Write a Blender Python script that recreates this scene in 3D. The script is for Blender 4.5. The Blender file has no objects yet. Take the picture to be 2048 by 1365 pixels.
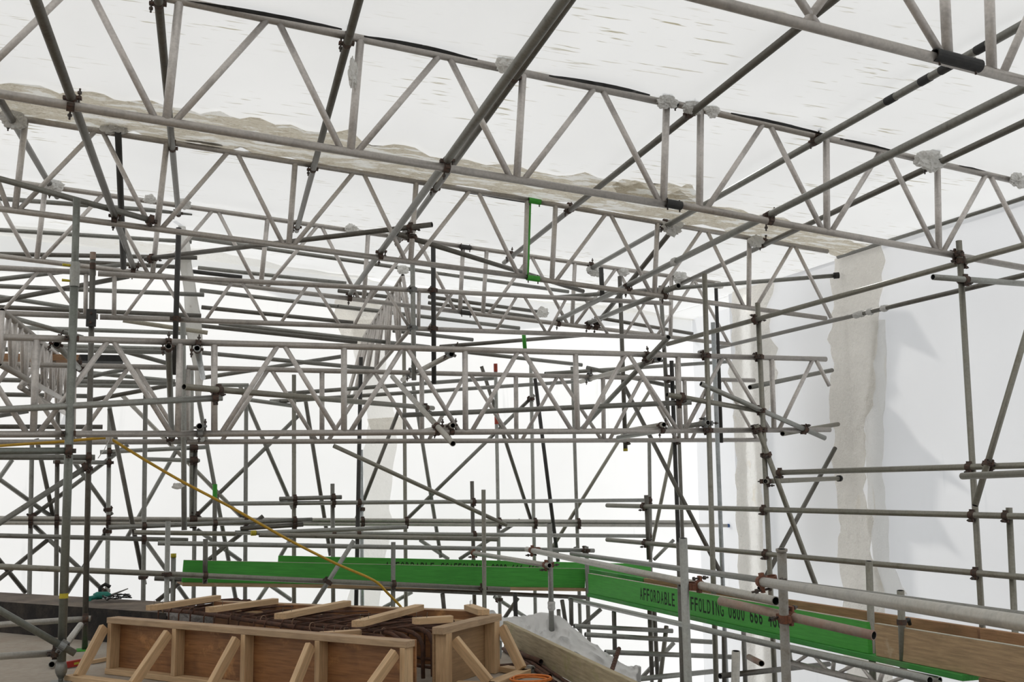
import bpy, bmesh, math, random
from mathutils import Vector, Matrix, noise
random.seed(7)
TO_SUN = (.32, .82, .47)
S = bpy.context.scene
COLL = S.collection
# ------------------------------------------------------------------ camera
EYE = 1.35
cam_d = bpy.data.cameras.new('camera'); cam = bpy.data.objects.new('camera', cam_d); COLL.objects.link(cam)
cam_d.lens = 37.44; cam_d.sensor_width = 36.0; cam_d.sensor_fit = 'HORIZONTAL'; cam_d.clip_start = .05; cam_d.clip_end = 300
yaw, pit, rol = math.radians(15.93), math.radians(7.97), math.radians(-.683)
fwd = Vector((math.sin(yaw)*math.cos(pit), math.cos(yaw)*math.cos(pit), math.sin(pit)))
rgt = Vector((math.cos(yaw), -math.sin(yaw), 0)); up = rgt.cross(fwd)
r2 = math.cos(rol)*rgt + math.sin(rol)*up; u2 = -math.sin(rol)*rgt + math.cos(rol)*up
cam.matrix_world = Matrix(((r2.x, u2.x, -fwd.x, 0), (r2.y, u2.y, -fwd.y, 0), (r2.z, u2.z, -fwd.z, EYE), (0, 0, 0, 1)))
S.camera = cam
# ------------------------------------------------------------------ sky, sun, exposure
w = bpy.data.worlds.new('World'); S.world = w; w.use_nodes = True
bg = w.node_tree.nodes['Background']; bg.inputs['Color'].default_value = (.94, .97, 1.0, 1); bg.inputs['Strength'].default_value = 1.0
sun_d = bpy.data.lights.new('sun', 'SUN'); sun_d.energy = 2.4; sun_d.angle = math.radians(2.5); sun_d.color = (1.0, .965, .91)
sun = bpy.data.objects.new('sun', sun_d); COLL.objects.link(sun)
sun.rotation_euler = (-Vector(TO_SUN)).to_track_quat('-Z', 'Y').to_euler()
S.view_settings.view_transform = 'Standard'; S.view_settings.look = 'None'; S.view_settings.gamma = 1.0
S.view_settings.use_curve_mapping = False; S.view_settings.exposure = .38
S.cycles.max_bounces = 5; S.cycles.diffuse_bounces = 3; S.cycles.glossy_bounces = 2; S.cycles.transparent_max_bounces = 6
S.cycles.use_denoising = True; S.cycles.use_adaptive_sampling = True; S.cycles.adaptive_threshold = .045
# ------------------------------------------------------------------ materials
MATS = {}
def nodes(name):
    m = bpy.data.materials.new(name); m.use_nodes = True; nt = m.node_tree; nt.nodes.clear()
    out = nt.nodes.new('ShaderNodeOutputMaterial'); MATS[name] = m
    return m, nt, out
def N(nt, t, **kw):
    n = nt.nodes.new(t)
    for k, v in kw.items():
        if k in n.inputs: n.inputs[k].default_value = v
        else: setattr(n, k, v)
    return n
def ramp(nt, fac, stops):
    r = nt.nodes.new('ShaderNodeValToRGB'); e = r.color_ramp.elements
    while len(e) > 1: e.remove(e[-1])
    e[0].position = stops[0][0]; e[0].color = (*stops[0][1], 1)
    for p, c in stops[1:]:
        k = e.new(p); k.color = (*c, 1)
    nt.links.new(fac, r.inputs['Fac']); return r
def mixc(nt, fac, a, b, mode='MIX'):
    x = nt.nodes.new('ShaderNodeMix'); x.data_type = 'RGBA'; x.blend_type = mode
    for s, v in ((x.inputs['Factor'], fac), (x.inputs['A'], a), (x.inputs['B'], b)):
        if hasattr(v, 'is_output'): nt.links.new(v, s)
        elif isinstance(v, (int, float)): s.default_value = v
        else: s.default_value = (*v, 1)
    return x.outputs['Result']
def noise_tex(nt, vec, scale, detail=4, rough=.6):
    n = N(nt, 'ShaderNodeTexNoise', Scale=scale, Detail=detail, Roughness=rough)
    if vec is not None: nt.links.new(vec, n.inputs['Vector'])
    return n.outputs['Fac']
def coords(nt, kind='Object', scale=(1, 1, 1)):
    c = nt.nodes.new('ShaderNodeTexCoord'); mp = N(nt, 'ShaderNodeMapping', Scale=scale)
    nt.links.new(c.outputs[kind], mp.inputs['Vector']); return mp.outputs['Vector']
def jitter(nt, vec):
    oi = nt.nodes.new('ShaderNodeObjectInfo'); ad = nt.nodes.new('ShaderNodeVectorMath'); ad.operation = 'ADD'
    sc = nt.nodes.new('ShaderNodeMath'); sc.operation = 'MULTIPLY'; sc.inputs[1].default_value = 37.
    nt.links.new(oi.outputs['Random'], sc.inputs[0]); nt.links.new(vec, ad.inputs[0]); nt.links.new(sc.outputs[0], ad.inputs[1]); return ad.outputs[0]
def tube_mat(name, base, spot, amount=.45, rough=.42, metal=.5, scale=9.):
    m, nt, out = nodes(name)
    v = jitter(nt, coords(nt)); p = N(nt, 'ShaderNodeBsdfPrincipled', Roughness=rough, Metallic=metal)
    f1 = noise_tex(nt, v, scale, 3, .7); f2 = noise_tex(nt, v, scale*7, 2, .6)
    c1 = ramp(nt, f1, [(.35, tuple(x*.82 for x in base)), (.62, tuple(min(1, x*1.14) for x in base))]).outputs['Color']
    k = ramp(nt, f1, [(1-amount-.12, (0, 0, 0)), (1-amount+.22, (1, 1, 1))]).outputs['Color']
    c2 = mixc(nt, k, c1, spot)
    c3 = mixc(nt, .25, c2, ramp(nt, f2, [(.3, (.35, .35, .33)), (.7, (1, 1, 1))]).outputs['Color'], 'MULTIPLY')
    nt.links.new(c3, p.inputs['Base Color'])
    nt.links.new(p.outputs[0], out.inputs['Surface']); return m
tube_mat('alu', (.66, .62, .585), (.50, .46, .42), .38, .42, .3)
tube_mat('alu_chord', (.50, .465, .43), (.36, .33, .295), .42, .42, .5)
tube_mat('galv', (.40, .405, .375), (.27, .265, .24), .45)
tube_mat('galvd', (.29, .288, .262), (.17, .165, .145), .45)
tube_mat('galvl', (.52, .50, .455), (.38, .355, .305), .42)
tube_mat('bright', (.50, .53, .54), (.33, .35, .36), .35, .4, .5)
tube_mat('dark', (.185, .177, .155), (.10, .088, .072), .45)
tube_mat('black', (.06, .058, .054), (.03, .028, .026), .45, .6, .1)
tube_mat('olive', (.32, .308, .26), (.19, .175, .135), .45)
tube_mat('green', (.25, .262, .235), (.18, .20, .17), .45)
tube_mat('cream', (.52, .48, .38), (.4, .36, .28), .4, .6, 0)
tube_mat('stain', (.36, .345, .31), (.20, .17, .135), .5, .6, .1, 14)
tube_mat('stainp', (.40, .31, .25), (.27, .12, .085), .45, .6, .05, 7)
tube_mat('rust', (.085, .062, .05), (.15, .062, .036), .42, .8, .15, 45)
tube_mat('rustred', (.16, .075, .05), (.27, .10, .05), .5, .8, .1, 40)
tube_mat('galvc', (.27, .28, .275), (.15, .13, .11), .4, .5, .45, 30)
tube_mat('bolt', (.10, .09, .08), (.12, .05, .03), .4, .6, .4, 60)
tube_mat('redpaint', (.42, .06, .03), (.22, .05, .03), .4, .55, 0)
tube_mat('gpaint', (.05, .38, .03), (.04, .28, .03), .4, .5, 0)
tube_mat('ypaint', (.55, .45, .03), (.45, .35, .04), .4, .6, 0)
tube_mat('bluepaint', (.05, .12, .3), (.04, .09, .2), .4, .5, 0)
tube_mat('blackpaint', (.025, .025, .025), (.05, .045, .04), .35, .7, 0)
tube_mat('bore', (.02, .02, .02), (.035, .03, .025), .4, .9, 0)  # near-black tube insides: the shade of the hollow is put into the colour
def sheet_mat(name, col, trans, dirt=None, dirt_scale=(1, 1, 1), dirt_amt=.0, wrinkle=.0, gloss=.06, cloud=.05, tcol=None, wscale=5.):
    m, nt, out = nodes(name)
    v = coords(nt); big = noise_tex(nt, v, .55, 2, .6)
    c = ramp(nt, big, [(.3, tuple(x*(1-cloud) for x in col)), (.7, col)]).outputs['Color']
    if dirt:
        vs = coords(nt, 'Object', dirt_scale); d1 = noise_tex(nt, vs, 1., 2, .5); d2 = noise_tex(nt, v, 1.1, 2, .6)
        k = ramp(nt, d1, [(1-dirt_amt-.015, (0, 0, 0)), (1-dirt_amt+.05, (1, 1, 1))]).outputs['Color']
        k2 = ramp(nt, d2, [(.46, (0, 0, 0)), (.62, (1, 1, 1))]).outputs['Color']
        c = mixc(nt, mixc(nt, 1., k, k2, 'MULTIPLY'), c, dirt)
    df = N(nt, 'ShaderNodeBsdfDiffuse'); tr = N(nt, 'ShaderNodeBsdfTranslucent'); gl = N(nt, 'ShaderNodeBsdfGlossy', Roughness=.38, Color=(.9, .9, .9, 1))
    nt.links.new(c, df.inputs['Color'])
    if tcol: nt.links.new(mixc(nt, 1., c, tcol, 'MULTIPLY'), tr.inputs['Color'])
    else: nt.links.new(c, tr.inputs['Color'])
    ms = N(nt, 'ShaderNodeMixShader', Fac=trans); nt.links.new(df.outputs[0], ms.inputs[1]); nt.links.new(tr.outputs[0], ms.inputs[2])
    m2 = N(nt, 'ShaderNodeMixShader', Fac=gloss); nt.links.new(ms.outputs[0], m2.inputs[1]); nt.links.new(gl.outputs[0], m2.inputs[2])
    if wrinkle:
        wv = coords(nt, 'Object', (1, 1, 1)); h = noise_tex(nt, wv, wscale, 5, .62)
        b = N(nt, 'ShaderNodeBump', Strength=wrinkle, Distance=.05); nt.links.new(h, b.inputs['Height'])
        for s in (df, tr, gl): nt.links.new(b.outputs['Normal'], s.inputs['Normal'])
    nt.links.new(m2.outputs[0], out.inputs['Surface']); return m
sheet_mat('roof_sheet', (.88, .875, .86), .47, (.42, .38, .27), (3.5, 34, 3), .36, .0, .06, .09)  # broad tone variation in the colour stands in for soft fold shading
sheet_mat('back_sheet', (.905, .90, .888), .445, (.80, .80, .79), (9, 9, .8), .32, .0)
sheet_mat('side_sheet', (.80, .80, .805), .42, (.73, .735, .745), (7, 7, .6), .30, .0)
sheet_mat('cream_tape', (1., .965, .90), .53, (.90, .83, .71), (6, 6, 4), .34, .9, .05, .08, wscale=9.)
def patch_mat(name, stops, scale, trans=.6, bump=.9):
    m, nt, out = nodes(name); v = coords(nt, 'Object', scale); f = noise_tex(nt, v, 1., 6, .66)
    c = ramp(nt, f, stops).outputs['Color']
    df = N(nt, 'ShaderNodeBsdfDiffuse'); tr = N(nt, 'ShaderNodeBsdfTranslucent'); gl = N(nt, 'ShaderNodeBsdfGlossy', Roughness=.25)
    nt.links.new(c, df.inputs['Color']); nt.links.new(c, tr.inputs['Color'])
    ms = N(nt, 'ShaderNodeMixShader', Fac=trans); nt.links.new(df.outputs[0], ms.inputs[1]); nt.links.new(tr.outputs[0], ms.inputs[2])
    m2 = N(nt, 'ShaderNodeMixShader', Fac=.10); nt.links.new(ms.outputs[0], m2.inputs[1]); nt.links.new(gl.outputs[0], m2.inputs[2])
    b = N(nt, 'ShaderNodeBump', Strength=bump, Distance=.05); nt.links.new(noise_tex(nt, coords(nt), 7., 5, .6), b.inputs['Height'])
    for s in (df, tr, gl): nt.links.new(b.outputs['Normal'], s.inputs['Normal'])
    nt.links.new(m2.outputs[0], out.inputs['Surface'])
patch_mat('tan_patch', [(.36, (1, 1, .97)), (.42, (.90, .87, .80)), (.445, (.68, .62, .50)), (.485, (.80, .75, .65)), (.505, (.55, .48, .36)), (.525, (.82, .78, .69)), (.55, (.70, .64, .52)), (.57, (.97, .96, .92)), (.64, (1, .99, .96)), (.68, (.72, .66, .55))], (1.3, 4.2, 2.), .66)
sheet_mat('faint_tape', (.95, .94, .91), .72, (.84, .80, .72), (10, 10, 1.2), .36, .5, .05, .06)
sheet_mat('white_wrap', (.93, .92, .89), .50, (.60, .57, .50), (9, 9, 9), .3, .5, .1, .1)
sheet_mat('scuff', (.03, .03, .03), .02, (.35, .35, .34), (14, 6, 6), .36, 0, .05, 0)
# ------------------------------------------------------------------ mesh helpers
def link(name, me, mat=None, parent=None, smooth=False):
    o = bpy.data.objects.new(name, me); COLL.objects.link(o)
    if mat is not None and not me.materials: me.materials.append(MATS[mat])
    if smooth:
        for p in me.polygons: p.use_smooth = True
    if parent is not None: o.parent = parent
    return o
def tag(o, label=None, cat=None, group=None, kind=None):
    if label: o['label'] = label
    if cat: o['category'] = cat
    if group: o['group'] = group
    if kind: o['kind'] = kind
    return o
def empty(name, loc=(0, 0, 0)):
    o = bpy.data.objects.new(name, None); COLL.objects.link(o); o.location = loc; o.empty_display_size = .1; return o
def frame(d):
    d = Vector(d).normalized(); a = Vector((0, 0, 1)) if abs(d.z) < .9 else Vector((1, 0, 0))
    x = a.cross(d).normalized(); y = d.cross(x); return x, y, d
def mesh(name, verts, faces):
    me = bpy.data.meshes.new(name); me.from_pydata([tuple(v) for v in verts], [], faces); me.update(); return me
def ring(c, x, y, r, n): return [c + x*(r*math.cos(2*math.pi*k/n)) + y*(r*math.sin(2*math.pi*k/n)) for k in range(n)]
def skin(verts, faces, rings, n, closed=False):
    base = len(verts)
    for rg in rings: verts += rg
    m = len(rings)
    for i in range(m if closed else m-1):
        for k in range(n):
            a = base + i*n + k; b = base + i*n + (k+1) % n; c = base + ((i+1) % m)*n + (k+1) % n; d = base + ((i+1) % m)*n + k
            faces.append((a, b, c, d))
    return base
def tube_mesh(name, A, B, r, n=14, wall=.0045, bore=.09, mat='galv'):
    """a steel tube with open, hollow ends"""
    x, y, d = frame(B-A); v, f = [], []
    L = (B-A).length; bore = min(bore, L*.4)
    rgs = [ring(A+d*bore, x, y, r-wall, n), ring(A, x, y, r-wall, n), ring(A, x, y, r, n), ring(B, x, y, r, n), ring(B, x, y, r-wall, n), ring(B-d*bore, x, y, r-wall, n)]
    skin(v, f, rgs, n)
    ca = len(v); v += [A+d*bore, B-d*bore]
    for k in range(n):
        f.append((ca, (k+1) % n, k)); f.append((ca+1, 5*n+k, 5*n+(k+1) % n))
    me = mesh(name, v, f)
    me.materials.append(MATS[mat]); me.materials.append(MATS['bore'])
    for i, p in enumerate(me.polygons):
        g = i//n
        if i >= 5*n or g in (0, 4): p.material_index = 1
        if g in (0, 2, 4): p.use_smooth = True
    return me
def rod_mesh(name, pts, r, n=8, caps=True):
    pts = [Vector(p) for p in pts]; v, f = [], []; rgs = []
    for i, p in enumerate(pts):
        d = pts[min(i+1, len(pts)-1)] - pts[max(i-1, 0)]
        if i == 0: x, y, _ = frame(d)
        else:
            d.normalize(); y2 = d.cross(x).normalized(); x = y2.cross(d).normalized(); y = y2
        rr = r[i] if isinstance(r, (list, tuple)) else r
        rgs.append(ring(p, x, y, rr, n))
    skin(v, f, rgs, n)
    if caps: f.append(tuple(range(n))[::-1]); f.append(tuple(range((len(pts)-1)*n, len(pts)*n)))
    me = mesh(name, v, f)
    for p in me.polygons:
        if len(p.vertices) == 4: p.use_smooth = True
    return me
def band_mesh(name, A, B, r, n=16, th=.004):
    x, y, d = frame(B-A); v, f = [], []
    skin(v, f, [ring(A, x, y, r-th, n), ring(A, x, y, r, n), ring(B, x, y, r, n), ring(B, x, y, r-th, n)], n, closed=True)
    return mesh(name, v, f)
def box_mesh(name, sx, sy, sz, bevel=.0, at=(0, 0, 0)):
    bm = bmesh.new(); bmesh.ops.create_cube(bm, size=1.)
    bmesh.ops.scale(bm, vec=(sx, sy, sz), verts=bm.verts); bmesh.ops.translate(bm, vec=at, verts=bm.verts)
    if bevel: bmesh.ops.bevel(bm, geom=bm.edges[:], offset=bevel, segments=1, affect='EDGES')
    me = bpy.data.meshes.new(name); bm.to_mesh(me); bm.free(); return me
def beam_between(name, A, B, wdt, hgt, upv=(0, 0, 1), bevel=.003):
    """a sawn timber from A to B, width across, height along upv"""
    A, B = Vector(A), Vector(B); d = (B-A); L = d.length; d.normalize(); upv = Vector(upv)
    y = (upv - d*upv.dot(d)).normalized(); x = y.cross(d)
    me = box_mesh(name, wdt, hgt, L, bevel); mt = Matrix((x, y, d)).transposed()
    c = (A+B)/2; me.transform(Matrix.Translation(c) @ mt.to_4x4()); return me
# ------------------------------------------------------------------ couplers: band round the tube, saddle round its partner, two bolts
def coupler_meshes():
    r = .0265; v, f = [], []; n = 14
    X, Y, Z = Vector((1, 0, 0)), Vector((0, 1, 0)), Vector((0, 0, 1))
    def bnd(h):
        v, f = [], []
        skin(v, f, [ring(-X*h, Y, Z, .0235, n), ring(-X*h, Y, Z, .0305, n), ring(X*h, Y, Z, .0305, n), ring(X*h, Y, Z, .0235, n)], n, closed=True)
        return v, f
    def addbox(v, f, c, s):
        b = len(v); c = Vector(c)
        v += [c+Vector((sx*s[0], sy*s[1], sz*s[2])) for sx in (-1, 1) for sy in (-1, 1) for sz in (-1, 1)]
        f += [tuple(b+i for i in q) for q in ((0, 1, 3, 2), (4, 6, 7, 5), (0, 4, 5, 1), (2, 3, 7, 6), (0, 2, 6, 4), (1, 5, 7, 3))]
    v, f = bnd(.024); addbox(v, f, (0, 0, .026), (.022, .022, .006)); addbox(v, f, (0, .042, -.006), (.018, .014, .008)); addbox(v, f, (0, -.037, .004), (.02, .009, .01))
    band = mesh('coupler', v, f)
    v, f = bnd(.022); addbox(v, f, (0, .040, .008), (.017, .013, .008)); addbox(v, f, (0, -.036, 0), (.018, .008, .01))
    sad = mesh('saddle', v, f)
    v, f = [], []
    skin(v, f, [ring(Z*h, X, Y, .0062, 8) for h in (-.045, .055)], 8)
    for h0, h1, rr in ((-.05, -.038, .013), (.022, .036, .0135)):
        b = skin(v, f, [ring(Z*h0, X, Y, rr, 6), ring(Z*h1, X, Y, rr, 6)], 6)
        f.append(tuple(range(b, b+6))); f.append(tuple(range(b+6, b+12)))
    bolt = mesh('bolt', v, f)
    return band, sad, bolt
BAND, SAD, BOLT = coupler_meshes()
CM = {}
for cm in ('rust', 'rustred', 'galvc'):
    for nm, me in (('b', BAND), ('s', SAD), ('t', BOLT)):
        c = me.copy(); c.materials.append(MATS[cm if nm != 't' else 'bolt']); CM[nm, cm] = c
        for p in c.polygons: p.use_smooth = False
def basis(p, x, y, z): return Matrix(((x.x, y.x, z.x, p.x), (x.y, y.y, z.y, p.y), (x.z, y.z, z.z, p.z), (0, 0, 0, 1)))
def coupler(parent, pos, tdir, pdir, nrm, cm='rust'):
    """clamp on a tube at pos (axis tdir) gripping a partner of axis pdir that lies along nrm"""
    pos, t, q = Vector(pos), Vector(tdir).normalized(), Vector(pdir).normalized()
    z = Vector(nrm); z = (z - t*z.dot(t)).normalized(); y = z.cross(t)
    o = link('coupler', CM['b', cm], parent=parent); o.matrix_world = basis(pos, t, y, z)
    q2 = (q - z*q.dot(z)).normalized(); p2 = pos + z*.052
    s = link('saddle', CM['s', cm]); s.parent = o; s.matrix_parent_inverse = o.matrix_world.inverted(); s.matrix_world = basis(p2, q2, (-z).cross(q2), -z)
    flip = 1 if y.z > 0 else -1
    b = link('bolt', CM['t', cm]); b.parent = o; b.matrix_parent_inverse = o.matrix_world.inverted(); b.matrix_world = basis(pos + y*.042 - z*.01, t, y, z) @ Matrix.Rotation(math.pi, 4, 'X')
    y2 = (-z).cross(q2)
    b2 = link('bolt', CM['t', cm]); b2.parent = o; b2.matrix_parent_inverse = o.matrix_world.inverted(); b2.matrix_world = basis(p2 + y2*.040 + z*.012, q2, y2, -z) @ Matrix.Rotation(math.pi, 4, 'X')
    return o

STRIP_Y = (10.692, 10.669, 12.660, 12.867)   # where the tape strips replace the sheeting

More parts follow.
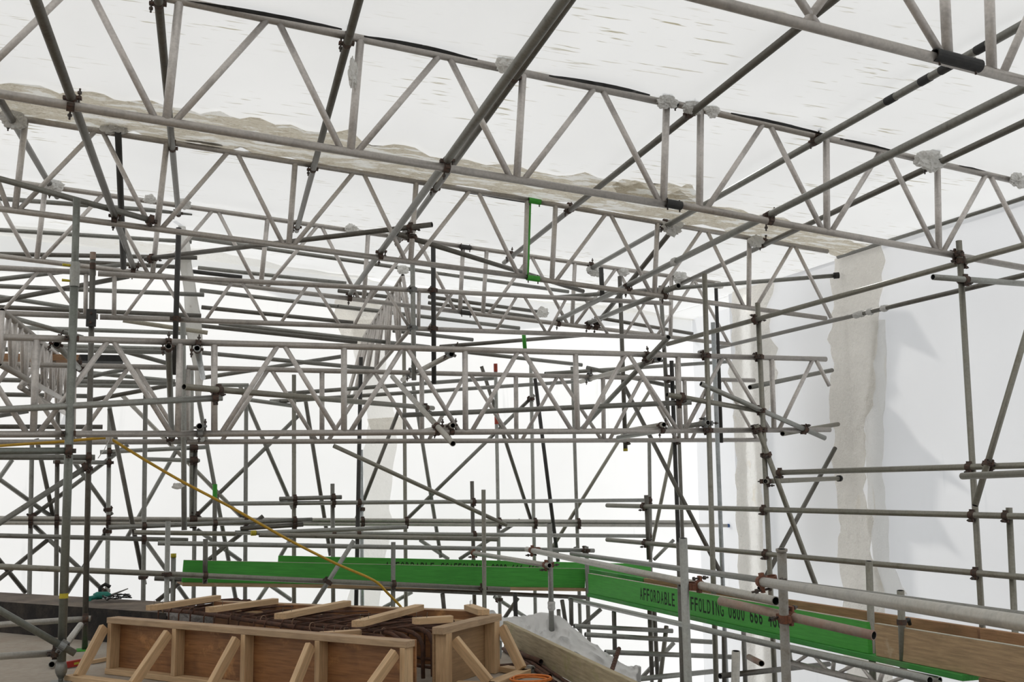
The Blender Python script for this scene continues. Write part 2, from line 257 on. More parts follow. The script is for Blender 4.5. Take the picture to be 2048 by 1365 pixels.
# ------------------------------------------------------------------ layout tables (metres)
BEAMS = [
 ('AL', 'weathered aluminium lattice beam spanning the upper left, nearest of the left roof beams', (-4.448, 6.022, 4.606, 3.239, 7.021, 4.201), (-4.405, 6.027, 3.805, 3.21, 7.017, 3.417), 0.0275, 0.0215, [('d', -0.828, 6.492, 4.402, -1.369, 6.422, 3.658), ('d', -0.778, 6.499, 4.399, -0.363, 6.553, 3.608), ('p', -0.247, 6.568, 4.369, -0.297, 6.561, 3.607), ('d', 0.286, 6.637, 4.344, -0.249, 6.568, 3.602), ('d', 0.369, 6.648, 4.339, 0.774, 6.701, 3.552), ('p', 0.898, 6.717, 4.309, 0.84, 6.709, 3.551), ('d', 1.439, 6.787, 4.283, 0.885, 6.715, 3.546), ('d', 1.524, 6.798, 4.278, 1.955, 6.854, 3.493), ('p', 2.064, 6.868, 4.247, 2.007, 6.861, 3.493), ('d', 2.617, 6.94, 4.221, 2.062, 6.868, 3.487), ('d', 2.694, 6.95, 4.217, 3.136, 7.008, 3.434), ('p', 3.225, 7.019, 4.186, 3.172, 7.012, 3.435), ('d', -1.781, 6.368, 3.667, -2.096, 6.327, 4.482), ('d', -2.176, 6.317, 4.486, -2.573, 6.265, 3.709), ('p', -2.631, 6.258, 4.51, -2.672, 6.253, 3.714), ('d', -2.771, 6.24, 3.719, -3.087, 6.199, 4.534), ('d', -3.166, 6.188, 4.539, -3.564, 6.137, 3.761), ('p', -3.621, 6.129, 4.563, -3.663, 6.124, 3.766)]),
 ('AR', 'pale aluminium lattice beam running to the upper right from the black spigot joint', (3.256, 7.023, 4.21, 6.781, 7.482, 3.971), (3.227, 7.02, 3.432, 6.905, 7.498, 3.192), 0.0275, 0.0215, [('p', 3.522, 7.058, 4.177, 3.481, 7.053, 3.431), ('d', 4.08, 7.13, 4.141, 3.546, 7.061, 3.424), ('d', 4.161, 7.141, 4.136, 4.604, 7.199, 3.355), ('p', 4.693, 7.21, 4.097, 4.65, 7.204, 3.355), ('d', 5.237, 7.281, 4.063, 4.697, 7.211, 3.349), ('d', 5.316, 7.291, 4.058, 5.763, 7.349, 3.279), ('p', 5.844, 7.36, 4.019, 5.794, 7.353, 3.28), ('d', 6.376, 7.429, 3.985, 5.842, 7.359, 3.274), ('d', 6.44, 7.437, 3.981, 6.907, 7.498, 3.204)]),
 ('R0', 'large aluminium lattice beam cut off by the top right corner, closest to the viewer', (-0.906, 3.742, 4.428, 6.799, 4.744, 4.025), (-0.944, 3.737, 3.698, 6.762, 4.739, 3.296), 0.0275, 0.0215, [('d', 2.956, 4.244, 4.214, 3.507, 4.316, 3.478), ('p', 3.556, 4.322, 4.179, 3.536, 4.32, 3.48), ('p', 3.871, 4.363, 4.162, 3.83, 4.358, 3.465), ('d', 4.326, 4.422, 4.14, 3.908, 4.368, 3.459), ('d', 2.117, 4.135, 4.258, 2.727, 4.215, 3.518), ('d', 3.211, 4.277, 4.2, 2.662, 4.206, 3.523), ('d', 1.681, 4.078, 3.561, 1.362, 4.037, 4.309), ('d', 1.282, 4.027, 4.313, 0.888, 3.976, 3.603), ('p', 0.827, 3.967, 4.337, 0.789, 3.963, 3.608), ('d', 0.69, 3.95, 3.613, 0.371, 3.908, 4.361), ('d', 0.292, 3.898, 4.365, -0.102, 3.847, 3.654), ('p', -0.163, 3.839, 4.389, -0.201, 3.834, 3.66), ('d', 4.732, 4.475, 3.402, 5.126, 4.526, 4.112), ('d', 5.205, 4.537, 4.108, 5.524, 4.578, 3.36), ('p', 5.661, 4.596, 4.084, 5.623, 4.591, 3.355), ('d', 5.722, 4.604, 3.35, 6.116, 4.655, 4.061), ('d', 6.195, 4.665, 4.056, 6.514, 4.707, 3.309), ('p', 6.651, 4.725, 4.033, 6.613, 4.72, 3.304)]),
 ('2L', 'aluminium roof lattice beam with the taped clamps, second from the front on the left', (-4.491, 8.766, 4.563, 2.981, 9.737, 4.176), (-4.451, 8.771, 3.785, 2.969, 9.736, 3.399), 0.0258, 0.0205, [('p', -1.512, 9.153, 4.393, -1.552, 9.148, 3.65), ('d', -0.987, 9.222, 4.369, -1.522, 9.152, 3.646), ('d', -0.917, 9.231, 4.364, -0.521, 9.282, 3.594), ('d', -1.894, 9.104, 4.414, -1.605, 9.141, 3.651), ('p', -0.412, 9.297, 4.336, -0.466, 9.289, 3.593), ('d', 0.093, 9.362, 4.313, -0.427, 9.295, 3.589), ('d', 0.186, 9.374, 4.307, 0.589, 9.427, 3.536), ('p', 0.684, 9.439, 4.28, 0.642, 9.433, 3.536), ('d', 1.215, 9.508, 4.255, 0.685, 9.439, 3.531), ('d', 1.319, 9.522, 4.249, 1.709, 9.572, 3.478), ('p', 1.816, 9.586, 4.221, 1.764, 9.579, 3.477), ('d', 2.343, 9.655, 4.196, 1.801, 9.584, 3.473), ('d', 2.442, 9.667, 4.191, 2.842, 9.719, 3.419), ('p', 2.952, 9.734, 4.162, 2.916, 9.729, 3.417), ('d', -2.222, 9.061, 3.669, -2.539, 9.02, 4.462), ('d', -2.619, 9.01, 4.466, -3.015, 8.958, 3.71), ('p', -3.074, 8.95, 4.49, -3.114, 8.945, 3.715), ('d', -3.213, 8.932, 3.721, -3.53, 8.891, 4.513), ('d', -3.609, 8.881, 4.517, -4.005, 8.829, 3.762), ('p', -4.065, 8.822, 4.541, -4.104, 8.816, 3.767)]),
 ('2R', 'aluminium roof lattice beam right of the green spigot, running to the right wall', (3.013, 9.742, 4.169, 6.581, 10.206, 3.944), (3.0, 9.74, 3.389, 6.511, 10.196, 3.182), 0.0258, 0.0205, [('p', 3.255, 9.773, 4.138, 3.202, 9.766, 3.392), ('d', 3.81, 9.845, 4.106, 3.25, 9.773, 3.387), ('d', 3.875, 9.854, 4.102, 4.31, 9.91, 3.325), ('p', 4.413, 9.924, 4.065, 4.352, 9.916, 3.325), ('d', 4.938, 9.992, 4.035, 4.388, 9.92, 3.32), ('d', 5.02, 10.003, 4.03, 5.434, 10.056, 3.258), ('p', 5.544, 10.071, 3.994, 5.5, 10.065, 3.257), ('d', 6.098, 10.143, 3.962, 5.589, 10.077, 3.249), ('d', 6.146, 10.149, 3.959, 6.578, 10.205, 3.191)]),
 ('3L', 'aluminium roof lattice beam third from the front, left of the dark spigot joint', (-4.502, 10.865, 4.591, 2.792, 11.813, 4.165), (-4.463, 10.87, 3.827, 2.788, 11.812, 3.389), 0.0258, 0.0205, [('d', -2.174, 11.167, 4.442, -1.748, 11.223, 3.68), ('p', -1.641, 11.237, 4.408, -1.684, 11.231, 3.679), ('d', -1.116, 11.305, 4.38, -1.638, 11.237, 3.673), ('d', -1.064, 11.312, 4.377, -0.649, 11.366, 3.613), ('p', -0.552, 11.378, 4.345, -0.598, 11.372, 3.612), ('d', -0.031, 11.446, 4.317, -0.543, 11.379, 3.606), ('d', 0.04, 11.455, 4.313, 0.45, 11.508, 3.546), ('p', 0.552, 11.522, 4.28, 0.496, 11.514, 3.545), ('d', 1.088, 11.591, 4.252, 0.561, 11.523, 3.539), ('d', 1.145, 11.599, 4.248, 1.558, 11.653, 3.478), ('p', 1.664, 11.666, 4.216, 1.623, 11.661, 3.476), ('d', 2.19, 11.735, 4.187, 1.683, 11.669, 3.47), ('d', 2.256, 11.743, 4.184, 2.684, 11.799, 3.409), ('p', 2.792, 11.813, 4.15, 2.751, 11.808, 3.407), ('d', -2.532, 11.121, 3.714, -2.845, 11.08, 4.494), ('d', -2.925, 11.07, 4.499, -3.324, 11.018, 3.76), ('p', -3.38, 11.011, 4.525, -3.423, 11.005, 3.766), ('d', -3.522, 10.992, 3.772, -3.835, 10.951, 4.552), ('d', -3.915, 10.941, 4.556, -4.314, 10.889, 3.818), ('p', -4.37, 10.882, 4.583, -4.413, 10.876, 3.824)]),
 ('3R', 'aluminium roof lattice beam third from the front, right of the dark spigot joint', (2.817, 11.816, 4.164, 6.306, 12.27, 3.965), (2.812, 11.816, 3.388, 6.421, 12.285, 3.175), 0.0258, 0.0205, [('p', 3.085, 11.851, 4.134, 3.033, 11.844, 3.39), ('d', 3.634, 11.922, 4.105, 3.102, 11.853, 3.383), ('d', 3.664, 11.926, 4.103, 4.115, 11.985, 3.324), ('p', 4.231, 12, 4.068, 4.177, 11.993, 3.323), ('d', 4.787, 12.072, 4.039, 4.22, 11.999, 3.317), ('d', 4.819, 12.077, 4.037, 5.287, 12.137, 3.254), ('p', 5.583, 12.176, 3.991, 5.542, 12.17, 3.242), ('d', 5.918, 12.219, 3.975, 5.359, 12.147, 3.25), ('d', 5.924, 12.22, 3.974, 6.4, 12.282, 3.189)]),
 ('ML', 'slim shallow lattice beam at far left with bolted joint plates', (-4.319, 9.939, 3.35, -1.043, 10.364, 3.388), (-4.298, 9.941, 2.943, -1.01, 10.369, 2.979), 0.0258, 0.016, [('d', -1.528, 10.301, 3.37, -1.798, 10.266, 2.984), ('d', -1.446, 10.312, 3.371, -1.171, 10.348, 2.99), ('p', -1.127, 10.353, 3.371, -1.117, 10.355, 2.993), ('d', -2.364, 10.193, 2.965, -2.726, 10.146, 3.368), ('d', -2.805, 10.135, 3.367, -3.157, 10.09, 2.956), ('p', -3.261, 10.076, 3.362, -3.256, 10.077, 2.955), ('d', -3.356, 10.064, 2.954, -3.717, 10.017, 3.357), ('d', -3.797, 10.006, 3.356, -4.149, 9.961, 2.944), ('p', -4.253, 9.947, 3.35, -4.248, 9.948, 2.943)]),
 ('MR', 'slim shallow lattice beam strung across the middle of the hall behind the roof beams', (-1.025, 10.367, 3.384, 5.09, 11.162, 3.464), (-0.992, 10.371, 2.979, 5.008, 11.151, 3.06), 0.0258, 0.016, [('p', -0.882, 10.385, 3.371, -0.873, 10.387, 2.996), ('d', -0.542, 10.43, 3.378, -0.782, 10.398, 2.994), ('d', -0.454, 10.441, 3.379, -0.217, 10.472, 3.002), ('d', 0.183, 10.524, 3.387, -0.053, 10.493, 3.004), ('d', 0.275, 10.536, 3.388, 0.518, 10.567, 3.012), ('d', 0.908, 10.618, 3.397, 0.659, 10.586, 3.014), ('d', 0.993, 10.629, 3.398, 1.239, 10.661, 3.022), ('d', 1.576, 10.705, 3.404, 1.393, 10.681, 3.025), ('d', 1.718, 10.723, 3.407, 1.964, 10.755, 3.032), ('p', 2.072, 10.769, 3.409, 2.066, 10.769, 3.036), ('d', 2.437, 10.817, 3.417, 2.179, 10.783, 3.034), ('d', 2.552, 10.832, 3.417, 2.764, 10.859, 3.043), ('d', 3.172, 10.912, 3.426, 2.932, 10.881, 3.045), ('d', 3.266, 10.925, 3.427, 3.513, 10.957, 3.053), ('d', 3.761, 10.989, 3.433, 3.54, 10.96, 3.054), ('d', 4.005, 11.021, 3.437, 4.275, 11.056, 3.063), ('d', 4.756, 11.118, 3.447, 4.486, 11.083, 3.066), ('d', 4.891, 11.136, 3.446, 4.998, 11.15, 3.075)]),
 ('L1L', 'lower front aluminium lattice beam at far left, bolted to the telescopic prop', (-4.292, 8.242, 2.485, -0.112, 8.785, 2.546), (-4.254, 8.247, 1.767, -0.091, 8.788, 1.82), 0.0258, 0.0205, [('p', -1.268, 8.635, 2.514, -1.258, 8.636, 1.824), ('d', -1.731, 8.575, 2.509, -1.308, 8.63, 1.821), ('d', -0.772, 8.7, 2.523, -1.214, 8.642, 1.822), ('d', -0.723, 8.706, 2.524, -0.29, 8.762, 1.831), ('p', -0.237, 8.769, 2.529, -0.231, 8.77, 1.834), ('d', -2.023, 8.537, 1.799, -2.391, 8.489, 2.513), ('d', -2.47, 8.479, 2.511, -2.816, 8.434, 1.788), ('p', -2.926, 8.42, 2.505, -2.916, 8.421, 1.786), ('d', -3.015, 8.408, 1.785, -3.382, 8.36, 2.498), ('d', -3.461, 8.35, 2.497, -3.808, 8.305, 1.773), ('p', -3.918, 8.291, 2.49, -3.907, 8.292, 1.772)]),
 ('L1R', 'long lower front aluminium lattice beam carrying clamped tubes, ending at the right wall', (-0.1, 8.787, 2.546, 6.1, 9.593, 2.647), (-0.08, 8.79, 1.82, 6.103, 9.593, 1.922), 0.0258, 0.0205, [('p', 0.026, 8.803, 2.533, 0.044, 8.806, 1.838), ('d', 0.524, 8.868, 2.543, 0.103, 8.813, 1.836), ('d', 0.587, 8.876, 2.544, 1.022, 8.933, 1.852), ('p', 1.079, 8.94, 2.55, 1.086, 8.941, 1.855), ('d', 1.582, 9.006, 2.56, 1.144, 8.949, 1.853), ('d', 1.64, 9.013, 2.561, 2.096, 9.072, 1.869), ('p', 2.159, 9.081, 2.567, 2.16, 9.081, 1.873), ('d', 2.66, 9.146, 2.578, 2.223, 9.089, 1.871), ('d', 2.723, 9.154, 2.579, 3.182, 9.214, 1.887), ('p', 3.24, 9.221, 2.585, 3.245, 9.222, 1.89), ('d', 3.759, 9.289, 2.596, 3.301, 9.229, 1.889), ('d', 3.805, 9.295, 2.597, 4.298, 9.359, 1.905), ('p', 4.335, 9.364, 2.603, 4.333, 9.363, 1.908), ('d', 4.844, 9.43, 2.614, 4.392, 9.371, 1.907), ('d', 4.891, 9.436, 2.614, 5.351, 9.496, 1.923), ('p', 5.422, 9.505, 2.621, 5.414, 9.504, 1.926), ('d', 5.928, 9.571, 2.631, 5.479, 9.512, 1.925), ('d', 5.974, 9.577, 2.632, 6.124, 9.596, 2.372)]),
 ('L2L', 'lower rear aluminium lattice beam at far left, behind the front one', (-4.371, 10.232, 2.504, -0.237, 10.769, 2.566), (-4.334, 10.237, 1.807, -0.216, 10.772, 1.849), 0.0258, 0.0205, [('d', -1.763, 10.571, 2.53, -2.168, 10.518, 1.854), ('d', -1.713, 10.577, 2.531, -1.273, 10.635, 1.857), ('p', -1.228, 10.64, 2.536, -1.212, 10.642, 1.86), ('d', -0.752, 10.702, 2.546, -1.171, 10.648, 1.858), ('d', -0.68, 10.712, 2.546, -0.25, 10.768, 1.862), ('d', -2.401, 10.488, 1.836, -2.768, 10.44, 2.528), ('d', -2.847, 10.43, 2.527, -3.194, 10.385, 1.824), ('p', -3.303, 10.371, 2.52, -3.293, 10.372, 1.822), ('d', -3.392, 10.359, 1.821, -3.76, 10.311, 2.513), ('d', -3.839, 10.301, 2.512, -4.186, 10.256, 1.809), ('p', -4.295, 10.242, 2.505, -4.285, 10.243, 1.807)]),
 ('L2R', 'lower rear aluminium lattice beam parallel to and just behind the long front one', (-0.223, 10.771, 2.567, 6.39, 11.631, 2.639), (-0.202, 10.774, 1.848, 6.519, 11.648, 1.917), 0.0258, 0.0205, [('p', -0.209, 10.773, 2.551, -0.198, 10.774, 1.863), ('d', 0.549, 10.871, 2.562, 0.13, 10.817, 1.864), ('d', 0.598, 10.878, 2.563, 1.045, 10.936, 1.874), ('p', 1.099, 10.943, 2.566, 1.108, 10.944, 1.877), ('d', 1.615, 11.01, 2.574, 1.177, 10.953, 1.875), ('d', 1.655, 11.015, 2.574, 2.114, 11.075, 1.884), ('p', 2.162, 11.081, 2.577, 2.164, 11.081, 1.887), ('d', 2.646, 11.144, 2.585, 2.24, 11.091, 1.886), ('d', 2.718, 11.153, 2.586, 3.182, 11.214, 1.895), ('p', 3.242, 11.221, 2.589, 3.239, 11.221, 1.899), ('d', 3.742, 11.286, 2.597, 3.309, 11.23, 1.897), ('d', 3.78, 11.291, 2.598, 4.277, 11.356, 1.906), ('p', 4.318, 11.361, 2.601, 4.311, 11.36, 1.91), ('d', 4.818, 11.426, 2.608, 4.388, 11.37, 1.908), ('d', 4.851, 11.431, 2.609, 5.259, 11.484, 1.917), ('p', 5.397, 11.502, 2.612, 5.397, 11.502, 1.921), ('d', 5.899, 11.567, 2.62, 5.471, 11.511, 1.919), ('d', 5.954, 11.574, 2.621, 6.384, 11.63, 1.929)]),
 ('LY1', 'foreshortened lattice beam receding at the far left edge above the brown plank', (-1.5, 8.537, 2.714, -1.5, 12.504, 2.782), (-1.5, 8.534, 2.317, -1.5, 12.438, 2.369), 0.0242, 0.0175, [('p', -1.5, 8.537, 2.714, -1.5, 8.534, 2.317), ('d', -1.5, 8.579, 2.318, -1.5, 8.82, 2.719), ('d', -1.5, 8.82, 2.719, -1.5, 9.047, 2.324), ('p', -1.5, 9.103, 2.724, -1.5, 9.092, 2.325), ('d', -1.5, 9.136, 2.325, -1.5, 9.387, 2.729), ('d', -1.5, 9.387, 2.729, -1.5, 9.605, 2.332), ('p', -1.5, 9.67, 2.734, -1.5, 9.649, 2.332), ('d', -1.5, 9.694, 2.333, -1.5, 9.954, 2.738), ('d', -1.5, 9.954, 2.738, -1.5, 10.162, 2.339), ('p', -1.5, 10.237, 2.743, -1.5, 10.207, 2.34), ('d', -1.5, 10.252, 2.34, -1.5, 10.52, 2.748), ('d', -1.5, 10.52, 2.748, -1.5, 10.72, 2.347), ('p', -1.5, 10.804, 2.753, -1.5, 10.765, 2.347), ('d', -1.5, 10.809, 2.348, -1.5, 11.087, 2.758), ('d', -1.5, 11.087, 2.758, -1.5, 11.278, 2.354), ('p', -1.5, 11.37, 2.763, -1.5, 11.322, 2.355), ('d', -1.5, 11.367, 2.355, -1.5, 11.654, 2.768), ('d', -1.5, 11.654, 2.768, -1.5, 11.835, 2.361), ('p', -1.5, 11.937, 2.772, -1.5, 11.88, 2.362), ('d', -1.5, 11.925, 2.363, -1.5, 12.221, 2.777), ('d', -1.5, 12.221, 2.777, -1.5, 12.393, 2.369), ('p', -1.5, 12.504, 2.782, -1.5, 12.438, 2.369)]),
 ('LY2', 'foreshortened lattice beam receding at mid left, below the brown plank', (-1.62, 10.742, 2.507, -1.62, 14.297, 2.535), (-1.62, 10.246, 2.305, -1.62, 14.385, 2.303), 0.0242, 0.0175, [('p', -1.62, 10.742, 2.507, -1.62, 10.246, 2.305), ('d', -1.62, 10.312, 2.305, -1.62, 11.097, 2.51), ('d', -1.62, 11.097, 2.51, -1.62, 11.007, 2.305), ('p', -1.62, 11.453, 2.513, -1.62, 11.074, 2.305), ('d', -1.62, 11.14, 2.305, -1.62, 11.808, 2.516), ('d', -1.62, 11.808, 2.516, -1.62, 11.835, 2.305), ('p', -1.62, 12.164, 2.519, -1.62, 11.902, 2.305), ('d', -1.62, 11.968, 2.305, -1.62, 12.519, 2.521), ('d', -1.62, 12.519, 2.521, -1.62, 12.663, 2.304), ('p', -1.62, 12.875, 2.524, -1.62, 12.729, 2.304), ('d', -1.62, 12.796, 2.304, -1.62, 13.23, 2.527), ('d', -1.62, 13.23, 2.527, -1.62, 13.491, 2.304), ('p', -1.62, 13.586, 2.53, -1.62, 13.557, 2.304), ('d', -1.62, 13.624, 2.304, -1.62, 13.941, 2.533), ('d', -1.62, 13.941, 2.533, -1.62, 14.319, 2.304), ('p', -1.62, 14.297, 2.535, -1.62, 14.385, 2.303)]),
 ('MY', 'foreshortened lattice beam sloping away in the middle near the taped corner', (2.112, 11.954, 3.817, 1.919, 13.757, 3.349), (2.217, 12.012, 3.215, 1.704, 13.947, 2.466), 0.0242, 0.0175, [('p', 2.112, 11.954, 3.817, 2.217, 12.012, 3.215), ('d', 2.21, 12.037, 3.205, 2.096, 12.104, 3.778), ('d', 2.096, 12.104, 3.778, 2.139, 12.308, 3.1), ('p', 2.08, 12.255, 3.739, 2.132, 12.334, 3.09), ('d', 2.125, 12.36, 3.08, 2.064, 12.405, 3.7), ('d', 2.064, 12.405, 3.7, 2.053, 12.631, 2.975), ('p', 2.048, 12.555, 3.661, 2.046, 12.657, 2.965), ('d', 2.039, 12.683, 2.955, 2.032, 12.705, 3.622), ('d', 2.032, 12.705, 3.622, 1.967, 12.954, 2.851), ('p', 2.015, 12.856, 3.583, 1.961, 12.979, 2.841), ('d', 1.954, 13.005, 2.831, 1.999, 13.006, 3.544), ('d', 1.999, 13.006, 3.544, 1.882, 13.276, 2.726), ('p', 1.983, 13.156, 3.505, 1.875, 13.302, 2.716), ('d', 1.868, 13.328, 2.706, 1.967, 13.307, 3.466), ('d', 1.967, 13.307, 3.466, 1.796, 13.599, 2.601), ('p', 1.951, 13.457, 3.427, 1.789, 13.625, 2.591), ('d', 1.783, 13.65, 2.581, 1.935, 13.607, 3.388), ('d', 1.935, 13.607, 3.388, 1.711, 13.921, 2.476), ('p', 1.919, 13.757, 3.349, 1.704, 13.947, 2.466)]),
 ('LW', 'aluminium ladder beam below the walkway at the lower right', (4.343, 7.55, 0.123, 4.668, 6.204, 0.076), (4.361, 7.562, 0.005, 4.608, 6.236, -0.031), 0.0242, 0.013, [('p', 4.343, 7.55, 0.123, 4.361, 7.562, 0.005), ('d', 4.368, 7.526, 0.004, 4.397, 7.325, 0.115), ('d', 4.397, 7.325, 0.115, 4.437, 7.155, -0.006), ('p', 4.452, 7.101, 0.107, 4.444, 7.12, -0.007), ('d', 4.45, 7.085, -0.008, 4.506, 6.877, 0.099), ('d', 4.506, 6.877, 0.099, 4.519, 6.713, -0.018), ('p', 4.56, 6.652, 0.092, 4.526, 6.678, -0.019), ('d', 4.532, 6.643, -0.02, 4.614, 6.428, 0.084), ('d', 4.614, 6.428, 0.084, 4.601, 6.272, -0.03), ('p', 4.668, 6.204, 0.076, 4.608, 6.236, -0.031)]),
]
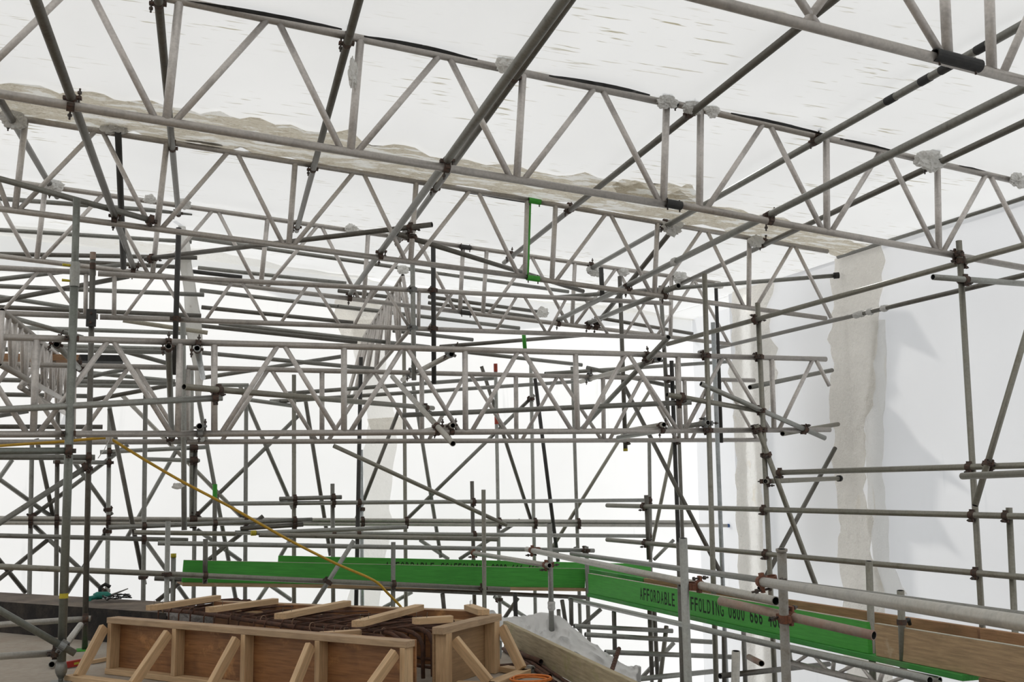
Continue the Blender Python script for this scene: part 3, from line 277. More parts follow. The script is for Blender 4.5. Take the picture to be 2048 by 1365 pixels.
TUBES = [
 ('dark roof purlin rising straight up at upper left, just beside the first lattice post', (-0.365, 6.449, 4.344), (-0.365, 11.453, 4.262), 0.0275, 'dark', [(0.5701, 0.99, 0.129, -0.051, 0.05, 0.016, 0.999), (0.0205, 0.99, 0.129, -0.052, 0.051, 0.016, 0.999), (0.9897, 0.99, 0.129, -0.058, 0.056, 0.016, 0.998)], 'rust', 'roof purlins crossing the lattice beams', 'scaffold tube', 'scaffold_tube', []),
 ('dark thick roof purlin at the top left corner leaning right, resting on three lower chords', (-0.857, 3.488, 3.678), (-0.785, 11.427, 3.658), 0.0275, 'dark', [(0.3784, 0.99, 0.129, -0.049, -0.049, -0.002, -0.999), (0.99, 0.99, 0.129, -0.061, -0.061, -0.002, -0.998), (0.7252, 0.99, 0.129, -0.052, -0.052, -0.002, -0.999)], 'rust', 'roof purlins crossing the lattice beams', 'scaffold tube', 'scaffold_tube', []),
 ('dark purlin stub at the left edge wrapped in white plastic at both beams', (-1.593, 6.538, 4.27), (-1.593, 11.722, 4.45), 0.0275, 'dark', [(0.5029, 0.99, 0.129, -0.051, 0.056, -0.035, 0.998), (0.9075, 0.99, 0.129, -0.058, -0.063, 0.035, -0.997)], 'rust', 'roof purlins crossing the lattice beams', 'scaffold tube', 'scaffold_tube', []),
 ('dark purlin left of centre hanging under the first roof beam, ending at the third', (0.801, 5.983, 4.285), (0.878, 11.719, 4.223), 0.0275, 'dark', [(0.1258, 0.99, 0.129, -0.052, 0.051, 0.01, 0.999), (0.9729, 0.99, 0.129, -0.058, 0.057, 0.01, 0.998), (0.6061, 0.99, 0.129, -0.051, 0.05, 0.01, 0.999)], 'rust', 'roof purlins crossing the lattice beams', 'scaffold tube', 'scaffold_tube', []),
 ('thick long purlin falling from top centre, lying on the lower chords', (1.522, 2.678, 3.584), (1.465, 11.686, 3.52), 0.0275, 'galvd', [(0.457, 0.99, 0.129, -0.049, -0.049, -0.007, -0.999), (0.9949, 0.99, 0.129, -0.061, -0.06, -0.007, -0.998), (0.762, 0.99, 0.129, -0.052, -0.051, -0.007, -0.999)], 'rust', 'roof purlins crossing the lattice beams', 'scaffold tube', 'scaffold_tube', []),
 ('purlin half hidden right behind the thick top-centre purlin', (1.999, 5.551, 4.229), (2.01, 11.671, 4.159), 0.0275, 'dark', [(0.2139, 0.99, 0.129, -0.052, 0.051, 0.011, 0.999), (0.9967, 0.99, 0.129, -0.058, -0.06, 0.752, 0.656), (0.6633, 0.99, 0.129, -0.051, 0.05, 0.011, 0.999)], 'rust', 'roof purlins crossing the lattice beams', 'scaffold tube', 'scaffold_tube', []),
 ('dark purlin right of centre passing the white-wrapped spigot of the front beam', (3.452, 5.104, 4.173), (3.385, 12.171, 4.076), 0.0275, 'dark', [(0.2749, 0.989, 0.129, -0.067, 0.066, 0.014, 0.998), (0.9603, 0.99, 0.129, -0.056, 0.055, 0.014, 0.998), (0.6635, 0.99, 0.129, -0.062, 0.061, 0.014, 0.998)], 'rust', 'roof purlins crossing the lattice beams', 'scaffold tube', 'scaffold_tube', []),
 ('purlin with black tape bands running from the right edge under the front beam', (4.652, 4.941, 4.091), (4.441, 12.022, 4.02), 0.0275, 'galvd', [(0.3184, 0.989, 0.129, -0.067, 0.066, 0.012, 0.998), (0.9972, 0.99, 0.129, -0.056, -0.007, 0.446, 0.895), (0.7053, 0.99, 0.129, -0.062, 0.061, 0.012, 0.998)], 'rust', 'roof purlins crossing the lattice beams', 'scaffold tube', 'scaffold_tube', [('tape', 0.0575), ('tape', 0.1044), ('tape', 0.1331), ('tape', 0.1851)]),
 ('thick long purlin from the right edge lying on the lower chord with bolt pointing up', (4.206, 2.838, 3.481), (3.999, 12.007, 3.365), 0.0275, 'galvd', [(0.4686, 0.99, 0.129, -0.065, -0.063, -0.014, -0.998), (0.996, 0.99, 0.129, -0.058, -0.057, -0.014, -0.998), (0.7677, 0.99, 0.129, -0.058, -0.057, -0.014, -0.998)], 'rust', 'roof purlins crossing the lattice beams', 'scaffold tube', 'scaffold_tube', [('tape_w', 0.6491)]),
 ('purlin at right passing through the large white plastic wrap on the front beam', (5.759, 6.197, 4.007), (5.709, 12.259, 3.912), 0.0275, 'dark', [(0.1897, 0.989, 0.129, -0.067, 0.066, 0.016, 0.998), (0.6428, 0.99, 0.129, -0.062, 0.061, 0.016, 0.998)], 'rust', 'roof purlins crossing the lattice beams', 'scaffold tube', 'scaffold_tube', []),
 ('short purlin with open end near the wrapped clamp, right of centre', (4.486, 9.621, 3.356), (4.387, 12.007, 3.341), 0.0275, 'galvd', [(0.1302, 0.99, 0.129, -0.058, -0.058, -0.009, -0.998), (0.9916, 0.99, 0.129, -0.058, -0.122, 0.567, -0.815)], 'rust', 'roof purlins crossing the lattice beams', 'scaffold tube', 'scaffold_tube', []),
 ('dark brace dropping from second roof beam top to third beam bottom, right of centre', (4.684, 10.109, 4.081), (4.481, 11.982, 3.322), 0.0275, 'dark', [(0.9902, 0.99, 0.129, -0.058, -0.141, 0.853, -0.503)], 'rust', None, 'scaffold tube', 'scaffold_tube', []),
 ('short dark vertical hanger below the taped roof clamp, right of centre', (4.367, 11.468, 3.915), (4.376, 11.469, 3.535), 0.0275, 'black', [], 'rust', None, 'scaffold tube', 'scaffold_tube', []),
 ('short dark vertical tube under the taped clamp at upper left, beside a lattice diagonal', (-0.796, 9.147, 4.367), (-0.838, 10.791, 3.535), 0.0275, 'black', [], 'rust', None, 'scaffold tube', 'scaffold_tube', []),
 ('tall grey upright at far right, top carrying three couplers below the front beam', (5.974, 7.324, 3.365), (5.894, 7.314, -2.5), 0.0252, 'olive', [(0.019, 0.99, 0.129, -0.065, -0.129, 0.992, -0.0)], 'rust', None, 'scaffold tube', 'scaffold_tube', []),
 ('grey upright in front of the left cream tape strip on the right wall', (5.252, 9.43, 3.178), (5.261, 9.431, -2.5), 0.0252, 'olive', [(0.096, 0.992, 0.129, 0.016, -0.129, 0.992, 0.0), (0.2237, 0.992, 0.129, 0.016, -0.129, 0.992, 0.0)], 'rust', None, 'scaffold tube', 'scaffold_tube', []),
 ('long olive ledger at upper right passing behind the far right upright, near the wall top', (6.82, 5.315, 3.377), (4.757, 10.544, 2.897), 0.0252, 'olive', [(0.3878, -0.014, -0.002, -1.0, -0.931, -0.366, 0.013), (0.7833, 0.002, 0.0, -1.0, 0.93, 0.367, 0.001)], 'rust', None, 'scaffold tube', 'scaffold_tube', []),
 ('ledger close to the right wall with white tape bands, lower of the two upper ones', (7.248, 6.231, 3.231), (6.659, 13.679, 3.254), 0.0252, 'dark', [], 'rust', None, 'scaffold tube', 'scaffold_tube', [('tape_w', 0.5377), ('tape_w', 0.5273), ('tape_w', 0.5082), ('tape_w', 0.4765)]),
 ('grey eaves tube along the junction of right wall and roof', (7.239, 7.864, 3.987), (7.017, 10.671, 4.004), 0.0252, 'galvd', [], 'rust', None, 'scaffold tube', 'scaffold_tube', []),
 ('grey transom with open end poking left of the far right upright', (5.621, 7.226, 3.022), (7.202, 7.431, 3.04), 0.0252, 'galv', [(0.2247, -0.014, -0.002, -1.0, -0.129, 0.992, 0.0)], 'rust', None, 'scaffold tube', 'scaffold_tube', []),
 ('tall brown-grey upright with square-cut top, left of the tape strips', (4.642, 9.351, 3.431), (4.582, 9.343, -2.5), 0.0252, 'olive', [(0.1362, 0.992, 0.129, 0.016, -0.129, 0.992, 0.0), (0.2586, 0.992, 0.129, 0.016, -0.129, 0.992, 0.0)], 'rust', None, 'scaffold tube', 'scaffold_tube', []),
 ('straight ledger across the middle of the right wall, first below the lattice beams', (5.271, 9.215, 1.485), (6.562, 5.289, 1.496), 0.0252, 'olive', [(0.4866, -0.014, -0.002, -1.0, 0.95, 0.312, -0.013), (0.0048, 0.002, 0.0, -1.0, -0.095, 0.995, 0.0)], 'rust', None, 'scaffold tube', 'scaffold_tube', []),
 ('short dark transom from upright to a black clamp on the cream tape strip', (5.219, 9.371, 1.404), (7.002, 10.855, 1.438), 0.0252, 'olive', [(0.0282, 0.002, 0.0, -1.0, -0.64, 0.769, -0.001)], 'rust', None, 'scaffold tube', 'scaffold_tube', [('blackend', 0)]),
 ('second tube beside the ledger at the right edge, with coupler at the far right upright', (5.35, 6.705, 1.412), (5.35, 4.415, 1.443), 0.0252, 'olive', [], 'rust', None, 'scaffold tube', 'scaffold_tube', []),
 ('long guardrail tube along the right wall, upper of the two with free left ends', (4.46, 11.702, 1.161), (6.547, 5.301, 1.084), 0.0252, 'olive', [(0.6871, -0.014, -0.002, -1.0, 0.951, 0.31, -0.013), (0.3573, 0.002, 0.0, -1.0, 0.951, 0.31, 0.001)], 'rust', None, 'scaffold tube', 'scaffold_tube', []),
 ('long guardrail tube along the right wall, lower of the two with free left ends', (4.46, 11.728, 0.769), (6.524, 5.33, 0.603), 0.0252, 'olive', [(0.6915, -0.014, -0.002, -1.0, 0.951, 0.307, -0.013), (0.3615, 0.002, 0.0, -1.0, 0.952, 0.307, 0.001)], 'rust', None, 'scaffold tube', 'scaffold_tube', []),
 ('sloping brace at the right edge overlapping the far right upright', (5.753, 7.085, 1.187), (7.045, 7.253, 3.787), 0.0252, 'olive', [(0.1257, 0.312, -0.95, 0.003, 0.853, 0.279, -0.442)], 'rust', None, 'scaffold tube', 'scaffold_tube', []),
 ('short grey upright at the right edge below the guardrail', (6.035, 7.046, 1.168), (5.903, 7.029, -2.5), 0.0252, 'olive', [(0.0176, 0.31, -0.951, -0.011, -0.95, -0.31, 0.036)], 'rust', None, 'scaffold tube', 'scaffold_tube', []),
 ('long brace falling right in front of the right wall tape strips', (5.145, 9.364, 1.954), (5.771, 9.445, 0.359), 0.0252, 'olive', [(0.1851, 0.002, 0.0, -1.0, -0.129, 0.992, -0.0), (0.0298, 0.992, 0.129, 0.016, -0.129, 0.992, -0.0)], 'rust', None, 'scaffold tube', 'scaffold_tube', []),
 ('dark brace rising right to the edge of the wide cream tape strip', (6.998, 10.916, 1.787), (5.467, 10.035, 0.32), 0.0252, 'dark', [], 'rust', None, 'scaffold tube', 'scaffold_tube', []),
 ('thin bright galvanised upright next to the left tape strip', (5.525, 10.961, 3.227), (5.888, 11.691, -2.5), 0.0252, 'bright', [], 'rust', None, 'scaffold tube', 'scaffold_tube', []),
 ('narrow black slotted rail beside the thin bright upright', (5.457, 10.719, 3.575), (5.563, 10.94, 1.851), 0.02, 'black', [], 'rust', None, 'rail', 'steel_rail', []),
 ('long dark brace falling right across the right rear corner', (4.788, 11.896, 2.576), (5.526, 10.958, 0.361), 0.0252, 'dark', [], 'rust', None, 'scaffold tube', 'scaffold_tube', []),
 ('tube rising to a clamp on the right wall edge just under the roof', (3.901, 11.79, 3.601), (7.017, 10.672, 3.784), 0.0252, 'galvd', [], 'rust', None, 'scaffold tube', 'scaffold_tube', [('blackend', 0)]),
 ('dark ledger meeting the wall strip below the lower front beam end', (5.496, 9.486, 1.874), (7.004, 10.838, 2.06), 0.0252, 'olive', [], 'rust', None, 'scaffold tube', 'scaffold_tube', []),
 ('grey ledger rising to the right wall above the lower beam end', (5.367, 9.87, 2.373), (6.999, 10.894, 2.695), 0.0252, 'galvd', [], 'rust', None, 'scaffold tube', 'scaffold_tube', []),
 ('tall telescopic steel prop at far left, front of the lower beams', (-1.019, 8.615, 3.043), (-0.987, 8.619, 0.049), 0.031, 'green', [(0.1705, 0.992, 0.129, 0.014, -0.129, 0.992, 0.0), (0.4115, 0.992, 0.129, 0.01, -0.129, 0.992, 0.0)], 'rust', None, 'prop', 'telescopic_prop', [('inner', (-1.029, 8.614, 3.626)), ('collar', 0), ('foot', 0), ('yellow', 0.48)]),
 ('second upright at far left with red-brown top, standing on the slab', (-1.068, 10.281, 3.565), (-0.993, 10.291, -0.069), 0.0252, 'dark', [], 'rust', None, 'scaffold tube', 'scaffold_tube', [('plate', 0), ('sleeve', 0.17), ('redtop', 0)]),
 ('dark hanging upright beside the twisted plastic strip at left', (-0.326, 10.403, 3.868), (-0.323, 10.403, 2.457), 0.0252, 'black', [(0.624, 0.992, 0.129, 0.014, -0.129, 0.992, 0.0)], 'rust', None, 'scaffold tube', 'scaffold_tube', []),
 ('light grey upright dropping below the lower beams left of centre', (-0.268, 10.685, 3.025), (-0.197, 10.694, 1.01), 0.0252, 'galv', [], 'rust', None, 'scaffold tube', 'scaffold_tube', []),
 ('galvanised upright clamped to the slim beam left of centre', (1.991, 10.704, 3.679), (2.008, 10.706, 2.475), 0.0252, 'galv', [(0.2124, 0.992, 0.129, 0.013, -0.129, 0.992, 0.0), (0.5482, 0.992, 0.129, 0.014, -0.129, 0.992, -0.0)], 'galvc', None, 'scaffold tube', 'scaffold_tube', []),
 ('black upright next to the galvanised one on the slim beam', (2.216, 10.733, 3.883), (2.222, 10.734, 2.445), 0.0252, 'black', [(0.3177, 0.992, 0.129, 0.013, -0.129, 0.992, 0.0), (0.5988, 0.992, 0.129, 0.014, -0.129, 0.992, 0.0)], 'rust', None, 'scaffold tube', 'scaffold_tube', []),
 ('dark hanging upright with yellow tip below the lower beams, right of centre', (4.595, 11.457, 3.821), (4.61, 11.459, 1.776), 0.0252, 'dark', [(0.941, 0.992, 0.129, 0.01, 0.129, -0.992, -0.0)], 'rust', None, 'scaffold tube', 'scaffold_tube', [('yellowtip', 0)]),
 ('grey upright passing the roof clamps at right rear', (5.141, 11.528, 3.744), (5.187, 11.534, 2.205), 0.0252, 'galvd', [(0.7269, 0.992, 0.129, 0.011, 0.129, -0.992, -0.0)], 'rust', None, 'scaffold tube', 'scaffold_tube', []),
 ('dark upright reaching down to the walkway at right rear', (5.259, 11.544, 2.847), (5.292, 11.548, -2.5), 0.0252, 'black', [(0.1764, 0.992, 0.129, 0.01, 0.129, -0.992, -0.0)], 'rust', None, 'scaffold tube', 'scaffold_tube', []),
 ('brown upright close beside the dark one at right rear', (6.081, 13.191, 3.007), (6.089, 13.192, -2.5), 0.0252, 'dark', [], 'rust', None, 'scaffold tube', 'scaffold_tube', []),
 ('short tie with open end under the lower front beam at far left', (-1.141, 8.745, 2.5), (-1.196, 11.278, 2.535), 0.0252, 'galv', [(0.0079, 0.992, 0.129, 0.014, 0.121, -0.958, 0.26), (0.7508, 0.992, 0.129, 0.015, -0.013, -0.014, 1.0)], 'rust', None, 'scaffold tube', 'scaffold_tube', []),
 ('tie tube with open end facing out, hanging down between the lower beams at left', (-0.321, 8.717, 2.502), (-0.332, 10.546, 1.867), 0.0252, 'galvd', [(0.0131, 0.992, 0.129, 0.014, -0.056, 0.327, 0.943), (0.9897, 0.992, 0.129, 0.004, -0.128, 0.986, -0.108)], 'rust', None, 'scaffold tube', 'scaffold_tube', []),
 ('tie tube with open end beside the twisted plastic strip', (-0.105, 8.686, 2.488), (-0.068, 10.991, 2.495), 0.0252, 'bright', [(0.0435, 0.992, 0.129, 0.016, 0.061, 0.007, 0.998)], 'rust', None, 'scaffold tube', 'scaffold_tube', []),
 ('stub tube sitting on the lower chord, open end like a porthole, left of centre', (-0.069, 8.671, 1.872), (-0.055, 10.993, 1.869), 0.0252, 'galv', [(0.0518, 0.992, 0.129, 0.016, 0.017, -0.001, -1.0)], 'galvc', None, 'scaffold tube', 'scaffold_tube', []),
 ('tie tube with open end clamped under the front beam at centre, pointing down left', (2.056, 9.166, 2.551), (2.042, 11.57, 2.569), 0.0252, 'galvl', [(0.0083, 0.992, 0.129, 0.016, 0.121, -0.96, 0.251), (0.7903, 0.992, 0.129, 0.011, -0.01, -0.008, 1.0)], 'galvc', None, 'scaffold tube', 'scaffold_tube', []),
 ('long tie with open lower end in front of the front beam at centre', (1.933, 8.574, 1.733), (1.775, 10.64, 2.5), 0.0252, 'galvl', [(0.2201, 0.992, 0.129, 0.016, -0.03, 0.346, -0.938)], 'rust', None, 'scaffold tube', 'scaffold_tube', []),
 ('short tube with open end behind the long tie at centre', (2.021, 8.963, 1.906), (2.134, 10.977, 1.965), 0.0252, 'galvl', [(0.0493, 0.992, 0.129, 0.016, 0.013, 0.028, -1.0)], 'rust', None, 'scaffold tube', 'scaffold_tube', []),
 ('long brace with open upper end crossing the right half of the front beam', (4.023, 8.88, 2.718), (3.866, 10.906, 1.977), 0.0252, 'galvd', [(0.2077, 0.992, 0.129, 0.016, -0.059, 0.339, 0.939)], 'rust', None, 'scaffold tube', 'scaffold_tube', []),
 ('tie tube with open end next to the long brace at right', (4.17, 9.441, 2.586), (4.147, 11.646, 2.589), 0.0252, 'galvl', [(0.0091, 0.992, 0.129, 0.016, 0.121, -0.962, 0.244), (0.8609, 0.992, 0.129, 0.011, -0.011, -0.001, 1.0)], 'galvc', None, 'scaffold tube', 'scaffold_tube', []),
 ('dark-ended tube falling right across the rear lower beam', (4.264, 11.754, 2.768), (5.38, 11.649, 2.537), 0.0252, 'galvd', [], 'rust', None, 'scaffold tube', 'scaffold_tube', []),
 ('tube with open left end clamped to a lattice post at right', (4.17, 9.28, 2.228), (5.269, 9.486, 2.096), 0.0252, 'olive', [(0.1582, -0.003, -0.0, -1.0, -0.185, 0.983, 0.0), (0.9776, 0.002, 0.0, -1.0, 0.185, -0.983, 0.0)], 'rust', None, 'scaffold tube', 'scaffold_tube', []),
 ('falling tube with open right end in front of the beam end by the wall', (5.999, 9.527, 1.832), (4.556, 9.34, 2.344), 0.0252, 'galv', [(0.1645, 0.992, 0.129, 0.016, -0.129, 0.992, -0.0)], 'rust', None, 'scaffold tube', 'scaffold_tube', []),
 ('long nearly level tube between the lower chords, right half', (1.903, 10.747, 2.119), (4.428, 9.296, 2.161), 0.0252, 'galvd', [(0.9603, -0.003, -0.0, -1.0, 0.498, 0.867, -0.002)], 'rust', None, 'scaffold tube', 'scaffold_tube', []),
 ('long level tube with open left end clamped to double lattice posts, left half', (-0.19, 8.488, 2.162), (2.297, 11.148, 2.225), 0.0252, 'olive', [(0.1058, 0.026, 0.003, -1.0, -0.73, 0.683, -0.017), (0.9616, 0.004, 0.001, -1.0, -0.731, 0.683, -0.002)], 'rust', None, 'scaffold tube', 'scaffold_tube', []),
 ('level tube from the left edge to a blue-rimmed end at the double posts', (-3.192, 8.333, 1.845), (0.099, 8.76, 2.105), 0.0252, 'galv', [(0.9831, 0.026, 0.003, -1.0, -0.129, 0.992, 0.0)], 'rust', None, 'scaffold tube', 'scaffold_tube', []),
 ('short level tube with open end on the lower chord, right of centre', (4.118, 9.255, 1.942), (4.373, 11.168, 1.972), 0.0252, 'galvl', [(0.0422, 0.992, 0.129, 0.016, 0.015, 0.014, -1.0)], 'rust', None, 'scaffold tube', 'scaffold_tube', []),
 ('short level tube with open end by the brown-grey upright', (4.594, 9.297, 1.966), (4.409, 11.173, 1.916), 0.0252, 'galv', [(0.0257, -0.01, -0.001, -1.0, 0.995, 0.098, -0.01)], 'galvc', None, 'scaffold tube', 'scaffold_tube', []),
 ('long dark tube rising right with open end at centre, below the roof beams', (-0.678, 11.376, 3.757), (1.931, 9.407, 3.784), 0.0252, 'dark', [(0.9321, -0.069, -0.009, -0.998, 0.602, 0.797, -0.049), (0.0222, -0.062, -0.008, -0.998, 0.602, 0.797, -0.044)], 'rust', None, 'scaffold tube', 'scaffold_tube', []),
 ('dark tube with black end falling right from the centre clamp', (1.624, 9.511, 3.705), (4.126, 11.436, 3.62), 0.0252, 'dark', [(0.0527, -0.069, -0.009, -0.998, 0.609, -0.793, -0.035)], 'rust', None, 'scaffold tube', 'scaffold_tube', []),
 ('grey tube falling right across the upper left, crossing the prop head', (-3.354, 8.814, 4.207), (-0.491, 9.186, 3.622), 0.0252, 'galvd', [(0.9932, -0.073, -0.01, -0.997, 0.403, 0.914, -0.038)], 'rust', None, 'scaffold tube', 'scaffold_tube', []),
 ('mid grey far tube falling right, first from top left of the twisted plastic strip', (-2.229, 11.71, 4.395), (-0.24, 11.969, 4.419), 0.0252, 'galvd', [], 'rust', 'far tubes left of the twisted plastic strip', 'scaffold tube', 'scaffold_tube', []),
 ('mid grey far tube almost level, second from top left of the twisted plastic strip', (-3.965, 12.385, 4.241), (-0.254, 12.867, 4.303), 0.0252, 'galvd', [], 'rust', 'far tubes left of the twisted plastic strip', 'scaffold tube', 'scaffold_tube', []),
 ('dark grey far tube almost level, third from top left of the twisted plastic strip', (-3.894, 12.094, 3.842), (-0.182, 12.576, 4.051), 0.0252, 'dark', [], 'rust', 'far tubes left of the twisted plastic strip', 'scaffold tube', 'scaffold_tube', []),
 ('dark grey far tube almost level, fourth from top left of the twisted plastic strip', (-1.485, 12.707, 3.969), (-0.43, 12.844, 3.989), 0.0252, 'dark', [], 'rust', 'far tubes left of the twisted plastic strip', 'scaffold tube', 'scaffold_tube', []),
 ('mid grey far tube rising right, fifth from top left of the twisted plastic strip', (-3.778, 11.709, 3.252), (-0.959, 12.075, 3.827), 0.0252, 'galvd', [], 'rust', 'far tubes left of the twisted plastic strip', 'scaffold tube', 'scaffold_tube', []),
 ('dark grey far tube rising right, sixth from top left of the twisted plastic strip', (-3.595, 10.933, 2.776), (-0.821, 11.293, 3.551), 0.0252, 'dark', [], 'rust', 'far tubes left of the twisted plastic strip', 'scaffold tube', 'scaffold_tube', []),
 ('mid grey far tube almost level, seventh from top left of the twisted plastic strip', (-3.843, 11.9, 3.519), (-0.091, 12.388, 3.586), 0.0252, 'galvd', [], 'rust', 'far tubes left of the twisted plastic strip', 'scaffold tube', 'scaffold_tube', []),
 ('light grey far tube falling right, eighth from top left of the twisted plastic strip', (-3.9, 12.293, 3.692), (-1.451, 12.611, 3.415), 0.0252, 'galv', [], 'rust', 'far tubes left of the twisted plastic strip', 'scaffold tube', 'scaffold_tube', []),
 ('dark grey far tube almost level, ninth from top left of the twisted plastic strip', (-3.813, 11.804, 3.293), (-0.116, 12.285, 3.327), 0.0252, 'dark', [], 'rust', 'far tubes left of the twisted plastic strip', 'scaffold tube', 'scaffold_tube', []),
 ('cream far tube falling right, tenth from top left of the twisted plastic strip', (-0.945, 12.377, 3.264), (-0.042, 12.495, 3.167), 0.0252, 'cream', [], 'rust', 'far tubes left of the twisted plastic strip', 'scaffold tube', 'scaffold_tube', []),
 ('mid grey far tube falling right, eleventh from top left of the twisted plastic strip', (-1.978, 11.643, 3.151), (-1.279, 11.734, 2.968), 0.0252, 'galvd', [], 'rust', 'far tubes left of the twisted plastic strip', 'scaffold tube', 'scaffold_tube', []),
 ('light grey far tube almost level, twelfth from top left of the twisted plastic strip', (-1.979, 12.543, 3.173), (-0.26, 12.766, 3.195), 0.0252, 'galv', [], 'rust', 'far tubes left of the twisted plastic strip', 'scaffold tube', 'scaffold_tube', []),
 ('light grey far tube almost level, thirteenth from top left of the twisted plastic strip', (-1.86, 12.858, 3.025), (-0.54, 13.03, 3.041), 0.0252, 'galv', [], 'rust', 'far tubes left of the twisted plastic strip', 'scaffold tube', 'scaffold_tube', []),
 ('mid grey far tube almost level, fourteenth from top left of the twisted plastic strip', (-3.845, 12.1, 2.868), (-0.486, 12.537, 2.938), 0.0252, 'galvd', [], 'rust', 'far tubes left of the twisted plastic strip', 'scaffold tube', 'scaffold_tube', []),
 ('mid grey far tube falling right, fifteenth from top left of the twisted plastic strip', (-1.162, 12.549, 3.002), (-0.475, 12.638, 2.825), 0.0252, 'galvd', [], 'rust', 'far tubes left of the twisted plastic strip', 'scaffold tube', 'scaffold_tube', []),
 ('light grey far tube falling right, sixteenth from top left of the twisted plastic strip', (-1.298, 12.931, 2.73), (-0.395, 13.049, 2.662), 0.0252, 'galv', [], 'rust', 'far tubes left of the twisted plastic strip', 'scaffold tube', 'scaffold_tube', []),
 ('mid grey far tube rising right, seventeenth from top left of the twisted plastic strip', (-1.824, 12.763, 2.543), (-0.909, 12.882, 2.781), 0.0252, 'galvd', [], 'rust', 'far tubes left of the twisted plastic strip', 'scaffold tube', 'scaffold_tube', []),
 ('mid grey far tube almost level, eighteenth from top left of the twisted plastic strip', (-3.846, 12.2, 2.569), (-0.382, 12.65, 2.599), 0.0252, 'galvd', [], 'rust', 'far tubes left of the twisted plastic strip', 'scaffold tube', 'scaffold_tube', []),
 ('light grey far tube almost level, nineteenth from top left of the twisted plastic strip', (-1.47, 13.009, 2.595), (-0.746, 13.103, 2.6), 0.0252, 'galv', [], 'rust', 'far tubes left of the twisted plastic strip', 'scaffold tube', 'scaffold_tube', []),
 ('dark grey far tube rising right, twentieth from top left of the twisted plastic strip', (-1.317, 12.829, 2.404), (-0.369, 12.952, 2.621), 0.0252, 'dark', [], 'rust', 'far tubes left of the twisted plastic strip', 'scaffold tube', 'scaffold_tube', []),
 ('mid grey far tube almost level, twenty-first from top left of the twisted plastic strip', (-3.874, 12.396, 2.441), (-1.267, 12.735, 2.447), 0.0252, 'galvd', [], 'rust', 'far tubes left of the twisted plastic strip', 'scaffold tube', 'scaffold_tube', []),
 ('mid grey far tube rising right, twenty-second from top left of the twisted plastic strip', (-3.831, 12.402, 1.885), (-1.903, 12.653, 2.27), 0.0252, 'galvd', [], 'rust', 'far tubes left of the twisted plastic strip', 'scaffold tube', 'scaffold_tube', []),
 ('dark grey far tube almost level, twenty-third from top left of the twisted plastic strip', (-3.804, 12.106, 2.06), (-1.118, 12.455, 2.087), 0.0252, 'dark', [], 'rust', 'far tubes left of the twisted plastic strip', 'scaffold tube', 'scaffold_tube', []),
 ('mid grey far tube falling right, first from top at centre behind the lattice beams', (-0.262, 12.666, 4.304), (4.591, 13.297, 3.974), 0.0252, 'galvd', [], 'rust', 'far tubes at centre behind the lattice beams', 'scaffold tube', 'scaffold_tube', []),
 ('black far tube falling right, second from top at centre behind the lattice beams', (-0.255, 12.867, 3.948), (0.336, 12.944, 3.917), 0.0252, 'black', [], 'rust', 'far tubes at centre behind the lattice beams', 'scaffold tube', 'scaffold_tube', []),
 ('mid grey far tube falling right, third from top at centre behind the lattice beams', (-0.177, 13.277, 4.078), (1.648, 13.514, 4.008), 0.0252, 'galvd', [], 'rust', 'far tubes at centre behind the lattice beams', 'scaffold tube', 'scaffold_tube', []),
 ('dark grey far tube falling right, fourth from top at centre behind the lattice beams', (1.499, 13.095, 3.826), (2.4, 13.212, 3.774), 0.0252, 'dark', [], 'rust', 'far tubes at centre behind the lattice beams', 'scaffold tube', 'scaffold_tube', []),
 ('mid grey far tube falling right, fifth from top at centre behind the lattice beams', (-0.142, 12.882, 3.727), (1.951, 13.154, 3.6), 0.0252, 'galvd', [], 'rust', 'far tubes at centre behind the lattice beams', 'scaffold tube', 'scaffold_tube', []),
 ('dark grey far tube falling right, sixth from top at centre behind the lattice beams', (2.693, 13.35, 3.842), (4.297, 13.559, 3.728), 0.0252, 'dark', [], 'rust', 'far tubes at centre behind the lattice beams', 'scaffold tube', 'scaffold_tube', []),
 ('dark grey far tube falling right, seventh from top at centre behind the lattice beams', (2.755, 13.658, 3.819), (4.334, 13.863, 3.703), 0.0252, 'dark', [], 'rust', 'far tubes at centre behind the lattice beams', 'scaffold tube', 'scaffold_tube', []),
 ('dark grey far tube falling right, eighth from top at centre behind the lattice beams', (-0.117, 12.685, 3.492), (1.665, 12.916, 3.402), 0.0252, 'dark', [], 'rust', 'far tubes at centre behind the lattice beams', 'scaffold tube', 'scaffold_tube', []),
 ('mid grey far tube falling right, ninth from top at centre behind the lattice beams', (1.49, 12.994, 3.614), (3.903, 13.307, 3.46), 0.0252, 'galvd', [], 'rust', 'far tubes at centre behind the lattice beams', 'scaffold tube', 'scaffold_tube', []),
 ('dark grey far tube falling right, tenth from top at centre behind the lattice beams', (4.94, 13.242, 3.631), (6.454, 13.439, 3.479), 0.0252, 'dark', [], 'rust', 'far tubes at centre behind the lattice beams', 'scaffold tube', 'scaffold_tube', []),
 ('dark grey far tube falling right, eleventh from top at centre behind the lattice beams', (-0.124, 12.884, 3.305), (1.744, 13.127, 3.192), 0.0252, 'dark', [], 'rust', 'far tubes at centre behind the lattice beams', 'scaffold tube', 'scaffold_tube', []),
 ('mid grey far tube falling right, twelfth from top at centre behind the lattice beams', (0.081, 12.411, 3.268), (2.587, 12.736, 3.099), 0.0252, 'galvd', [], 'rust', 'far tubes at centre behind the lattice beams', 'scaffold tube', 'scaffold_tube', []),
 ('mid grey far tube falling right, thirteenth from top at centre behind the lattice beams', (2.204, 13.187, 3.359), (3.276, 13.326, 3.292), 0.0252, 'galvd', [], 'rust', 'far tubes at centre behind the lattice beams', 'scaffold tube', 'scaffold_tube', []),
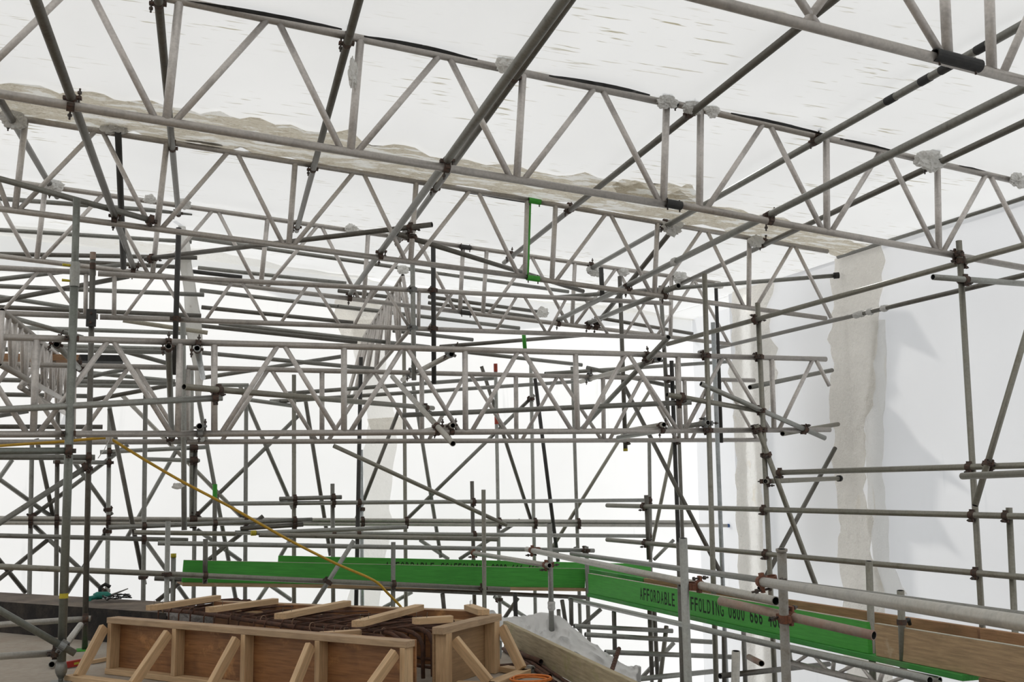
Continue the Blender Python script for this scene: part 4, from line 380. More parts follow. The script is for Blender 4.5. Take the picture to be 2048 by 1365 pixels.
 ('dark grey far tube rising right, fourteenth from top at centre behind the lattice beams', (2.76, 12.959, 3.139), (4.755, 13.218, 3.378), 0.0252, 'dark', [], 'rust', 'far tubes at centre behind the lattice beams', 'scaffold tube', 'scaffold_tube', []),
 ('mid grey far tube falling right, fifteenth from top at centre behind the lattice beams', (3.15, 13.109, 3.098), (4.769, 13.32, 2.992), 0.0252, 'galvd', [], 'rust', 'far tubes at centre behind the lattice beams', 'scaffold tube', 'scaffold_tube', []),
 ('mid grey far tube falling right, sixteenth from top at centre behind the lattice beams', (-0.091, 12.588, 2.948), (1.917, 12.849, 2.83), 0.0252, 'galvd', [], 'rust', 'far tubes at centre behind the lattice beams', 'scaffold tube', 'scaffold_tube', []),
 ('mid grey far tube rising right, seventeenth from top at centre behind the lattice beams', (-0.107, 12.886, 2.686), (1.608, 13.109, 3.017), 0.0252, 'galvd', [], 'rust', 'far tubes at centre behind the lattice beams', 'scaffold tube', 'scaffold_tube', []),
 ('mid grey far tube rising right, eighteenth from top at centre behind the lattice beams', (4.16, 13.041, 2.833), (6.957, 13.404, 3.093), 0.0252, 'galvd', [], 'rust', 'far tubes at centre behind the lattice beams', 'scaffold tube', 'scaffold_tube', []),
 ('light grey far tube almost level, nineteenth from top at centre behind the lattice beams', (0.095, 13.312, 2.648), (0.455, 13.359, 2.658), 0.0252, 'galv', [], 'rust', 'far tubes at centre behind the lattice beams', 'scaffold tube', 'scaffold_tube', []),
 ('mid grey far tube rising right, twentieth from top at centre behind the lattice beams', (0.87, 12.913, 2.52), (3.529, 13.259, 2.787), 0.0252, 'galvd', [], 'rust', 'far tubes at centre behind the lattice beams', 'scaffold tube', 'scaffold_tube', []),
 ('mid grey far tube rising right, twenty-first from top at centre behind the lattice beams', (0.832, 13.308, 2.462), (4.813, 13.826, 2.819), 0.0252, 'galvd', [], 'rust', 'far tubes at centre behind the lattice beams', 'scaffold tube', 'scaffold_tube', []),
 ('light grey far tube rising right, twenty-second from top at centre behind the lattice beams', (0.723, 13.494, 2.476), (1.13, 13.547, 2.504), 0.0252, 'galv', [], 'rust', 'far tubes at centre behind the lattice beams', 'scaffold tube', 'scaffold_tube', []),
 ('light grey far tube falling right, twenty-third from top at centre behind the lattice beams', (0.461, 13.26, 2.472), (0.979, 13.327, 2.41), 0.0252, 'galv', [], 'rust', 'far tubes at centre behind the lattice beams', 'scaffold tube', 'scaffold_tube', []),
 ('mid grey back-wall upright, first from the left', (-1.924, 13.15, 1.952), (-1.79, 13.167, -2.5), 0.0252, 'galvd', [], 'rust', 'uprights along the back wall', 'scaffold tube', 'scaffold_tube', []),
 ('dark grey back-wall upright, second from the left', (-1.686, 13.181, 2.672), (-1.505, 13.204, -2.5), 0.0252, 'dark', [], 'rust', 'uprights along the back wall', 'scaffold tube', 'scaffold_tube', []),
 ('light grey back-wall upright, third from the left', (-1.12, 13.254, 2.366), (-1.001, 13.27, -2.5), 0.0252, 'galv', [], 'rust', 'uprights along the back wall', 'scaffold tube', 'scaffold_tube', []),
 ('mid grey back-wall upright, fourth from the left', (-0.693, 12.61, 2.46), (-0.58, 12.625, -2.5), 0.0252, 'galvd', [], 'rust', 'uprights along the back wall', 'scaffold tube', 'scaffold_tube', []),
 ('light grey back-wall upright, fifth from the left', (-0.216, 13.372, 2.837), (-0.167, 13.378, 0.953), 0.0252, 'galv', [], 'rust', 'uprights along the back wall', 'scaffold tube', 'scaffold_tube', []),
 ('mid grey back-wall upright, sixth from the left', (-0.148, 13.381, 1.994), (-0.075, 13.39, -2.5), 0.0252, 'galvd', [], 'rust', 'uprights along the back wall', 'scaffold tube', 'scaffold_tube', []),
 ('dark grey back-wall upright, seventh from the left', (0.086, 12.711, 1.456), (0.156, 12.72, -2.5), 0.0252, 'dark', [], 'rust', 'uprights along the back wall', 'scaffold tube', 'scaffold_tube', [('greentop', 0)]),
 ('mid grey back-wall upright, eighth from the left', (0.431, 13.456, 2.686), (0.518, 13.467, -2.5), 0.0252, 'galvd', [], 'rust', 'uprights along the back wall', 'scaffold tube', 'scaffold_tube', []),
 ('olive grey back-wall upright, ninth from the left', (0.959, 12.825, 2.739), (1.046, 12.836, -2.5), 0.0252, 'olive', [], 'rust', 'uprights along the back wall', 'scaffold tube', 'scaffold_tube', []),
 ('mid grey back-wall upright, tenth from the left', (1.435, 12.887, 1.45), (1.505, 12.896, -2.5), 0.0252, 'galvd', [], 'rust', 'uprights along the back wall', 'scaffold tube', 'scaffold_tube', []),
 ('black back-wall upright, eleventh from the left', (1.768, 12.93, 2.98), (1.704, 12.921, -2.5), 0.0252, 'black', [], 'rust', 'uprights along the back wall', 'scaffold tube', 'scaffold_tube', []),
 ('bright grey back-wall upright, twelfth from the left', (1.875, 13.644, 1.882), (1.945, 13.653, -2.5), 0.0252, 'bright', [], 'rust', 'uprights along the back wall', 'scaffold tube', 'scaffold_tube', []),
 ('olive grey back-wall upright, thirteenth from the left', (2.439, 13.717, 3.192), (2.497, 13.725, -2.5), 0.0252, 'olive', [], 'rust', 'uprights along the back wall', 'scaffold tube', 'scaffold_tube', []),
 ('light grey back-wall upright, fourteenth from the left', (3.726, 13.884, 3.053), (3.77, 13.89, -2.5), 0.0252, 'galv', [], 'rust', 'uprights along the back wall', 'scaffold tube', 'scaffold_tube', [('redband', 0)]),
 ('light grey back-wall upright, fifteenth from the left', (4.248, 13.952, 3.1), (4.27, 13.955, -2.5), 0.0252, 'galv', [], 'rust', 'uprights along the back wall', 'scaffold tube', 'scaffold_tube', []),
 ('mid grey back-wall upright, sixteenth from the left', (4.879, 14.034, 3.052), (4.945, 14.043, -2.5), 0.0252, 'galvd', [], 'rust', 'uprights along the back wall', 'scaffold tube', 'scaffold_tube', []),
 ('mid grey back-wall upright, seventeenth from the left', (5.759, 13.449, 1.972), (5.666, 13.437, -2.5), 0.0252, 'galvd', [], 'rust', 'uprights along the back wall', 'scaffold tube', 'scaffold_tube', []),
 ('light grey back ledger rising right, first from the top below the lower beams', (-1.2, 13.192, 1.839), (-0.025, 13.345, 1.903), 0.0252, 'galv', [(0.0851, 0.024, 0.003, -1.0, -0.129, 0.992, -0.0), (0.8638, 0.026, 0.003, -1.0, -0.129, 0.992, -0.0), (0.9018, 0.016, 0.002, -1.0, -0.129, 0.992, 0.0)], 'rust', 'ledgers in front of the back wall', 'scaffold tube', 'scaffold_tube', []),
 ('light grey back ledger almost level, second from the top below the lower beams', (-0.697, 13.257, 1.759), (-0.101, 13.335, 1.742), 0.0252, 'galv', [(0.8655, 0.026, 0.003, -1.0, -0.129, 0.992, -0.0), (0.9381, 0.016, 0.002, -1.0, -0.129, 0.992, 0.0)], 'rust', 'ledgers in front of the back wall', 'scaffold tube', 'scaffold_tube', []),
 ('light grey back ledger almost level, third from the top below the lower beams', (-1.68, 13.13, 1.731), (-1.078, 13.208, 1.719), 0.0252, 'galv', [(0.0565, 0.035, 0.005, -0.999, -0.129, 0.992, 0.0), (0.9671, 0.024, 0.003, -1.0, -0.124, 0.992, 0.0)], 'rust', 'ledgers in front of the back wall', 'scaffold tube', 'scaffold_tube', []),
 ('mid grey back ledger almost level, fourth from the top below the lower beams', (0.812, 12.754, 1.28), (1.539, 12.848, 1.29), 0.0252, 'galvd', [(0.2444, 0.016, 0.002, -1.0, -0.129, 0.992, 0.0), (0.8705, 0.018, 0.002, -1.0, -0.129, 0.992, -0.0)], 'rust', 'ledgers in front of the back wall', 'scaffold tube', 'scaffold_tube', []),
 ('light grey back ledger almost level, fifth from the top below the lower beams', (0.246, 12.68, 1.234), (5.736, 13.394, 1.193), 0.0252, 'galv', [(0.1357, 0.016, 0.002, -1.0, -0.129, 0.992, 0.0), (0.2186, 0.018, 0.002, -1.0, -0.129, 0.992, -0.0), (0.2748, -0.012, -0.002, -1.0, -0.129, 0.992, -0.0), (0.9964, -0.021, -0.003, -1.0, 0.433, 0.902, -0.011), (0.5398, 0.014, 0.002, -1.0, -0.129, 0.992, -0.0)], 'rust', 'ledgers in front of the back wall', 'scaffold tube', 'scaffold_tube', []),
 ('pale grey back ledger almost level, sixth from the top below the lower beams', (-3.884, 12.843, 1.154), (6.708, 14.22, 0.863), 0.0252, 'galvl', [(0.1881, 0.03, 0.004, -1.0, -0.129, 0.992, -0.0), (0.2134, 0.035, 0.005, -0.999, -0.129, 0.992, -0.0), (0.2646, 0.024, 0.003, -1.0, -0.129, 0.992, 0.0), (0.3513, 0.026, 0.003, -1.0, -0.129, 0.992, 0.0), (0.3548, 0.016, 0.002, -1.0, -0.129, 0.992, -0.0), (0.4106, 0.017, 0.002, -1.0, -0.129, 0.992, 0.0), (0.5457, 0.016, 0.002, -1.0, -0.129, 0.992, -0.0), (0.5998, 0.01, 0.001, -1.0, -0.129, 0.992, -0.0), (0.7207, 0.008, 0.001, -1.0, -0.129, 0.992, 0.0), (0.7692, 0.004, 0.001, -1.0, -0.129, 0.992, 0.0), (0.8304, 0.012, 0.002, -1.0, -0.129, 0.992, -0.0)], 'rust', 'ledgers in front of the back wall', 'scaffold tube', 'scaffold_tube', []),
 ('mid grey back ledger rising right, seventh from the top below the lower beams', (-1.02, 12.515, 0.996), (1.193, 12.803, 1.034), 0.0252, 'galvd', [(0.1657, 0.023, 0.003, -1.0, -0.129, 0.992, 0.0), (0.5066, 0.018, 0.002, -1.0, -0.129, 0.992, -0.0), (0.9103, 0.016, 0.002, -1.0, -0.129, 0.992, -0.0)], 'rust', 'ledgers in front of the back wall', 'scaffold tube', 'scaffold_tube', []),
 ('pale grey back ledger almost level, eighth from the top below the lower beams', (-3.882, 12.843, 1.104), (7.376, 14.307, 0.797), 0.0252, 'galvl', [(0.1769, 0.03, 0.004, -1.0, -0.129, 0.992, 0.0), (0.2007, 0.035, 0.005, -0.999, -0.129, 0.992, -0.0), (0.2488, 0.024, 0.003, -1.0, -0.129, 0.992, 0.0), (0.3304, 0.026, 0.003, -1.0, -0.129, 0.992, 0.0), (0.3337, 0.016, 0.002, -1.0, -0.129, 0.992, -0.0), (0.3862, 0.017, 0.002, -1.0, -0.129, 0.992, 0.0), (0.5133, 0.016, 0.002, -1.0, -0.129, 0.992, -0.0), (0.5641, 0.01, 0.001, -1.0, -0.129, 0.992, -0.0), (0.6779, 0.008, 0.001, -1.0, -0.129, 0.992, -0.0), (0.7235, 0.004, 0.001, -1.0, -0.129, 0.992, 0.0), (0.7812, 0.012, 0.002, -1.0, -0.129, 0.992, 0.0)], 'rust', 'ledgers in front of the back wall', 'scaffold tube', 'scaffold_tube', [('blueend', 0)]),
 ('dark grey back ledger rising right, ninth from the top below the lower beams', (0.379, 12.697, 0.95), (1.089, 12.79, 0.979), 0.0252, 'dark', [(0.8682, 0.016, 0.002, -1.0, -0.129, 0.992, 0.0)], 'rust', 'ledgers in front of the back wall', 'scaffold tube', 'scaffold_tube', []),
 ('light grey back ledger rising right, tenth from the top below the lower beams', (0.481, 12.163, 0.916), (2.238, 12.391, 0.938), 0.0252, 'galv', [], 'rust', 'ledgers in front of the back wall', 'scaffold tube', 'scaffold_tube', [('yellowend', 0)]),
 ('olive grey back ledger almost level, eleventh from the top below the lower beams', (-0.731, 12.105, 0.953), (0.314, 12.241, 0.909), 0.0252, 'olive', [], 'rust', 'ledgers in front of the back wall', 'scaffold tube', 'scaffold_tube', []),
 ('light grey back ledger almost level, twelfth from the top below the lower beams', (0.32, 12.69, 0.907), (5.712, 13.391, 0.718), 0.0252, 'galv', [(0.1255, 0.016, 0.002, -1.0, -0.129, 0.992, 0.0), (0.2101, 0.018, 0.002, -1.0, -0.129, 0.992, 0.0), (0.2652, -0.012, -0.002, -1.0, -0.129, 0.992, 0.0), (0.9963, -0.021, -0.003, -1.0, 0.578, 0.816, -0.014), (0.537, 0.014, 0.002, -1.0, -0.129, 0.992, -0.0)], 'rust', 'ledgers in front of the back wall', 'scaffold tube', 'scaffold_tube', []),
 ('olive grey back ledger almost level, thirteenth from the top below the lower beams', (0.544, 11.771, 0.91), (3.257, 12.123, 0.785), 0.0252, 'olive', [], 'rust', 'ledgers in front of the back wall', 'scaffold tube', 'scaffold_tube', []),
 ('mid grey back ledger almost level, fourteenth from the top below the lower beams', (-3.753, 12.16, 1.03), (-0.189, 12.623, 0.838), 0.0252, 'galvd', [(0.8706, 0.023, 0.003, -1.0, -0.129, 0.992, 0.0)], 'rust', 'ledgers in front of the back wall', 'scaffold tube', 'scaffold_tube', []),
 ('light grey back ledger almost level, fifteenth from the top below the lower beams', (-0.471, 11.739, 0.851), (4.54, 12.39, 0.609), 0.0252, 'galv', [(0.975, 0.005, 0.001, -1.0, 0.129, -0.992, 0.0)], 'rust', 'ledgers in front of the back wall', 'scaffold tube', 'scaffold_tube', []),
 ('olive grey back ledger almost level, sixteenth from the top below the lower beams', (-3.559, 11.157, 0.827), (3.377, 12.059, 0.216), 0.0285, 'olive', [(0.4599, 0.014, 0.002, -1.0, 0.129, -0.992, 0.0), (0.5144, 0.016, 0.002, -1.0, -0.129, 0.992, 0.0), (0.8023, -0.001, -0.0, -1.0, -0.129, 0.992, 0.0), (0.9514, -0.0, -0.0, -1.0, 0.129, -0.992, -0.0)], 'rust', 'ledgers in front of the back wall', 'scaffold tube', 'scaffold_tube', []),
 ('dark grey back ledger almost level, seventeenth from the top below the lower beams', (-0.502, 11.935, 0.481), (4.514, 12.587, 0.035), 0.0252, 'dark', [], 'rust', 'ledgers in front of the back wall', 'scaffold tube', 'scaffold_tube', []),
 ('light grey brace rising right against the back wall, first from the left', (-2.124, 13.176, 1.756), (-3.097, 13.049, 0.109), 0.0252, 'galv', [], 'rust', 'braces against the back wall', 'scaffold tube', 'scaffold_tube', []),
 ('dark grey brace falling right against the back wall, second from the left', (-3.221, 13.033, 1.964), (-1.915, 13.203, 0.273), 0.0252, 'dark', [], 'rust', 'braces against the back wall', 'scaffold tube', 'scaffold_tube', []),
 ('dark grey brace rising right against the back wall, third from the left', (-1.697, 13.231, 0.872), (-3.427, 13.007, -0.65), 0.0252, 'dark', [], 'rust', 'braces against the back wall', 'scaffold tube', 'scaffold_tube', []),
 ('light grey brace falling right against the back wall, fourth from the left', (-3.549, 12.991, 2.545), (-1.671, 13.235, 1.095), 0.0252, 'galv', [], 'rust', 'braces against the back wall', 'scaffold tube', 'scaffold_tube', []),
 ('dark grey brace falling right against the back wall, fifth from the left', (-1.887, 13.207, 1.995), (-1.671, 13.235, 1.1), 0.0252, 'dark', [], 'rust', 'braces against the back wall', 'scaffold tube', 'scaffold_tube', []),
 ('mid grey brace falling right against the back wall, sixth from the left', (-1.873, 13.208, 1.021), (-1.084, 13.311, 0.233), 0.0252, 'galvd', [(0.9822, 0.024, 0.003, -1.0, 0.524, -0.851, 0.01)], 'rust', 'braces against the back wall', 'scaffold tube', 'scaffold_tube', []),
 ('mid grey brace rising right against the back wall, seventh from the left', (-0.908, 13.334, 1.932), (-1.898, 13.205, 1.111), 0.0252, 'galvd', [(0.9845, 0.03, 0.004, -1.0, -0.292, -0.956, -0.013)], 'rust', 'braces against the back wall', 'scaffold tube', 'scaffold_tube', []),
 ('mid grey brace rising right against the back wall, eighth from the left', (-1.09, 13.31, 0.957), (-1.494, 13.258, 0.252), 0.0252, 'galvd', [(0.0246, 0.024, 0.003, -1.0, 0.281, -0.96, 0.004)], 'rust', 'braces against the back wall', 'scaffold tube', 'scaffold_tube', []),
 ('mid grey brace falling right against the back wall, ninth from the left', (-1.528, 13.253, 1.796), (-1.053, 13.315, 1.116), 0.0252, 'galvd', [(0.9056, 0.024, 0.003, -1.0, 0.129, -0.992, 0.0)], 'rust', 'braces against the back wall', 'scaffold tube', 'scaffold_tube', []),
 ('dark grey brace falling right against the back wall, tenth from the left', (-1.068, 12.613, 2.3), (-0.635, 12.669, 0.363), 0.0252, 'dark', [(0.9569, 0.023, 0.003, -1.0, 0.129, -0.992, 0.0)], 'rust', 'braces against the back wall', 'scaffold tube', 'scaffold_tube', []),
 ('light grey brace rising right against the back wall, eleventh from the left', (-0.32, 13.41, 1.953), (-0.88, 13.338, 0.854), 0.0252, 'galv', [], 'rust', 'braces against the back wall', 'scaffold tube', 'scaffold_tube', []),
 ('mid grey brace falling right against the back wall, twelfth from the left', (-0.671, 13.365, 0.802), (-0.18, 13.429, 0.102), 0.0252, 'galvd', [], 'rust', 'braces against the back wall', 'scaffold tube', 'scaffold_tube', []),
 ('pale grey brace falling right against the back wall, thirteenth from the left', (-1.006, 13.321, 2.525), (0.449, 13.51, 1.026), 0.0252, 'galvl', [(0.9905, 0.017, 0.002, -1.0, 0.434, -0.901, 0.005)], 'rust', 'braces against the back wall', 'scaffold tube', 'scaffold_tube', []),
 ('dark grey brace rising right against the back wall, fourteenth from the left', (0.634, 12.834, 1.084), (-0.504, 12.686, 0.174), 0.0252, 'dark', [], 'rust', 'braces against the back wall', 'scaffold tube', 'scaffold_tube', []),
 ('mid grey brace falling right against the back wall, fifteenth from the left', (-0.128, 13.435, 2.48), (0.371, 13.5, 0.074), 0.0252, 'galvd', [], 'rust', 'braces against the back wall', 'scaffold tube', 'scaffold_tube', []),
 ('light grey brace falling right against the back wall, sixteenth from the left', (-0.102, 13.439, 0.926), (0.418, 13.506, 0.538), 0.0252, 'galv', [], 'rust', 'braces against the back wall', 'scaffold tube', 'scaffold_tube', []),
 ('mid grey brace rising right against the back wall, seventeenth from the left', (1.087, 13.593, 2.313), (-0.118, 13.437, 1.085), 0.0252, 'galvd', [(0.9884, 0.016, 0.002, -1.0, -0.474, -0.88, -0.01)], 'rust', 'braces against the back wall', 'scaffold tube', 'scaffold_tube', []),
 ('light grey brace rising right against the back wall, eighteenth from the left', (0.739, 13.548, 0.228), (0.624, 13.533, 0.056), 0.0252, 'galv', [], 'rust', 'braces against the back wall', 'scaffold tube', 'scaffold_tube', []),
 ('mid grey brace falling right against the back wall, nineteenth from the left', (0.351, 13.498, 2.676), (1.031, 13.586, 1.153), 0.0252, 'galvd', [(0.1111, 0.017, 0.002, -1.0, 0.129, -0.992, 0.0)], 'rust', 'braces against the back wall', 'scaffold tube', 'scaffold_tube', []),
 ('light grey brace falling right against the back wall, twentieth from the left', (0.775, 13.553, 0.232), (1.031, 13.586, 0.047), 0.0252, 'galv', [], 'rust', 'braces against the back wall', 'scaffold tube', 'scaffold_tube', []),
 ('light grey brace rising right against the back wall, twenty-first from the left', (1.019, 13.584, 0.806), (0.889, 13.568, 0.581), 0.0252, 'galv', [], 'rust', 'braces against the back wall', 'scaffold tube', 'scaffold_tube', []),
 ('dark grey brace falling right against the back wall, twenty-second from the left', (1.145, 13.601, 2.616), (1.506, 13.648, 0.565), 0.0252, 'dark', [], 'rust', 'braces against the back wall', 'scaffold tube', 'scaffold_tube', []),
 ('dark grey brace rising right against the back wall, twenty-third from the left', (2.383, 13.762, 2.4), (1.825, 13.689, 0.996), 0.0252, 'dark', [(0.901, 0.016, 0.002, -1.0, 0.129, -0.992, 0.0)], 'rust', 'braces against the back wall', 'scaffold tube', 'scaffold_tube', []),
 ('light grey brace rising right against the back wall, twenty-fourth from the left', (2.562, 13.785, 0.069), (2.188, 13.736, -0.105), 0.0252, 'galv', [], 'rust', 'braces against the back wall', 'scaffold tube', 'scaffold_tube', []),
 ('mid grey brace falling right against the back wall, twenty-fifth from the left', (2.573, 13.786, 2.739), (2.953, 13.836, 0.489), 0.0252, 'galvd', [], 'rust', 'braces against the back wall', 'scaffold tube', 'scaffold_tube', []),
 ('light grey brace falling right against the back wall, twenty-sixth from the left', (2.669, 13.799, 0.722), (3.056, 13.849, 0.466), 0.0252, 'galv', [], 'rust', 'braces against the back wall', 'scaffold tube', 'scaffold_tube', []),
 ('mid grey brace rising right against the back wall, twenty-seventh from the left', (4.306, 14.012, 2.643), (2.507, 13.778, 1.006), 0.0252, 'galvd', [(0.0348, 0.004, 0.001, -1.0, 0.129, -0.992, 0.0)], 'rust', 'braces against the back wall', 'scaffold tube', 'scaffold_tube', []),
 ('mid grey brace rising right against the back wall, twenty-eighth from the left', (4.073, 13.981, 0.946), (3.208, 13.869, 0.461), 0.0252, 'galvd', [], 'rust', 'braces against the back wall', 'scaffold tube', 'scaffold_tube', []),
 ('dark grey brace falling right against the back wall, twenty-ninth from the left', (3.536, 13.912, 3.018), (4.234, 14.002, 0.943), 0.0252, 'dark', [], 'rust', 'braces against the back wall', 'scaffold tube', 'scaffold_tube', []),
 ('dark grey brace rising right against the back wall, thirtieth from the left', (3.82, 13.249, -0.005), (3.606, 13.221, -0.276), 0.0252, 'dark', [], 'rust', 'braces against the back wall', 'scaffold tube', 'scaffold_tube', []),
 ('light grey brace falling right against the back wall, thirty-first from the left', (3.687, 13.931, -0.043), (4.235, 14.003, -0.397), 0.0252, 'galv', [(0.1047, 0.008, 0.001, -1.0, 0.129, -0.992, 0.0)], 'rust', 'braces against the back wall', 'scaffold tube', 'scaffold_tube', []),
 ('black brace falling right against the back wall, thirty-second from the left', (4.099, 13.285, 2.799), (4.385, 13.322, 0.427), 0.0252, 'black', [], 'rust', 'braces against the back wall', 'scaffold tube', 'scaffold_tube', []),
 ('olive grey brace rising right against the back wall, thirty-third from the left', (6.164, 14.253, 2.789), (4.539, 14.042, 0.56), 0.0252, 'olive', [], 'rust', 'braces against the back wall', 'scaffold tube', 'scaffold_tube', []),
 ('olive grey brace rising right against the back wall, thirty-fourth from the left', (6.165, 13.553, 1.984), (5.752, 13.5, 0.495), 0.0252, 'olive', [], 'rust', 'braces against the back wall', 'scaffold tube', 'scaffold_tube', []),
 ('mid grey brace rising right against the back wall, thirty-fifth from the left', (6.45, 14.29, 0.611), (6.121, 14.248, 0.349), 0.0252, 'galvd', [], 'rust', 'braces against the back wall', 'scaffold tube', 'scaffold_tube', []),
 ('long brace falling right across the centre of the back wall, in front of the uprights', (1.397, 12.482, 1.883), (3.544, 12.761, 0.924), 0.0252, 'olive', [], 'rust', None, 'scaffold tube', 'scaffold_tube', []),
 ('pale brace crossing the green fascia board left of centre', (1.54, 11.7, 0.829), (1.103, 11.643, 0.158), 0.0252, 'galv', [(0.634, 0.988, 0.128, -0.087, -0.129, 0.992, -0.0)], 'rust', None, 'scaffold tube', 'scaffold_tube', []),
 ('walkway post left of the green board end', (-0.374, 11.551, 1.077), (-0.323, 11.558, -2.5), 0.0252, 'galv', [], 'rust', 'walkway posts', 'scaffold tube', 'scaffold_tube', []),
 ('short walkway post with yellow cap left of the green board', (-0.321, 11.958, 0.723), (-0.266, 11.965, -2.5), 0.0252, 'galvd', [], 'rust', 'walkway posts', 'scaffold tube', 'scaffold_tube', [('yellowcap', 0)]),
 ('walkway post in front of the green board left end', (-0.001, 11.65, 0.884), (0.006, 11.651, 0.432), 0.0252, 'dark', [], 'rust', 'walkway posts', 'scaffold tube', 'scaffold_tube', []),
 ('walkway post in front of the green board, centre left', (2.003, 11.91, 0.793), (1.998, 11.91, -2.5), 0.0252, 'galvd', [], 'rust', 'walkway posts', 'scaffold tube', 'scaffold_tube', []),
 ('tall brown walkway post in front of the green board, centre', (3.049, 11.946, 1.358), (3.048, 11.946, -2.5), 0.0252, 'olive', [], 'rust', 'walkway posts', 'scaffold tube', 'scaffold_tube', []),
 ('tall dark walkway post just left of the tall brown one', (3.199, 13.116, 1.466), (3.256, 13.123, -2.5), 0.0252, 'dark', [], 'rust', 'walkway posts', 'scaffold tube', 'scaffold_tube', []),
 ('walkway post at the corner where the green boards meet', (4.421, 12.325, 0.663), (4.437, 12.327, -2.5), 0.0252, 'galvd', [], 'rust', 'walkway posts', 'scaffold tube', 'scaffold_tube', []),
 ('light grey post with tape collar rising from the white tarp', (3.102, 9.661, 1.033), (3.154, 9.806, -0.06), 0.0252, 'galv', [], 'rust', 'walkway posts', 'scaffold tube', 'scaffold_tube', [('tape_w', 0.7)]),
 ('guardrail post by the free rail ends, right of centre', (4.704, 11.114, 1.276), (4.716, 11.115, 0.571), 0.0252, 'dark', [(0.1724, 0.31, -0.951, -0.011, -0.951, -0.31, -0.016), (0.7404, 0.307, -0.951, -0.025, -0.952, -0.307, -0.016)], 'rust', 'walkway posts', 'scaffold tube', 'scaffold_tube', []),
 ('dark post beneath the rail ends beside it, right of centre', (4.435, 12.776, 0.636), (4.463, 12.78, 0.531), 0.0252, 'galvd', [], 'rust', 'walkway posts', 'scaffold tube', 'scaffold_tube', []),
 ('near galvanised post in front of the stencilled green board', (2.847, 6.163, 1.042), (3.058, 6.618, -2.5), 0.0252, 'galv', [], 'rust', 'walkway posts', 'scaffold tube', 'scaffold_tube', []),
 ('rusty brown post tight behind the near galvanised post', (4.232, 9.26, 0.852), (4.413, 9.697, -2.5), 0.0252, 'dark', [], 'rust', 'walkway posts', 'scaffold tube', 'scaffold_tube', []),
 ('near stained post with flanged top where two thick rails meet', (2.967, 5.187, 1.02), (3.186, 5.637, -2.5), 0.0252, 'stain', [], 'rust', 'walkway posts', 'scaffold tube', 'scaffold_tube', [('flange', 0)]),
 ('near post at the junction of green and bare boards', (4.63, 6.864, 0.809), (4.827, 7.289, -2.5), 0.0252, 'olive', [], 'rust', 'walkway posts', 'scaffold tube', 'scaffold_tube', []),
 ('short post in front of the bare brown board', (4.623, 6.503, 0.631), (4.657, 6.572, 0.09), 0.0252, 'olive', [], 'rust', 'walkway posts', 'scaffold tube', 'scaffold_tube', []),
 ('capped white post stub at the bottom right of the walkway', (3.084, 5.982, 0.375), (3.104, 6.395, -2.5), 0.0252, 'galvl', [], 'rust', 'walkway posts', 'scaffold tube', 'scaffold_tube', []),
 ('near white-grey handrail with open end above the stencilled board', (2.935, 9.85, 0.791), (2.971, 5.279, 0.739), 0.0252, 'galvl', [(0.0347, 0.047, 0.131, -0.99, 0.999, 0.007, 0.048), (0.7981, 0.059, 0.127, -0.99, -0.998, -0.007, -0.06)], 'rustred', None, 'scaffold tube', 'scaffold_tube', []),
 ('stained brown rail with open end in front of the green board', (2.844, 5.688, 0.706), (3.243, 4.801, 0.604), 0.0252, 'stainp', [(0.4875, 0.062, 0.127, -0.99, -0.911, -0.398, -0.108)], 'rustred', None, 'scaffold tube', 'scaffold_tube', []),
 ('thick near rail sweeping to the right edge above the bare boards', (2.815, 5.149, 0.857), (2.051, 1.585, 0.991), 0.0252, 'galvl', [(0.0055, 0.062, 0.127, -0.99, 0.902, 0.417, 0.11)], 'rustred', None, 'scaffold tube', 'scaffold_tube', []),
 ('dark rear handrail of the walkway running to the right edge', (4.169, 12.151, 0.596), (4.047, 3.008, 0.692), 0.0252, 'galvd', [], 'rust', None, 'scaffold tube', 'scaffold_tube', []),
 ('grey rail with open end dropping from the brown post to the light post', (2.903, 11.877, 0.651), (3.082, 9.618, 0.65), 0.0252, 'galvl', [(0.0088, -0.0, -0.0, -1.0, 0.851, 0.525, -0.0), (0.9602, 0.047, 0.131, -0.99, 0.995, 0.079, 0.058)], 'rustred', None, 'scaffold tube', 'scaffold_tube', []),
 ('long tube under the stencilled walkway edge', (4.034, 11.841, 0.104), (4.342, 5.866, 0.15), 0.0252, 'galv', [], 'rust', None, 'scaffold tube', 'scaffold_tube', []),
 ('dark grey upright below the walkway, first from the left', (2.584, 12.03, 0.203), (2.612, 12.055, -0.021), 0.0252, 'dark', [], 'rust', 'tubes under the walkway', 'scaffold tube', 'scaffold_tube', []),
 ('black upright below the walkway, second from the left', (3.342, 11.708, 0.208), (3.361, 11.75, -0.113), 0.0252, 'black', [], 'rust', 'tubes under the walkway', 'scaffold tube', 'scaffold_tube', []),
 ('light grey upright below the walkway, third from the left', (4.167, 12.673, -0.103), (4.176, 12.69, -0.236), 0.0252, 'galv', [], 'rust', 'tubes under the walkway', 'scaffold tube', 'scaffold_tube', []),
 ('dark grey upright below the walkway, fourth from the left', (4.108, 12.354, 0.042), (4.155, 12.378, -0.218), 0.0252, 'dark', [], 'rust', 'tubes under the walkway', 'scaffold tube', 'scaffold_tube', []),
 ('dark grey upright below the walkway, fifth from the left', (3.945, 11.546, 0.14), (3.959, 11.586, -0.159), 0.0252, 'dark', [], 'rust', 'tubes under the walkway', 'scaffold tube', 'scaffold_tube', []),
 ('mid grey tube below the walkway, sixth from the left', (4.522, 12.145, -0.058), (4.261, 12.254, -0.295), 0.0252, 'galvd', [], 'rust', 'tubes under the walkway', 'scaffold tube', 'scaffold_tube', []),
